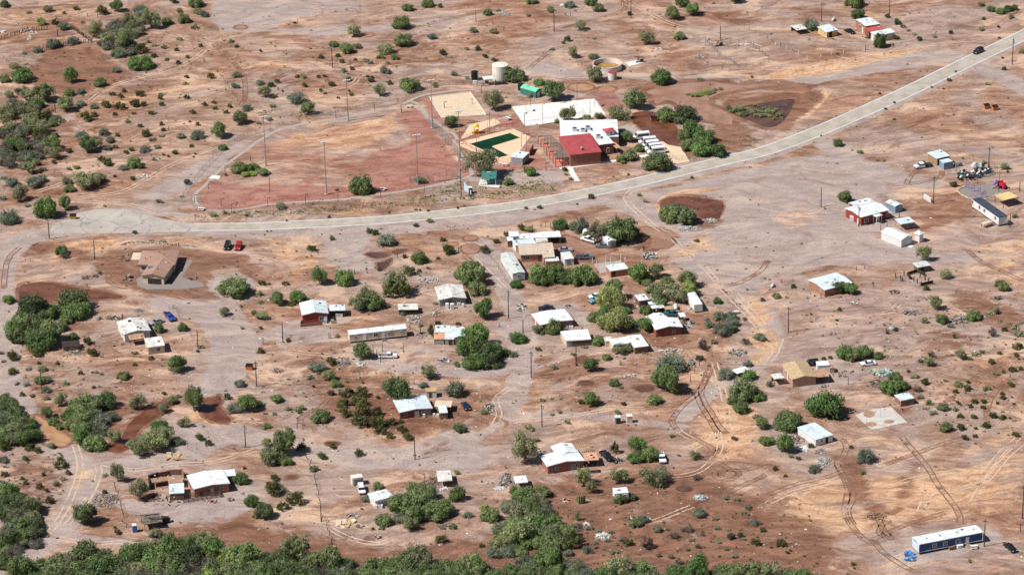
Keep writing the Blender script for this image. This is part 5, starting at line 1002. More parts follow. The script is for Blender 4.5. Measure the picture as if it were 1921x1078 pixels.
r = house('ranch_house', 'brown walled ranch house with large bright tin roof and rail fenced porch', 'house', zG, (960, 500), 'the ranch house with tin roof')
fr = block(r, zG, (742, 412), (1235, 332), (1128, 148), 2.7, 'gy', 'wall_orangebrick', 'roof_bright', .5, .3, doors=[('f', 5.3, .9)], wins=[('l', 3, 1, 1, .9), ('f', 8.2, .9, .9, .9)])
block(r, zG, (1165, 240), (1312, 226), (1272, 143), 2.4, 'flat', 'wall_brown', 'roof_white', over=.2, n=3)
for x, y in ((1105, 425), (1150, 425)): gear(r, zG((x, y)), (.9, .8, 1.0), 'wall_white', 'appliance')
m = MB(); 
for (x0, y0, x1, y1) in ((610, 600, 1110, 520), (675, 520, 1090, 490), (1110, 520, 1065, 430)):
    a, b = zG((x0, y0)), zG((x1, y1))
    for z_ in (.35, .75, 1.15): m.box((a+b)/2+V3((0, 0, z_)), ((b-a).length, .08, .22), 'rail_brown', rz=math.atan2((b-a).y, (b-a).x))
part(m, 'porch_rails', None, r)
for k in range(9): a = zG((610, 600)).lerp(zG((1110, 520)), k/8); m = MB(); m.box(a+V3((0, 0, .65)), (.16, .16, 1.3)); part(m, 'post', 'rail_brown', r)
r = house('lean_to', 'narrow white roofed lean-to standing in the walled adobe yard', 'shed', zG, (510, 510), 'the narrow white lean-to')
block(r, zG, (412, 473), (616, 460), (600, 326), 2.2, 'flat', 'wall_brown', 'roof_bluish', over=.15, n=4)
r = house('adobe_yard_wall', 'ruined dark adobe yard wall with earth roofed rooms beside the lean-to', 'ruin', zG, (250, 420), 'the ruined adobe yard')
pts_ = [(150, 420), (140, 300), (260, 260), (420, 225), (590, 215), (620, 260)]
for k in range(5):
    a, b = zG(pts_[k]), zG(pts_[k+1]); m = MB(); m.box((a+b)/2+V3((0, 0, .85)), ((b-a).length+.3, .4, 1.7+.25*(k % 2)), rz=math.atan2((b-a).y, (b-a).x)); part(m, 'wall', 'wall_adobe' if k > 1 else 'wood_dark', r)
m = MB(); a, b, c = zG((400, 325), 1.8), zG((600, 315), 1.8), zG((590, 225), 1.8); m.hull([a-V3((0, 0, .25)), b-V3((0, 0, .25)), c-V3((0, 0, .25)), a+c-b-V3((0, 0, .25))], [a, b, c, a+c-b]); part(m, 'earth_roof', 'earth_brown', r)
a, b, c = zG((180, 320), 1.7), zG((400, 290), 1.7), zG((380, 235), 1.7); m = MB(); m.hull([a-V3((0, 0, .2)), b-V3((0, 0, .2)), c-V3((0, 0, .2)), a+c-b-V3((0, 0, .2))], [a, b, c, a+c-b]); part(m, 'earth_roof', 'earth_brown', r)
m = MB()
for i in range(60): p = zG((random.uniform(150, 600), random.choice([random.uniform(215, 300), random.uniform(470, 590)])), random.uniform(.1, 1.9) if i % 2 else .2); m.box(p, (random.uniform(.4, 1.6), .25, .25), random.choice(['wood_dark', 'wood_grey', 'rubble_pale', 'rubble_grey', 'wood_brown']), rz=random.uniform(0, 3), ry=random.uniform(-.6, .6))
part(m, 'loose_timber', None, r)
r = house('brush_ramada', 'old ramada with grey brush roof beside the blue portable toilet', 'ramada', zG, (200, 930), 'the brush roofed ramada')
fr = block(r, zG, (70, 888), (322, 850), (300, 722), 2.0, 'flat', 'wood_dark', 'brush_roof', over=.2, n=9, open_=True, posts=3, post='wood_grey', back=True)
m = MB()
for i in range(40): p = fr.p(random.uniform(0, fr.L), random.uniform(0, fr.D), 2.15); m.box(p, (random.uniform(1, 3), .13, .1), random.choice(['wood_grey', 'brush_roof', 'wood_dark']), rz=fr.ang()+random.gauss(0, .15))
part(m, 'brush', None, r)
m = MB(); p = zG((360, 860)); m.box(p+V3((0, 0, .9)), (2.2, 1.4, 1.8), 'wood_dark', rz=.4, ry=.3); part(m, 'lean_to_panel', None, r)
r = house('pink_walled_house', 'white roofed house with pinkish walls, one round bush at its front', 'house', t22, (330, 310), 'the pink walled house')
block(r, t22, (212, 279), (463, 240), (400, 156), 2.3, 'gy', 'wall_orangebrick', 'roof_bright', .35, .25, wins=[('f', 9, 1.2, .9, .8), ('l', 3, .9, .9, .9)], doors=[('l', 5, .9)])
for x in (395, 415, 438, 452): gear(r, t22((x, 296)), (.7, .5, .6), 'wall_white', 'planter')
r = house('cream_cabin', 'cream walled cabin with notched white roof and double door', 'cabin', t22, (450, 440), 'the cream cabin')
block(r, t22, (412, 398), (596, 384), (520, 312), 2.1, 'flat', 'wall_brown', 'roof_bright', over=.2, n=4)
block(r, t22, (408, 396), (470, 388), (398, 322), 2.24, 'flat', 'wall_cream', 'roof_bright', over=.1, n=2, doors=[('f', 1.3, 1.3, 'wall_grey')])
r = house('stepped_roof_house', 'white house with stepped roof half hidden by a spreading tree', 'house', t22, (970, 490), 'the stepped roof house')
block(r, t22, (918, 448), (1028, 433), (948, 350), 2.2, 'flat', 'wall_adobe', 'roof_bright', over=.2, n=3)
block(r, t22, (760, 432), (892, 412), (878, 362), 2.1, 'flat', 'wall_cream', 'roof_bright', over=.15, n=4); block(r, t22, (700, 400), (760, 395), (745, 365), 1.9, 'flat', 'wall_cream', 'roof_worn', over=.1, n=2)
r = house('red_walled_house', 'brick red walled house with wide white gable roof, one dark window', 'house', zE, (580, 760), 'the brick red gabled house')
block(r, zE, (380, 685), (783, 643), (705, 512), 2.6, 'gy', 'wall_redbrick', 'roof_bright', .8, .35, wins=[('f', 5.9, .9, .7, 1.1)])
block(r, zE, (335, 560), (560, 500), (520, 418), 2.7, 'gy', 'wall_redbrick', 'roof_bright', .5, .2)
r = house('corner_shed', 'square white roofed shed at the back of the cluttered junk yard', 'shed', zE, (210, 320), 'the square junk yard shed')
block(r, zE, (145, 266), (292, 246), (236, 160), 2.4, 'flat', 'wall_brown', 'roof_white', over=.15, n=2)
for A_, B_, C_, z_, mt, lb, sh in [((288, 318), (516, 300), (478, 262), 1.9, 'roof_white', 'long narrow white sheet roof over the junk yard', 'the narrow sheet roof'), ((338, 378), (422, 366), (390, 322), 2.0, 'roof_bright', 'small square white canopy in the junk yard', 'the square canopy'),
     ((420, 372), (520, 360), (500, 318), 1.8, 'roof_worn', 'worn white canopy touching the square canopy', 'the worn canopy'), ((530, 395), (640, 382), (610, 335), 1.7, 'wood_tan', 'tan plywood canopy near the white camper dome', 'the plywood canopy'),
     ((742, 500), (824, 492), (800, 430), 2.1, 'roof_bright', 'bright white canopy between red walled house and dry shrub', 'the bright canopy')]:
    r = house('canopy', lb, 'canopy', zE, ((A_[0]+B_[0])/2, A_[1]+18), sh); block(r, zE, A_, B_, C_, z_, 'flat', 'wood_dark', mt, n=2, open_=True, back=True, post='metal_grey')
r = house('cargo_trailer', 'long white box trailer with barrels and junk at its open end', 'trailer', zE, (1000, 400), 'the long white box trailer')
fr = block(r, zE, (940, 325), (1063, 312), (952, 137), 2.7, 'flat', 'wall_white', 'roof_bright', over=.02, n=3, z0=.5)
for k in (1.5, fr.D-1.5):
    for x in (.1, fr.L-.1): m = MB(); m.cyl(fr.p(x-.1, k, .45), fr.p(x+.1, k, .45), .45, n=10); part(m, 'wheel', 'rubber', r)
r = house('tan_roofed_house', 'pink walled house with tan shingle roof and recessed front porch', 'house', zF, (430, 490), 'the tan shingled house')
fr = block(r, zF, (245, 418), (712, 398), (672, 250), 2.7, 'gx', 'wall_pink', 'roof_pinktan', .35, .45, wins=[('f', 2.6, 1.2, .9, 1.0)], doors=[('f', 6.5, 1.1, 'door_brown')])
block(r, zF, (566, 452), (723, 440), (705, 385), 2.66, 'flat', 'wall_pink', 'roof_pinktan', over=.1, n=3)
r = house('white_roofed_annex', 'row of flat white roofs joined behind the tan shingled house', 'house', zF, (300, 250), 'the flat white annex')
block(r, zF, (190, 292), (472, 258), (440, 190), 2.4, 'flat', 'wall_white', 'roof_bluish', over=.15, n=3)
block(r, zF, (118, 172), (252, 162), (243, 97), 2.5, 'flat', 'wall_white', 'roof_bright', over=.15, n=2); block(r, zF, (85, 228), (168, 224), (150, 172), 2.2, 'flat', 'wall_brown', 'roof_bluish', over=.15, n=2)
block(r, zF, (250, 200), (500, 186), (480, 122), 2.3, 'flat', 'wall_white', 'roof_bright', over=.12, n=4); block(r, zF, (472, 250), (630, 240), (605, 186), 2.2, 'flat', 'wall_pink', 'roof_worn', over=.12, n=4)
r = house('double_carport', 'double carport with two white roof panels over deep shade', 'carport', zF, (660, 230), 'the double carport')
block(r, zF, (502, 188), (800, 172), (776, 97), 2.5, 'flat', 'wall_brown', 'roof_bright', n=2, open_=True, back=True, posts=3, post='metal_grey')
r = house('brown_front_shed', 'white roofed shed with orange brown wall joined below the tan shingled house', 'shed', zF, (680, 560), 'the orange walled shed')
block(r, zF, (596, 504), (779, 491), (757, 440), 2.1, 'flat', 'wall_orangebrick', 'roof_white', over=.12, n=3)
r = house('white_tool_shed', 'white shed with half tan roof standing between silver sedan and pickup', 'shed', zF, (880, 540), 'the white shed by the pickup')
block(r, zF, (845, 476), (976, 462), (906, 370), 2.3, 'flat', 'wall_white', 'roof_white', over=.12, n=3, doors=[('f', 1.4, 1.2, 'wall_grey')])
r = house('old_mobile_home', 'mottled grey roofed mobile home end-on with a white cooler on its roof', 'mobile home', zF, (240, 740), 'the mottled grey mobile home')
fr = block(r, zF, (152, 668), (322, 648), (160, 380), 2.7, 'gy', 'wall_white', 'roof_grey', .3, .1, z0=.4, wins=[('f', 2.2, 1.1, .7, .9), ('l', 6, 1, .8, .9)])
gear(r, fr.p(2.2, 6, 2.9), (1.1, 1.1, .9), 'wall_white', 'cooler'); m = MB(); w = [(.4, .4), (fr.L-.4, .4), (fr.L-.4, fr.D-.4), (.4, fr.D-.4)]; m.hull([fr.p(*x, -.05) for x in w], [fr.p(*x, .34) for x in w]); part(m, 'skirting', 'metal_dark', r)
r = house('brick_storeroom', 'low brown brick storeroom with white roof on a concrete pad with white posts', 'shed', zF, (1580, 700), 'the brown brick storeroom')
fr = block(r, zF, (1460, 633), (1704, 598), (1640, 520), 2.2, 'flat', 'wall_orangebrick', 'roof_white', over=.12, n=4, doors=[('f', 1.1, 1.1, 'wood_dark')])
q = [zF(p) for p in ((1240, 535), (1600, 490), (1650, 580), (1400, 650), (1330, 665))]; m = MB(); m.hull([p-V3((0, 0, .1)) for p in q], [p+V3((0, 0, .12)) for p in q]); part(m, 'slab', 'concrete', r)
for x, y in ((1220, 525), (1400, 495), (1597, 485), (1655, 525), (1330, 668), (1275, 560), (1465, 520)): m = MB(); m.cyl(zF((x, y)), zF((x, y))+V3((0, 0, 1.9)), .09, n=6); part(m, 'post', 'frame_white', r)
r = house('tree_shaded_barn', 'white gabled barn tucked beneath the large green tree by the brown puddle', 'barn', zF, (1480, 310), 'the tree shaded barn')
block(r, zF, (1425, 242), (1541, 222), (1440, 130), 2.4, 'gy', 'wall_white', 'roof_bright', .45, .15, doors=[('f', 2.1, 1.5, 'wall_grey')])
r = house('camper_shell', 'white rounded camper shell with a round dark window under small trees', 'camper', zF, (1132, 175), 'the rounded camper')
m = MB(); a = zF((1132, 178)); prof = [(1.1*math.cos(k*math.pi/8), .5+1.7*math.sin(k*math.pi/8)) for k in range(9)]; m.hull([a+V3((x, 0, z_)) for x, z_ in prof], [a+V3((x*.96, 3.4, z_)) for x, z_ in prof]); part(m, 'body', 'wall_white', r)
m = MB(); m.cyl(a+V3((0, -.05, 1.4)), a+V3((0, .02, 1.4)), .45, n=10); part(m, 'window', 'glass_dark', r)
for s in (-1, 1): m = MB(); m.cyl(a+V3((s*.9, 1.8, .4)), a+V3((s*1.1, 1.8, .4)), .38, n=10); part(m, 'wheel', 'rubber', r)
# right hand compound
r = house('red_community_hall', 'bright red walled hall with broad white roof and porch notch', 'hall', t13, (740, 600), 'the bright red hall')
fr = block(r, t13, (700, 552), (912, 495), (792, 425), 3.0, 'gx', 'wall_red', 'roof_white', .55, .35, wins=[('f', 2.4, 1.5, 1.4, .6), ('f', 11, 1, .9, .9)], doors=[('f', 7.2, 1.2)])
block(r, t13, (655, 470), (800, 432), (752, 404), 3.3, 'gx', 'wall_red', 'roof_white', .35, .2); block(r, t13, (817, 548), (862, 533), (842, 515), 2.7, 'flat', 'wall_red', 'roof_white', n=2, open_=True, post='frame_white')
gear(r, t13((630, 575)), (1.3, 1.1, 1.7), 'wall_white', 'cooler'); window(r, None, fr, 'l', 2.0, .9, 1.9, 0, door=True)
r = house('blue_shed', 'slate blue shed with pale rounded roof behind the bright red hall', 'shed', t13, (985, 510), 'the slate blue shed')
block(r, t13, (957, 470), (1013, 453), (950, 414), 2.4, 'gy', 'wall_bluegrey', 'roof_bluish', .35, .08, doors=[('f', 1.4, 1.2, 'wall_bluegrey')], wins=[('f', 2.6, .6, .5, 1.3)])
r = house('open_carport', 'free standing bluish carport roof behind the white vaulted hall', 'carport', t13, (1060, 640), 'the bluish carport')
block(r, t13, (1000, 602), (1107, 584), (1042, 548), 2.4, 'flat', 'wall_white', 'roof_bluish', n=3, open_=True, posts=3, post='metal_grey')
r = house('white_hall', 'all white hall with low vaulted roof and double front door', 'hall', t13, (1040, 770), 'the white vaulted hall')
fr = block(r, t13, (1002, 722), (1088, 690), (950, 620), 2.6, 'gy', 'wall_white', 'roof_bright', .75, .12, doors=[('f', 2.5, .9), ('f', 3.4, .9)])
m = MB(); m.box(fr.p(fr.L*.5+.4, -1.2, .06), (1.6, 1.8, .12), rz=fr.ang()); part(m, 'doorstep', 'concrete_white', r)
r = house('bell_tower', 'small white square tower with pointed roof beside the white vaulted hall', 'tower', t13, (1140, 740), 'the small white tower')
fr = block(r, t13, (1138, 684), (1178, 668), (1142, 646), 2.9, 'hip', 'wall_white', 'roof_bright', 1.0, .35)
r = house('office_trailer', 'white office trailer with dark blue roof and small side porch', 'trailer', zD, (1100, 1030), 'the dark roofed office trailer')
fr = block(r, zD, (1170, 932), (1283, 910), (870, 690), 3.2, 'flat', 'wall_white', 'roof_black', over=.06, n=3, z0=.6, wins=[('l', 2.2, 1.0, 1.2, 1.0), ('l', 9.3, 1.0, 1.2, 1.0), ('l', 12.4, 1.0, 1.3, .9), ('l', 17.0, .9, 1.2, 1.0)], doors=[('f', 1.9, .9)])
m = MB(); w = [(.3, .3), (fr.L-.3, .3), (fr.L-.3, fr.D-.3), (.3, fr.D-.3)]; m.hull([fr.p(*x, -.05) for x in w], [fr.p(*x, .5) for x in w]); part(m, 'chassis', 'metal_dark', r)
gear(r, fr.p(fr.L-.4, -.35, 1.1), (.8, .5, 1.0), 'metal_silver', 'air_conditioner'); block(r, zD, (985, 1020), (1095, 985), (1045, 965), 1.4, 'flat', 'wood_dark', 'wall_cream', n=2, open_=True, post='wood_grey')
r = house('shade_canopy', 'tan shade canopy on posts over a black square shadow near the playground', 'canopy', zD, (1290, 720), 'the tan shade canopy')
fr = block(r, zD, (1232, 716), (1416, 670), (1297, 603), 2.7, 'flat', 'wall_cream', 'shade_tan', n=4, open_=True, posts=2, post='metal_dark')
r = house('pole_barn', 'plank walled pole barn with pale tin roof beside the steel container', 'barn', zD, (330, 240), 'the plank walled pole barn')
fr = block(r, zD, (390, 190), (558, 150), (436, 72), 2.6, 'flat', 'wood_tan', 'roof_bluish', over=.2, n=3, dz=.2)
m = MB(); m.box(fr.p(fr.L*.5, .16, 1.15), (fr.L-1.2, .1, 2.1), rz=fr.ang()); part(m, 'bay_shade_panel', 'wood_dark', r)  # dark panel on the wall paints the shade inside the open bay
for k in range(14): m = MB(); m.box(fr.p(.16, .5+k*(fr.D-1)/13, 1.2), (.07, .22, 2.3), rz=fr.ang()); part(m, 'plank', 'wood_tan', r)
r = house('steel_container', 'pale blue steel container in front of the plank walled pole barn', 'container', zD, (520, 320), 'the pale blue container')
block(r, zD, (478, 243), (592, 220), (532, 183), 2.5, 'flat', 'wall_bluegrey', 'wall_paleblue', over=.01, n=2)
r = house('salmon_walled_house', 'salmon walled house with pale roof beside a dark green tree on the plain', 'house', FULL, (1550, 553), 'the salmon walled house')
block(r, FULL, (1547, 544.5), (1600, 530.5), (1567, 511.5), 2.4, 'gx', 'wall_orangebrick', 'roof_bluish', .45, .25, wins=[('l', 2.5, .8, .7, 1), ('f', 7, 1, .9, .9)])
r = house('wooden_hut', 'small dark hut with flat pale roof above the log corral', 'hut', t13, (1170, 965), 'the dark hut at the corral')
block(r, t13, (1125, 927), (1224, 909), (1171, 878), 2.0, 'flat', 'wood_brown', 'roof_grey', over=.3, n=3, doors=[('f', 1.9, .8, 'wood_dark')])
r = house('golden_roofed_house', 'house with golden shingle gable roof and cream side wall', 'house', t23, (270, 750), 'the golden shingled house')
fr = block(r, t23, (182, 688), (373, 666), (284, 553), 2.6, 'gy', 'wall_pink', 'shingle_gold', .8, .35, wins=[('l', 3, .9, .9, .9), ('l', 8, .9, .9, .9)], doors=[('l', 5.5, .9)])
r = house('rust_carport', 'rust red carport roof leaning on the golden shingled house', 'carport', t23, (430, 750), 'the rust red carport')
block(r, t23, (372, 670), (462, 661), (416, 604), 2.3, 'flat', 'wood_dark', 'roof_rust', over=.1, n=2, open_=True, back=True)
r = house('white_lean_shed', 'small white roofed shed with pinkish lean-to behind the rust red carport', 'shed', t23, (420, 620), 'the shed behind the rust carport')
block(r, t23, (373, 583), (464, 578), (441, 546), 2.1, 'flat', 'wall_white', 'roof_bright', over=.1, n=2); block(r, t23, (466, 602), (502, 600), (498, 572), 1.6, 'flat', 'wall_pink', 'earth_brown', over=.05, n=2)
r = house('side_porch_shed', 'grey roofed shed joined to the cream side of the golden shingled house', 'shed', t23, (90, 730), 'the grey side shed')
block(r, t23, (50, 684), (127, 674), (86, 638), 2.1, 'flat', 'wood_brown', 'roof_worn', over=.12, n=2, open_=True, back=True)
r = house('block_shed', 'small shed with pale flat roof between dark tree and concrete court', 'shed', t23, (1040, 870), 'the small flat shed by the court')
fr = block(r, t23, (998, 845), (1102, 824), (1052, 780), 2.0, 'flat', 'wall_adobe', 'roof_bluish', over=.15, n=3)
r = house('white_walled_shed', 'white walled shed with pale sloping roof below two round trees', 'shed', FULL, (1545, 832), 'the white walled shed')
fr = block(r, FULL, (1530, 825), (1563.5, 815.5), (1535, 790), 2.1, 'flat', 'wall_white', 'roof_bluish', over=.15, n=3, wins=[('f', 2.2, .6, .6, .9)], doors=[('f', 4, .9, 'wood_dark')])
r = house('corner_lean_to', 'tiny pale roof among bushes beside the muddy track junction', 'shed', t22, (1730, 640), 'the tiny roof in the bushes')
block(r, t22, (1690, 642), (1787, 615), (1742, 588), 1.9, 'flat', 'wood_brown', 'roof_bright', over=.2, n=2, open_=True, back=True)
r = house('privy', 'grey roofed privy with dark open front', 'privy', t22, (795, 1005), 'the dark fronted privy')
block(r, t22, (775, 973), (819, 970), (808, 951), 2.0, 'flat', 'wood_grey', 'roof_bluish', over=.1, n=2, doors=[('f', .85, .8, 'wood_dark')])  # dark door panel paints the shade behind the open front
r = house('privy', 'cream walled privy with round topped white roof', 'privy', t22, (880, 1005), 'the cream walled privy')
block(r, t22, (862, 963), (906, 960), (895, 942), 2.2, 'flat', 'wall_cream', 'roof_bright', over=.1, n=2)
r = house('blue_mobile_home', 'long navy blue mobile home with white roof on a gravel pad', 'mobile home', t33, (1370, 900), 'the navy blue mobile home')
fr = mobile(r, t33, (1135, 850), (1613, 758), (1556, 703), 3.1, .35, 'wall_navy', 'roof_white', [('f', 4.6, 1.0, 1.0, .9), ('f', 7.8, 1.0, 1.0, .9), ('f', 11.6, 1.1, 1.0, .9), ('l', 2.0, 1.6, 1.1, .8)], [('f', 14.4, 1.0), ('f', 3.0, .9, 'wall_navy')], skirt='metal_dark', z0=.5)
for x in (3, 7, 12, 17): vent(r, fr.p(x, 1.8, 3.3), 'metal_dark', .35)
m = MB()
for k in range(4): m.box(fr.p(14.4, -.4-.3*k, .5-.14*k), (1.4, .32, .1), rz=fr.ang())
part(m, 'steps', 'wood_tan', r)
for c_, mt_ in (((-.02, -.02), 0), ((fr.L+.02, -.02), 0)): m = MB(); m.box(fr.p(*c_, 1.8), (.14, .14, 2.5), rz=fr.ang()); part(m, 'corner_trim', 'frame_white', r)
m = MB(); m.box(fr.p(.02, fr.D*.5, 1.75), (.05, fr.D-.3, 2.4), rz=fr.ang()); part(m, 'end_wall', 'wall_paleblue', r)

# community centre
r = house('community_centre', 'large white flat roofed community centre with red metal front roof', 'community centre', zB, (700, 690), 'the red and white community centre')
main = block(r, zB, (438, 585), (828, 545), (690, 322), 4.4, 'flat', 'wall_brick', 'roof_red', over=.35, n=7, dz=.5)
f2 = block(r, zB, (330, 375), (1028, 362), (870, 160), 3.9, 'flat', 'wall_brick', 'roof_bright', over=.05, n=8, depth=None)
f3 = block(r, zB, (795, 462), (972, 440), (870, 330), 3.9, 'flat', 'wall_redbrick', 'roof_bright', over=.08, n=3, wins=[('f', 3.2, .9, 1.6, .8)])
m = MB(); m.box(f2.p(-.1, f2.D/2, 1.9), (.15, f2.D*.98, 3.9), rz=f2.ang()); part(m, 'side_wall', 'wall_pink', r)
for (x, y) in ((500, 290), (660, 270), (785, 375), (600, 300)):
    p = zB((x, y), 4.0); m = MB(); m.box(p+V3((0, 0, .5)), (1.7, 2.0, 1.0), rz=f2.ang()); o = part(m, 'roof_cooler', 'metal_silver', r); m = MB(); m.cyl(p+V3((0, 0, 1.0)), p+V3((0, 0, 1.12)), .6, n=10); part(m, 'fan', 'metal_dark', r, o)
m = MB(); m.cyl(zB((580, 490), 4.6), zB((580, 490), 5.5), .3, n=8); m.cyl(zB((580, 490), 5.5), zB((580, 490), 5.65), .42, n=8); part(m, 'roof_vent', 'metal_silver', r)
f4 = block(r, zB, (872, 318), (1000, 300), (965, 252), 5.3, 'hip', 'wall_paleblue', 'roof_red', .7, .3, wins=[('f', 2.2, .7, .8, 4.1), ('f', 3.5, .7, .8, 4.1)])
block(r, zB, (1005, 505), (1062, 495), (1000, 425), 3.0, 'flat', 'wood_tan', 'wood_tan', n=2, open_=True, post='wood_brown')
m = MB(); m.box(zB((500, 640), 1.2), (.9, .3, 1.1)); part(m, 'wall_box', 'metal_dark', r)
r = house('pergola', 'stepped dark slatted pergola over coral paving along the community centre', 'pergola', zB, (250, 650), 'the dark slatted pergola')
q = [zB(p) for p in ((60, 380), (240, 350), (430, 690), (435, 712), (275, 725))]; m = MB(); m.hull([p-V3((0, 0, .1)) for p in q], [p+V3((0, 0, .05)) for p in q]); part(m, 'paving', 'coral_paint', r)
rows = [((60, 360), (220, 345)), ((95, 400), (255, 378)), ((130, 450), (290, 425)), ((160, 495), (320, 465)), ((200, 545), (355, 520)), ((240, 585), (395, 560)), ((270, 632), (430, 612))]
for i, (a_, b_) in enumerate(rows):
    a, b = zB(a_, 2.9), zB(b_, 2.9)
    m = MB(); m.box((a+b)/2, ((b-a).length, .16, .25), rz=math.atan2((b-a).y, (b-a).x)); part(m, 'beam', 'rail_brown', r)
    for k in (0, .5, 1): p = a.lerp(b, k); m = MB(); m.box(V3((p.x, p.y, 1.4)), (.2, .2, 2.8)); part(m, 'post', 'rail_brown', r)
    if i < 6:
        c, d = zB(rows[i+1][0], 2.9), zB(rows[i+1][1], 2.9)
        for k in range(9):
            if i % 2 == 0 and k < 3: continue
            u0, u1 = a.lerp(b, (k+.5)/9), c.lerp(d, (k+.5)/9); m = MB(); m.box((u0+u1)/2+V3((0, 0, .2)), ((u1-u0).length, .34, .06), rz=math.atan2((u1-u0).y, (u1-u0).x)); part(m, 'slat', 'wood_grey', r)
# pool, deck, pump house
deck = [zA(p) for p in ((190, 525), (975, 335), (1235, 450), (1130, 600), (930, 845), (770, 850), (185, 590))]
m = MB(); hole = [zA(p) for p in ((325, 560), (935, 395), (1095, 470), (665, 600), (920, 735), (765, 770))]
r = thing('swimming_pool', 'L shaped swimming pool with dark green water and peach deck', 'pool', zA((600, 560))); land(zA((600, 560)), 'the green swimming pool')
o = sheet('deck', [p-r.location for p in deck], 'deck_peach', .055, r, False); o2 = sheet('water', [p-r.location for p in hole], 'water_pool', .075, r, False)
m = MB()
for i in range(6):
    a, b = hole[i], hole[(i+1) % 6]; m.box((a+b)/2+V3((0, 0, .09)), ((b-a).length+.3, .32, .06), rz=math.atan2((b-a).y, (b-a).x))
part(m, 'coping', 'deck_peach', r)
r = house('pump_house', 'pool pump house with white slab roof and grey walls at the deck corner', 'pump house', zA, (1100, 870), 'the pool pump house')
block(r, zA, (1122, 780), (1226, 690), (1030, 650), 2.6, 'flat', 'wall_grey', 'roof_bluish', over=.15, n=3, depth=4.6)
m = MB(); q0, q1 = zA((1225, 740)), zA((1280, 640)); m.box((q0+q1)/2+V3((0, 0, 1)), ((q1-q0).length, .2, 2), rz=math.atan2((q1-q0).y, (q1-q0).x)); part(m, 'screen_wall', 'red_paint', r)
r = house('picnic_shelter', 'green roofed picnic shelter on a pale slab beside the gnarled tree', 'picnic shelter', t11, (1750, 300), 'the green picnic shelter')
block(r, t11, (1688, 262), (1800, 262), (1835, 190), 2.6, 'gx', 'wall_cream', 'roof_green', .8, n=4, open_=True, post='frame_white')
q = [t11(p) for p in ((1662, 315), (1820, 327), (1845, 270), (1690, 255))]; m = MB(); m.hull([p-V3((0, 0, .1)) for p in q], [p+V3((0, 0, .1)) for p in q]); part(m, 'slab', 'concrete_white', r)
for k, (x, y) in enumerate(((1750, 295), (1720, 280))): m = MB(); c = t11((x, y)); m.box(c+V3((0, 0, .8)), (2, .8, .08)); m.box(c+V3((0, .8, .5)), (2, .3, .06)); m.box(c+V3((0, -.8, .5)), (2, .3, .06)); m.box(c+V3((0, 0, .4)), (1.2, .2, .8)); part(m, 'picnic_table', 'wall_white', r)
r = house('green_quonset', 'bright green roofed narrow metal shed behind the white court', 'shed', t02, (200, 725), 'the bright green shed')
block(r, t02, (180, 690), (228, 668), (188, 600), 2.4, 'gy', 'roof_green', 'roof_brightgreen', .7, .05, doors=[('f', 1.5, 1.2, 'frame_white')])
# ------------------------------------------------------------ slabs and courts
def slabthing(name, label, cat, tile, s, mat, short, h=.1, curb=None):
    q = [tile(p) for p in S_(s)]; c = sum(q, V3())/len(q); r = thing(name, label, cat, c); land(c, short)
    m = MB(); m.hull([p-V3((0, 0, .1)) for p in q], [p+V3((0, 0, h)) for p in q]); part(m, 'slab', mat, r)
    if curb:
        for i in range(len(q)):
            a, b = q[i], q[(i+1) % len(q)]; m = MB(); m.box((a+b)/2+V3((0, 0, .1)), ((b-a).length+.2, .22, .3), rz=math.atan2((b-a).y, (b-a).x)); part(m, 'curb', curb, r)
    return r
r = slabthing('sports_court', 'large white concrete ball court behind the community centre', 'sports court', t02, '0 800;620 740;706 862;102 948', 'concrete_white', 'the white concrete ball court', .08)
_q = [t02(p) for p in S_('0 800;620 740;706 862;102 948')]
for k in range(1, 7): a, b = _q[0].lerp(_q[1], k/7), _q[3].lerp(_q[2], k/7); m = MB(); m.box((a+b)/2+V3((0, 0, .09)), ((b-a).length, .09, .02), rz=math.atan2((b-a).y, (b-a).x)); part(m, 'joint', 'wall_grey', r)
for k in range(1, 4): a, b = _q[0].lerp(_q[3], k/4), _q[1].lerp(_q[2], k/4); m = MB(); m.box((a+b)/2+V3((0, 0, .092)), ((b-a).length, .09, .02), rz=math.atan2((b-a).y, (b-a).x)); part(m, 'joint', 'wall_grey', r)
for (x, y) in ((107, 838), (620, 800)):
    p = t02((x, y)); m = MB(); m.cyl(p, p+V3((0, 0, 3.3)), .08, n=6); m.box(p+V3((.5, 0, 3.3)), (.06, 1.8, 1.1)); part(m, 'basketball_hoop', 'metal_grey', r)
r = slabthing('volleyball_court', 'sand volleyball court framed by a pale curb beside the ball field', 'sand court', t01, '1297 727;1605 692;1725 862;1393 885', 'sand_pale', 'the sand volleyball court', .03, 'concrete_white')
for x, y in ((1410, 808), (1620, 780)): m = MB(); m.cyl(t01((x, y)), t01((x, y))+V3((0, 0, 2.4)), .08, n=6); part(m, 'net_post', 'metal_dark', r)
r = slabthing('broken_court', 'broken white concrete court with soil patches and thin metal posts', 'sports court', t23, '655 950;795 905;925 890;1046 1006;780 1062', 'court_grey', 'the broken concrete court', .06)
for e in ('760 945 45 26;910 1000 40 14;775 1020 45 18'.split(';')):
    cx, cy, rx, ry = map(float, e.split()); o = sheet('soil_patch', [t23(p)-r.location for p in S_(ell(cx, cy, rx, ry))], 'earth_brown', .07, r, False)
for x, y, h in ((662, 938, 1.8), (740, 1030, 2.2), (780, 1060, 2.2), (845, 970, 4.5), (920, 1030, 2.2), (1045, 1005, 2.2), (985, 930, 1.6), (820, 905, 1.8), (650, 930, 1.5), (1000, 950, 1.8)):
    m = MB(); m.cyl(t23((x, y)), t23((x, y))+V3((0, 0, h)), .06, n=6); part(m, 'post', 'metal_silver', r)
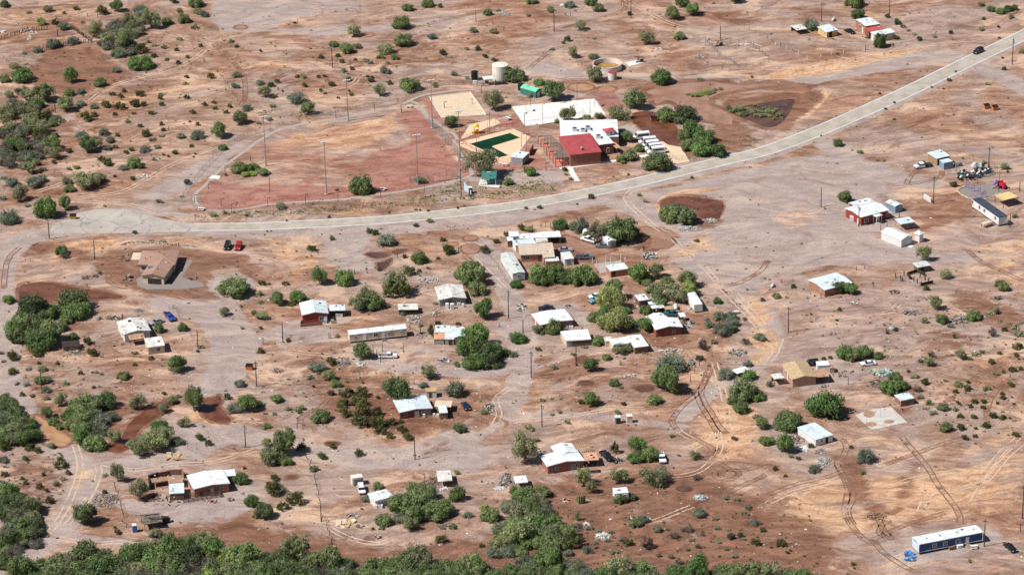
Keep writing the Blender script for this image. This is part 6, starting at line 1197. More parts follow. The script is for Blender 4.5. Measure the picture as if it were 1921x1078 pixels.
r = slabthing('playground_bed', 'tan sand playground bed with yellow swings behind the pool fence', 'playground', zA, '180 500;330 270;700 180;800 250;560 330;380 420', 'sand_pale', 'the sand playground bed', .03, None)
for (x, y) in ((595, 340), (715, 262)):
    p = zA((x, y)); m = MB(); m.cyl(p, p+V3((0, 0, 2.6)), .08, n=6); part(m, 'swing_post', 'yellow_paint', r)
m = MB(); a, b = zA((595, 340)), zA((715, 262)); m.cyl(a+V3((0, 0, 2.6)), b+V3((0, 0, 2.6)), .07, n=6); part(m, 'swing_bar', 'yellow_paint', r)
slabthing('van_parking', 'tan paved van parking strip bordering the flooded lot', 'parking strip', zB, '1440 430;1560 420;1620 460;1780 490;1880 660;1690 690;1560 560', 'concrete_tan', 'the tan van parking strip', .06)
slabthing('paved_walk', 'concrete walk with brick inset leading to the flooded lot', 'walkway', zB, '1040 250;1130 215;1240 260;1320 300;1260 325;1130 345;1200 400;1170 420', 'concrete', 'the brick inset walk', .05)
slabthing('concrete_pad', 'pale concrete pad beside the rusty pump engine', 'concrete pad', t02, '860 470;930 455;990 470;880 500', 'concrete_white', 'the pale pump pad', .15)
slabthing('gravel_pad', 'grey gravel apron in front of the brown hip roofed house', 'gravel apron', t10, '1020 1010;1060 990;1230 1045;1290 1040;1420 860;1440 880;1360 1000;1520 1040;1530 1065;1400 1085;1100 1090;1030 1060', 'gravel_grey', 'the grey gravel apron', .03)

# ------------------------------------------------------------ vehicles: x forward, origin on the ground between the wheels
def wheels(root, L, Wd, r_=.34, xs_=None):
    for x in (xs_ or (L*.31, -L*.31)):
        for s in (-1, 1):
            m = MB(); m.cyl(V3((x, s*(Wd/2-.20), r_)), V3((x, s*(Wd/2+.01), r_)), r_, n=12); w = m.ob('wheel', 'rubber', root)
            m = MB(); m.cyl(V3((x, s*(Wd/2), r_)), V3((x, s*(Wd/2+.025), r_)), r_*.55, n=8); m.ob('hub', 'metal_silver', w)
def lights(root, L, Wd, z):
    for s in (-1, 1):
        m = MB(); m.box(V3((L/2-.03, s*(Wd/2-.3), z)), (.1, .36, .16)); m.ob('headlight', 'lamp_clear', root)
        m = MB(); m.box(V3((-L/2+.03, s*(Wd/2-.2), z+.08)), (.1, .22, .26)); m.ob('tail_light', 'lamp_red', root)
def prism(b, prof, w0, w1=None, mat=None):   # side profile extruded over the width, narrower at the top
    zs = [p[1] for p in prof]; z0, z1 = min(zs), max(zs); w1 = w1 or w0
    f = lambda z: w0+(w1-w0)*(z-z0)/(z1-z0+1e-6)
    b.hull([V3((x, -f(z)/2, z)) for x, z in prof], [V3((x, f(z)/2, z)) for x, z in prof], mat)
def vehicle(kind, tile, f, b_, paint, label, short, name='parked_car', cat=None, open_hood=False):
    pf, pb = tile(f), tile(b_); d = pf-pb; rz = math.atan2(d.y, d.x); c = (pf+pb)/2
    L, Wd, H = {'sedan': (4.7, 1.8, 1.42), 'suv': (4.9, 1.95, 1.8), 'pickup': (5.7, 1.95, 1.8), 'van': (6.0, 2.1, 2.55), 'flatbed': (6.2, 2.1, 2.0)}[kind]
    root = thing(name, label, cat or {'sedan': 'car', 'suv': 'car', 'pickup': 'pickup truck', 'van': 'van', 'flatbed': 'truck'}[kind], c, rz); land(c, short)
    def P_(nm, fn, mat, par=None): m = MB(); fn(m); return m.ob(nm, mat, par or root)
    h = L/2
    if kind == 'sedan':
        P_('body', lambda m: prism(m, [(h, .35), (h, .68), (h-.15, .80), (h-1.35, .92), (-h+.9, .95), (-h+.1, .90), (-h, .6), (-h, .35)], Wd, Wd*.93), paint)
        P_('windows', lambda m: prism(m, [(h-1.35, .90), (h-2.1, 1.36), (-h+1.45, 1.38), (-h+.75, .93)], Wd*.9, Wd*.72), 'glass_dark'); P_('roof', lambda m: prism(m, [(h-2.05, 1.35), (h-2.2, 1.42), (-h+1.5, 1.43), (-h+1.4, 1.36)], Wd*.76, Wd*.7), paint)
    elif kind == 'suv':
        P_('body', lambda m: prism(m, [(h, .42), (h, .85), (h-.15, .98), (h-1.15, 1.08), (-h+.03, 1.08), (-h, .42)], Wd, Wd*.96), paint)
        P_('windows', lambda m: prism(m, [(h-1.15, 1.06), (h-1.75, 1.66), (-h+.25, 1.7), (-h+.05, 1.06)], Wd*.93, Wd*.78), 'glass_dark'); P_('roof', lambda m: prism(m, [(h-1.7, 1.64), (h-1.85, 1.78), (-h+.3, 1.8), (-h+.18, 1.66)], Wd*.83, Wd*.76), paint)
        for s in (-1, 1): P_('roof_rail', lambda m: m.box(V3((-.5, s*.62, 1.83)), (2.2, .05, .06)), 'metal_dark')
    elif kind in ('pickup', 'flatbed'):
        P_('body', lambda m: prism(m, [(h, .45), (h, .92), (h-.15, 1.03), (h-1.3, 1.12), (-.35, 1.12), (-.35, .45)], Wd, Wd*.95), paint)
        P_('windows', lambda m: prism(m, [(h-1.3, 1.10), (h-1.85, 1.66), (-.2, 1.7), (-.3, 1.10)], Wd*.9, Wd*.74), 'glass_dark'); P_('roof', lambda m: prism(m, [(h-1.8, 1.64), (h-1.95, 1.76), (-.15, 1.78), (-.18, 1.65)], Wd*.8, Wd*.74), paint)
        if kind == 'pickup':
            P_('bed_floor', lambda m: m.box(V3((-h/2-.17, 0, .68)), (h-.4, Wd-.1, .12)), 'metal_dark')
            for s in (-1, 1): P_('bed_side', lambda m: m.box(V3((-h/2-.17, s*(Wd/2-.06), .82)), (h-.36, .12, .62)), paint)
            P_('tailgate', lambda m: m.box(V3((-h+.06, 0, .82)), (.1, Wd-.24, .58)), paint)
        else:
            P_('flatbed', lambda m: m.box(V3((-h/2-.17, 0, .98)), (h-.3, Wd+.15, .14)), 'metal_dark')
            P_('headboard', lambda m: m.box(V3((-.5, 0, 1.6)), (.08, Wd-.2, 1.1)), 'metal_dark')
    else:
        P_('body', lambda m: prism(m, [(h, .42), (h, 1.0), (h-.2, 1.15), (h-.9, 1.32), (h-1.55, 2.35), (h-1.9, 2.5), (-h+.1, 2.52), (-h, 2.3), (-h, .42)], Wd, Wd*.86), paint)
        P_('windscreen', lambda m: m.box(V3((h-1.2, 0, 1.85)), (.08, Wd*.80, 1.0), ry=-.56), 'glass_dark')
        for s in (-1, 1): P_('side_windows', lambda m: m.box(V3((-.55, s*Wd*.475, 1.75)), (3.9, .08, .62)), 'glass_dark')
        for s in (-1, 1): P_('cab_window', lambda m: m.box(V3((h-1.95, s*Wd*.48, 1.7)), (.75, .08, .6)), 'glass_dark')
        P_('rear_window', lambda m: m.box(V3((-h-.0, 0, 1.75)), (.06, Wd*.7, .6)), 'glass_dark')
    P_('front_bumper', lambda m: m.box(V3((h+.02, 0, .45)), (.16, Wd*.94, .22)), 'metal_dark'); P_('rear_bumper', lambda m: m.box(V3((-h-.02, 0, .45)), (.16, Wd*.94, .2)), 'metal_dark')
    wheels(root, L, Wd, .36 if kind != 'sedan' else .33); lights(root, L, Wd, .72 if kind == 'sedan' else .85); return root
V_ = [('suv', t03, (1545, 410), (1608, 380), 'car_black', 'black estate car driving along the paved road', 'the black car on the road', 'driving_car'),
 ('sedan', t03, (642, 257), (590, 236), 'car_black', 'black car parked on the dirt before the red brick homestead', 'the black homestead car', 'parked_car'),
 ('suv', t10, (1695, 800), (1712, 755), 'car_black', 'black car parked next to the red one', 'the black parked car', 'parked_car'),
 ('suv', t10, (1776, 805), (1797, 755), 'car_red', 'bright red car parked next to the black one', 'the bright red car', 'parked_car'),
 ('pickup', t20, (1300, 258), (1246, 200), 'car_blue', 'bright blue pickup by the broken wire fence', 'the bright blue pickup', 'pickup_truck'),
 ('sedan', t20, (1150, 272), (1195, 258), 'car_silver', 'dull blue grey car behind the small round tree', 'the dull grey car', 'parked_car'),
 ('pickup', t21, (1055, 520), (922, 522), 'car_white', 'white crew cab pickup below the long white mobile home', 'the white crew cab pickup', 'pickup_truck'),
 ('sedan', t21, (1588, 922), (1556, 872), 'car_navy', 'dark navy car beside the L shaped house', 'the dark navy car', 'parked_car'),
 ('sedan', t12, (455, 800), (345, 803), 'car_silver', 'silver sedan at the edge of the flooded yard', 'the silver sedan', 'parked_car'),
 ('pickup', t12, (608, 855), (478, 862), 'car_grey', 'grey pickup with white bed parked by the white tool shed', 'the grey pickup', 'pickup_truck'),
 ('pickup', t12, (548, 720), (608, 738), 'car_white', 'white pickup nose under the trees beside the rounded camper', 'the white pickup at the camper', 'pickup_truck'),
 ('sedan', t12, (658, 772), (712, 775), 'car_grey', 'small dark car against the tree shaded barn', 'the small dark car', 'parked_car'),
 ('suv', t22, (580, 85), (688, 68), 'car_white', 'white off-road car parked alongside the light blue pickup', 'the white off-road car', 'parked_car'),
 ('pickup', t22, (590, 118), (705, 92), 'car_lightblue', 'light blue pickup parked alongside the white off-road car', 'the light blue pickup', 'pickup_truck'),
 ('sedan', t22, (222, 162), (288, 158), 'car_navy', 'navy car behind the pink walled house', 'the navy car behind the roof', 'parked_car'),
 ('sedan', t23, (690, 583), (815, 570), 'car_white', 'white coupe stranded by the spreading bushes', 'the white coupe', 'parked_car'),
 ('suv', t23, (300, 580), (350, 575), 'car_black', 'black car squeezed behind the golden shingled house', 'the black car at the golden roof', 'parked_car'),
 ('suv', t31, (800, 487), (782, 415), 'car_white', 'white car parked in front of the cream container', 'the white car at the container', 'parked_car'),
 ('pickup', t32, (742, 230), (678, 172), 'car_black', 'black pickup beside the cross gabled house', 'the black pickup', 'pickup_truck'),
 ('pickup', t32, (1135, 250), (1112, 180), 'car_white', 'white pickup parked in the shade right of the leafy trees', 'the white shaded pickup', 'pickup_truck'),
 ('sedan', t33, (1852, 912), (1785, 858), 'car_black', 'black sedan standing alone near the navy blue mobile home', 'the lone black sedan', 'parked_car'),
 ('flatbed', t13, (1105, 185), (1222, 165), 'car_white', 'white cab flatbed truck by the plank walled pole barn', 'the flatbed truck', 'flatbed_truck'),
 ('pickup', zE, (580, 470), (700, 480), 'car_teal', 'dark teal pickup wedged among canopies in the junk yard', 'the dark teal pickup', 'pickup_truck')]
for kd, tl, f, b_, pt, lb, sh, nm in V_: vehicle(kd, tl, f, b_, pt, lb, sh, nm)
ws = ['farthest', 'second', 'third', 'fourth', 'nearest to the road']
for i, (f, b_) in enumerate((((1205, 398), (1390, 378)), ((1285, 455), (1462, 440)), ((1325, 498), (1490, 482)), ((1370, 535), (1520, 518)), ((1400, 572), (1555, 555)))):
    o = vehicle('van', zB, f, b_, 'car_white', ['white passenger van parked apart from the other four, farthest from the road', 'white passenger van, farthest of the tight row of four', 'white passenger van, second in the tight row of four', 'white passenger van, third in the tight row of four', 'white passenger van, half hidden by trees at the road end of the row'][i], 'the white vans', 'passenger_van'); o['group'] = 'white vans parked at the community centre'
# recreational camper with a white roof
r = house('motorhome', 'old white motorhome half buried in cactus and shrubs', 'motorhome', t32, (825, 510), 'the old white motorhome')
fr = block(r, t32, (768, 470), (875, 462), (872, 420), 2.7, 'flat', 'wall_white', 'roof_bright', over=.04, n=3, z0=.5, wins=[('f', 1.2, .8, .6, 1.1), ('f', 2.9, .8, .6, 1.1)])
for k in (1, fr.L-1): m = MB(); m.cyl(fr.p(k, .05, .4), fr.p(k, .3, .4), .4, n=10); part(m, 'wheel', 'rubber', r)
m = MB(); m.box(fr.p(1.5, fr.D/2, 2.95), (.8, .8, .25)); part(m, 'roof_hatch', 'wall_grey', r)

# ------------------------------------------------------------ tanks
def tank(name, label, cat, tile, at, rad, h, mat, short, lid=None, n=28, cone=0):
    p = tile(at); r = thing(name, label, cat, p); land(p, short)
    m = MB(); m.cyl(V3((0, 0, -.05)), V3((0, 0, h)), rad, n=n); m.ob('tank_wall', mat, r)
    m = MB(); m.cyl(V3((0, 0, h+.004)), V3((0, 0, h+.06)), rad*1.015, n=n)
    if cone: m.cyl(V3((0, 0, h+.06)), V3((0, 0, h+.06+cone)), rad, .3, n=n)
    m.ob('lid', lid or mat, r); m = MB(); m.cyl(V3((rad*.5, -rad*.4, h)), V3((rad*.5, -rad*.4, h+.3)), .3, n=8); m.ob('hatch', lid or mat, r)
    m = MB(); m.box(V3((rad*.8, -rad*.68, h/2)), (.4, .1, h), rz=.85); m.ob('ladder', 'metal_grey', r); return r
tank('water_tank', 'tall cream steel water tank behind the park', 'water tank', t01, (1830, 597), 2.85, 5.8, 'tank_cream', 'the tall cream water tank', cone=.25)
tank('water_tank', 'tall black plastic tank left of the cream water tank', 'water tank', t01, (1640, 597), 1.3, 3.1, 'black_plastic', 'the tall black tank', cone=.35)
tank('water_tank', 'short black plastic tank beside the bright green shed', 'water tank', t02, (72, 672), 1.25, 2.2, 'black_plastic', 'the short black tank', cone=.25)
tank('water_tank', 'small stained concrete cistern against the open reservoir wall', 'cistern', t02, (754, 592), 1.6, 2.6, 'tank_stained', 'the small stained cistern', lid='red_paint')
p = t02((715, 515)); r = thing('open_reservoir', 'large open round concrete reservoir with red stained wall and ochre sludge', 'reservoir', p); land(p, 'the open round reservoir')
R_ = 5.35; m = MB(); n = 40
for k in range(n):
    a, b = 2*math.pi*k/n, 2*math.pi*(k+1)/n; ca, sa, cb, sb = math.cos(a), math.sin(a), math.cos(b), math.sin(b)
    q = [(ca*R_, sa*R_), (cb*R_, sb*R_), (cb*(R_-.3), sb*(R_-.3)), (ca*(R_-.3), sa*(R_-.3))]; m.hull([V3((x, y, -.05)) for x, y in q], [V3((x, y, 2.2)) for x, y in q])
m.ob('wall', 'tank_stained', r); m = MB(); m.cyl(V3((0, 0, .01)), V3((0, 0, .5)), R_-.31, n=n); m.ob('sludge', 'ochre_sludge', r)
def pumpjack(label, at, short):
    p = t02(at); r = thing('pump_engine', label, 'pump engine', p, .3); land(p, short)
    for nm, c, s, mt, ry in (('skid', (0, 0, .15), (3.2, 1.0, .2), 'metal_dark', 0), ('engine', (.8, 0, .7), (1.1, .8, .9), 'metal_dark', 0), ('walking_beam', (-.2, 0, 2.1), (3.0, .22, .28), 'yellow_dirty' if 'yellow' in label else 'metal_dark', .12), ('fuel_tank', (1.3, 0, 1.35), (.6, .6, .35), 'wall_grey', 0)):
        m = MB(); m.box(V3(c), s, ry=ry); m.ob(nm, mt, r)
    for s in (-1, 1): m = MB(); m.cyl(V3((-.9+s*.45, -.4, .2)), V3((-.2, 0, 2.05)), .07, n=5); m.cyl(V3((-.9+s*.45, .4, .2)), V3((-.2, 0, 2.05)), .07, n=5); m.ob('frame_leg', 'metal_dark', r)
    m = MB(); m.cyl(V3((.55, -.6, .8)), V3((.55, -.45, .8)), .55, n=10); m.ob('flywheel', 'metal_dark', r)
pumpjack('black well pump engine beside the pale concrete pad', (958, 468), 'the black well pump'); pumpjack('dirty yellow well pump engine at a pole in the fenced yard', (1552, 345), 'the yellow well pump')
# utility shelter at the tanks
r = house('utility_shelter', 'small white roofed utility shelter between the two tanks', 'shelter', t01, (1735, 620), 'the utility shelter')
block(r, t01, (1710, 600), (1782, 592), (1765, 570), 2.4, 'flat', 'wall_grey', 'roof_white', n=2, open_=True, post='metal_grey')
for x, y, mt in ((1640, 625, 'wall_white'), (1680, 630, 'metal_silver'), (1730, 625, 'metal_dark')): gear(r, t01((x, y)), (1.4, .9, 1.0), mt, 'equipment')
r = house('stock_trough', 'long dark steel trough in front of the cream water tank', 'trough', t01, (1830, 638), 'the dark steel trough'); m = MB(); c = t01((1830, 632)); m.box(c+V3((0, 0, .6)), (4.2, 1.4, .9), 'metal_dark', rz=.1); part(m, 'trough', None, r)
m = MB()
for k in (-1.6, 1.6): m.box(c+V3((k, 0, .1)), (.2, 1.3, .3), rz=.1)
part(m, 'legs', 'metal_grey', r)
# dumpsters
def dumpster(tile, at, label, short, mat='orange_paint', rz=.35):
    p = tile(at); r = thing('dumpster', label, 'dumpster', p, rz, 'steel dumpsters'); land(p, short)
    m = MB(); m.hull([V3(q) for q in ((-.95, -.6, .12), (.95, -.6, .12), (.95, .6, .12), (-.95, .6, .12))], [V3(q) for q in ((-1.05, -.75, 1.2), (1.05, -.75, 1.2), (1.05, .75, 1.55), (-1.05, .75, 1.55))]); m.ob('bin', mat, r)
    for s in (-1, 1): m = MB(); m.hull([V3(q) for q in ((.02*s, -.8, 1.215), (1.08*s, -.8, 1.215), (1.08*s, .8, 1.585), (.02*s, .8, 1.585))], [V3(q) for q in ((.02*s, -.8, 1.29), (1.08*s, -.8, 1.29), (1.08*s, .8, 1.66), (.02*s, .8, 1.66))]); m.ob('lid', 'black_plastic', r)
    for s in (-1, 1): m = MB(); m.box(V3((s*1.1, 0, .85)), (.12, 1.0, .14)); m.ob('lifting_pocket', mat, r)
dumpster(t03, (1640, 812), 'orange dumpster without a bush behind it, one of a pair on the bare plain', 'the orange dumpsters'); dumpster(t03, (1702, 822), 'orange dumpster with a dark bush behind it, one of a pair on the bare plain', 'the orange dumpster pair')
dumpster(t10, (548, 560), 'yellow dumpster at the edge of the cracked paved lot', 'the yellow dumpster', 'yellow_dirty', 0); dumpster(t20, (1868, 608), 'orange dumpster beside a utility pole on the grey gravel road', 'the dumpster at the gravel road', rz=-.2); dumpster(t02, (1063, 905), 'orange dumpster standing in the flooded brown lot', 'the flooded dumpster', rz=.1)
# portable toilets
def toilet(tile, at, mat, label, short, rz=.2):
    p = tile(at); r = thing('portable_toilet', label, 'portable toilet', p, rz); land(p, short)
    m = MB(); m.box(V3((0, 0, 1.05)), (1.2, 1.2, 2.1)); m.ob('cabin', mat, r); m = MB(); m.hull([V3((x*.63, y*.63, 2.11)) for x, y in ((-1, -1), (1, -1), (1, 1), (-1, 1))], [V3((x*.5, y*.5, 2.32)) for x, y in ((-1, -1), (1, -1), (1, 1), (-1, 1))]); m.ob('roof', 'frame_white', r)
    m = MB(); m.box(V3((0, -.61, 1.0)), (.85, .05, 1.85)); m.ob('door', mat, r); m = MB(); m.cyl(V3((.4, .4, 2.1)), V3((.4, .4, 2.6)), .06, n=6); m.ob('vent', 'metal_dark', r)
toilet(t30, (1010, 752), 'blue_plastic', 'blue portable toilet left of the brush roofed ramada', 'the blue portable toilet'); toilet(t11, (1608, 368), 'metal_dark', 'dark portable toilet behind the slanted sky blue panel', 'the dark portable toilet'); toilet(t32, (745, 318), 'wood_brown', 'small brown box stool in the yard of the cross gabled house', 'the brown box') if False else None
r = house('slanted_panel', 'slanted sky blue panel wall casting a triangular shadow near the green shelter', 'panel', t11, (1585, 365), 'the slanted sky blue panel')
a, b, c, d = t11((1560, 345), 0), t11((1612, 378), 0), t11((1612, 335), 1.0), t11((1562, 345), 2.9); m = MB(); o_ = V3((.12, .12, 0)); m.hull([a, b, V3((b.x, b.y, 1.3)), V3((a.x, a.y, 2.9))], [a+o_, b+o_, V3((b.x, b.y, 1.3))+o_, V3((a.x, a.y, 2.9))+o_]); part(m, 'panel', 'wall_paleblue', r)
m = MB(); m.box((a+b)/2+V3((1.2, .5, .05)), (3, 1.5, .1), rz=-.6); part(m, 'footing', 'concrete', r)
# playgrounds
r = house('play_structure', 'red and purple play structure with yellow slide on a rubber patch', 'play structure', zD, (1180, 560), 'the red and purple play structure')
c = zD((1185, 555)); 
for x, y in ((-1, -1), (1, -1), (1, 1), (-1, 1)): m = MB(); m.cyl(c+V3((x, y, 0)), c+V3((x, y, 2.6)), .09, n=6); part(m, 'post', 'play_red', r)
m = MB(); m.box(c+V3((0, 0, 1.2)), (2.1, 2.1, .12)); part(m, 'platform', 'play_red', r)
for rz_, mt in ((0, 'play_red'), (1.57, 'play_red'), (3.14, 'play_purple')): m = MB(); m.box(c+V3((math.cos(rz_)*1.05, math.sin(rz_)*1.05, 1.75)), (.08, 2.0, .9), rz=rz_); part(m, 'rail_panel', mt, r)
for k in range(6): a_ = k/5; m = MB(); m.box(c+V3((-1.3-a_*1.5, -.3, 1.25-.95*a_-.1*math.sin(a_*3)), ), (.42, .9, .08), ry=.55); part(m, 'slide', 'shade_tan', r)
m = MB(); m.cyl(c+V3((-1, .9, 2.2)), c+V3((-2.1, 1.4, 0)), .5, n=8); part(m, 'tube', 'play_purple', r); m = MB(); m.cyl(c+V3((1.2, -1.1, 0)), c+V3((1.2, -1.1, 2.2)), .6, n=8); part(m, 'climber', 'play_red', r); m = MB(); m.cyl(c+V3((1.6, -.2, .01)), c+V3((1.6, -.2, .05)), 1.6, n=12); part(m, 'rubber_patch', 'metal_dark', r)
r = house('climbing_bars', 'row of blue climbing bars inside the curbed playground', 'climbing bars', zD, (880, 600), 'the blue climbing bars')
for (x, y) in ((775, 565), (845, 600), (922, 640), (995, 675)):
    a, b = zD((x-15, y)), zD((x+15, y)); m = MB()
    for p in (a, b): m.cyl(p, p+V3((0, 0, 2.5)), .07, n=6)
    m.cyl(a+V3((0, 0, 2.5)), b+V3((0, 0, 2.5)), .07, n=6); m.box((a+b)/2+V3((0, 0, 1.2)), (.5, .3, .06)); part(m, 'bar_frame', 'play_blue', r)
m = MB(); m.cyl(zD((775, 565), 2.5), zD((995, 675), 2.5), .06, n=6); part(m, 'ladder_rail', 'play_blue', r)
r = slabthing('playground_curb', 'curved pale curb enclosing the gravel playground by the office trailer', 'curb', zD, '700 560;640 590;690 640;790 690;960 715;1080 680;1120 650;1290 590;1290 550;1240 510;1000 500;860 530;750 540', 'gravel_grey', 'the curbed playground', .02, 'sand_pale')
r = house('play_tower', 'yellow play tower with orange deck behind the pool fence', 'play tower', zA, (430, 410), 'the yellow play tower'); c = zA((430, 400))
for x, y in ((-.8, -.8), (.8, -.8), (.8, .8), (-.8, .8)): m = MB(); m.cyl(c+V3((x, y, 0)), c+V3((x, y, 2.6)), .08, n=6); part(m, 'post', 'yellow_paint', r)
m = MB(); m.hull([c+V3((x*1.0, y*1.0, 2.6)) for x, y in ((-1, -1), (1, -1), (1, 1), (-1, 1))], [c+V3((x*.1, y*.8, 3.3)) for x, y in ((-1, -1), (1, -1), (1, 1), (-1, 1))]); part(m, 'canopy', 'yellow_paint', r); m = MB(); m.box(c+V3((0, 0, 1.0)), (1.8, 1.8, .15)); part(m, 'deck', 'orange_paint', r); m = MB(); m.box(c+V3((0, 0, .15)), (3.0, 1.4, .3)); part(m, 'base', 'orange_paint', r); m = MB(); m.box(c+V3((-1.4, 0, .7)), (1.6, .6, .08), ry=-.6); part(m, 'slide', 'yellow_paint', r)
# white cupboard units and pole
r = house('meter_cabinets', 'row of four white electrical cabinets behind a tall utility pole', 'cabinets', zD, (265, 720), 'the white cabinets')
for k in range(4): p = zD((240, 690)).lerp(zD((305, 735)), k/3); m = MB(); m.box(p+V3((0, 0, .75)), (.9, .6, 1.5), rz=-.75); part(m, 'cabinet', 'wall_white', r)
p = zD((210, 660)); m = MB(); m.box(p+V3((0, 0, 1.2)), (.7, .4, .7)); m.cyl(p, p+V3((0, 0, 1.6)), .08, n=6); part(m, 'meter', 'metal_silver', r)
# propane / white tanks
def propane(tile, at, label, short, rz=.2, s=1.0):
    p = tile(at); r = thing('propane_tank', label, 'propane tank', p, rz); land(p, short); m = MB(); L, q = 1.5*s, .55*s
    m.cyl(V3((-L+.3, 0, .8*s)), V3((L-.3, 0, .8*s)), q, n=12); m.cyl(V3((L-.3, 0, .8*s)), V3((L, 0, .8*s)), q, q*.4, n=12); m.cyl(V3((-L+.3, 0, .8*s)), V3((-L, 0, .8*s)), q, q*.4, n=12); m.ob('vessel', 'wall_white', r)
    m = MB(); m.box(V3((-.7*s, 0, .2)), (.2, .9*s, .4)); m.box(V3((.7*s, 0, .2)), (.2, .9*s, .4)); m.ob('feet', 'metal_grey', r); m = MB(); m.cyl(V3((0, 0, 1.3*s)), V3((0, 0, 1.5*s)), .15, n=8); m.ob('valve_cap', 'wall_white', r)
propane(zC, (670, 155), 'round white propane tank behind the yellow walled shed', 'the white propane tank', 1.2, .9); propane(t22, (1680, 192), 'white propane tank on bare ground beside the olive tree', 'the lone propane tank', .2, .8); propane(zE, (675, 385), 'white dome topped tank in the middle of the junk yard', 'the junk yard tank', 1.5, 1.1); propane(t13, (38, 1070), 'small white tank on open ground above the salmon walled house', 'the small white tank', 1.2, .8)
# blue tarp, patio table
r = house('blue_tarp', 'crumpled bright blue tarp at the end of the navy blue mobile home', 'tarp', t33, (1065, 935), 'the crumpled blue tarp'); m = MB()
for i in range(26): p = t33((random.uniform(1025, 1105), random.uniform(900, 965)), random.uniform(.05, .3)); m.box(p, (random.uniform(.6, 1.4), random.uniform(.5, 1.1), .12), random.choice(['blue_tarp', 'blue_tarp', 'wall_paleblue', 'blue_tarp']), rz=random.uniform(0, 3), rx=random.gauss(0, .35), ry=random.gauss(0, .35))
part(m, 'tarp', None, r)
r = house('picnic_table', 'white picnic table on the gravel before the navy blue mobile home', 'picnic table', t33, (1545, 878), 'the white picnic table'); c = t33((1545, 875))
for nm, o_, s in (('table_top', (0, 0, .78), (1.9, .9, .08)), ('bench', (0, .85, .48), (1.9, .3, .07)), ('bench', (0, -.85, .48), (1.9, .3, .07))): m = MB(); m.box(c+V3(o_), s, rz=.1); part(m, nm, 'wall_white', r)
for s in (-1, 1): m = MB(); m.box(c+V3((s*.7, 0, .37)), (.1, 1.6, .74), rz=.1); part(m, 'leg', 'metal_grey', r)
for x, y, mt, nm, lb in ((1440, 872, 'wall_white', 'storage_bench', 'pale storage bench against the navy blue wall'), (1380, 885, 'wood_brown', 'wooden_bin', 'long brown wooden bin against the navy blue wall')):
    r = house(nm, lb, 'bin', t33, (x, y), 'the '+nm.replace('_', ' ')); m = MB(); c = t33((x, y)); m.box(c+V3((0, 0, .4)), (1.6, .8, .8), rz=.35); part(m, 'box', mt, r); m = MB(); m.box(c+V3((0, 0, .85)), (1.7, .9, .08), rz=.35); part(m, 'lid', mt, r)
# logs of the corral
r = house('log_corral', 'broken log corral of dark stumps below the dark hut', 'corral', t13, (1120, 1040), 'the log corral')
for x0, y0, x1, y1 in ((1045, 985, 1120, 960), (1045, 985, 1070, 1015), (1145, 1065, 1235, 1045), (1120, 960, 1180, 990)):
    a, b = t13((x0, y0)), t13((x1, y1))
    for z_ in (.4, .9): m = MB(); m.box((a+b)/2+V3((0, 0, z_)), ((b-a).length, .3, .4), rz=math.atan2((b-a).y, (b-a).x)); part(m, 'rail', 'wood_dark', r)
for x, y in ((960, 1003), (1022, 985), (998, 1025), (1010, 1028), (1060, 1010), (1095, 1030), (1120, 1040), (1180, 1020), (1205, 1030), (1150, 1060), (1235, 1050), (1140, 1000)): m = MB(); c = t13((x, y)); m.cyl(c, c+V3((random.gauss(0, .1), random.gauss(0, .1), random.uniform(1, 1.9))), .16, n=6); part(m, 'post', 'wood_dark', r)
r = house('scrap_heap', 'round tyre and drum heap with dark vines inside the chain link pen', 'scrap heap', zD, (850, 410), 'the tyre and drum heap'); m = MB()
for i in range(120):
    t_ = random.random(); x = 660+t_*430+random.gauss(0, 10); y = 395-60*max(0, (t_-.45))*2+random.gauss(0, 22); p = zD((x, y), random.uniform(.1, 1.1)); k = random.random()
    if k < .45: m.cyl(p, p+V3((random.gauss(0, .2), random.gauss(0, .2), .3)), random.uniform(.35, .6), n=8, mat='rubber')
    elif k < .75: m.box(p, (random.uniform(.4, 1.4), .5, .5), random.choice(['metal_dark', 'wall_grey', 'wall_white', 'tarp_green', 'wall_paleblue']), rz=random.uniform(0, 3), ry=random.gauss(0, .4))
    else: m.cyl(p, p+V3((.5, .2, .5)), .35, n=8, mat=random.choice(['wall_white', 'metal_silver', 'tarp_green', 'metal_dark']))
for i in range(18): p = zD((830+random.uniform(0, 150), 250+random.uniform(0, 60)), .5); m.cyl(p, p+V3((random.gauss(0, .4), .3, .5)), .5, n=8, mat=random.choice(['tarp_green', 'wall_white', 'wall_grey', 'metal_dark']))
part(m, 'scrap', None, r)
for k in range(16): c = zD((930+k*12, 425-k*2)); m = MB(); m.box(c+V3((0, 0, .35)), (.15, .15, .7)); part(m, 'picket', 'wall_white', r)
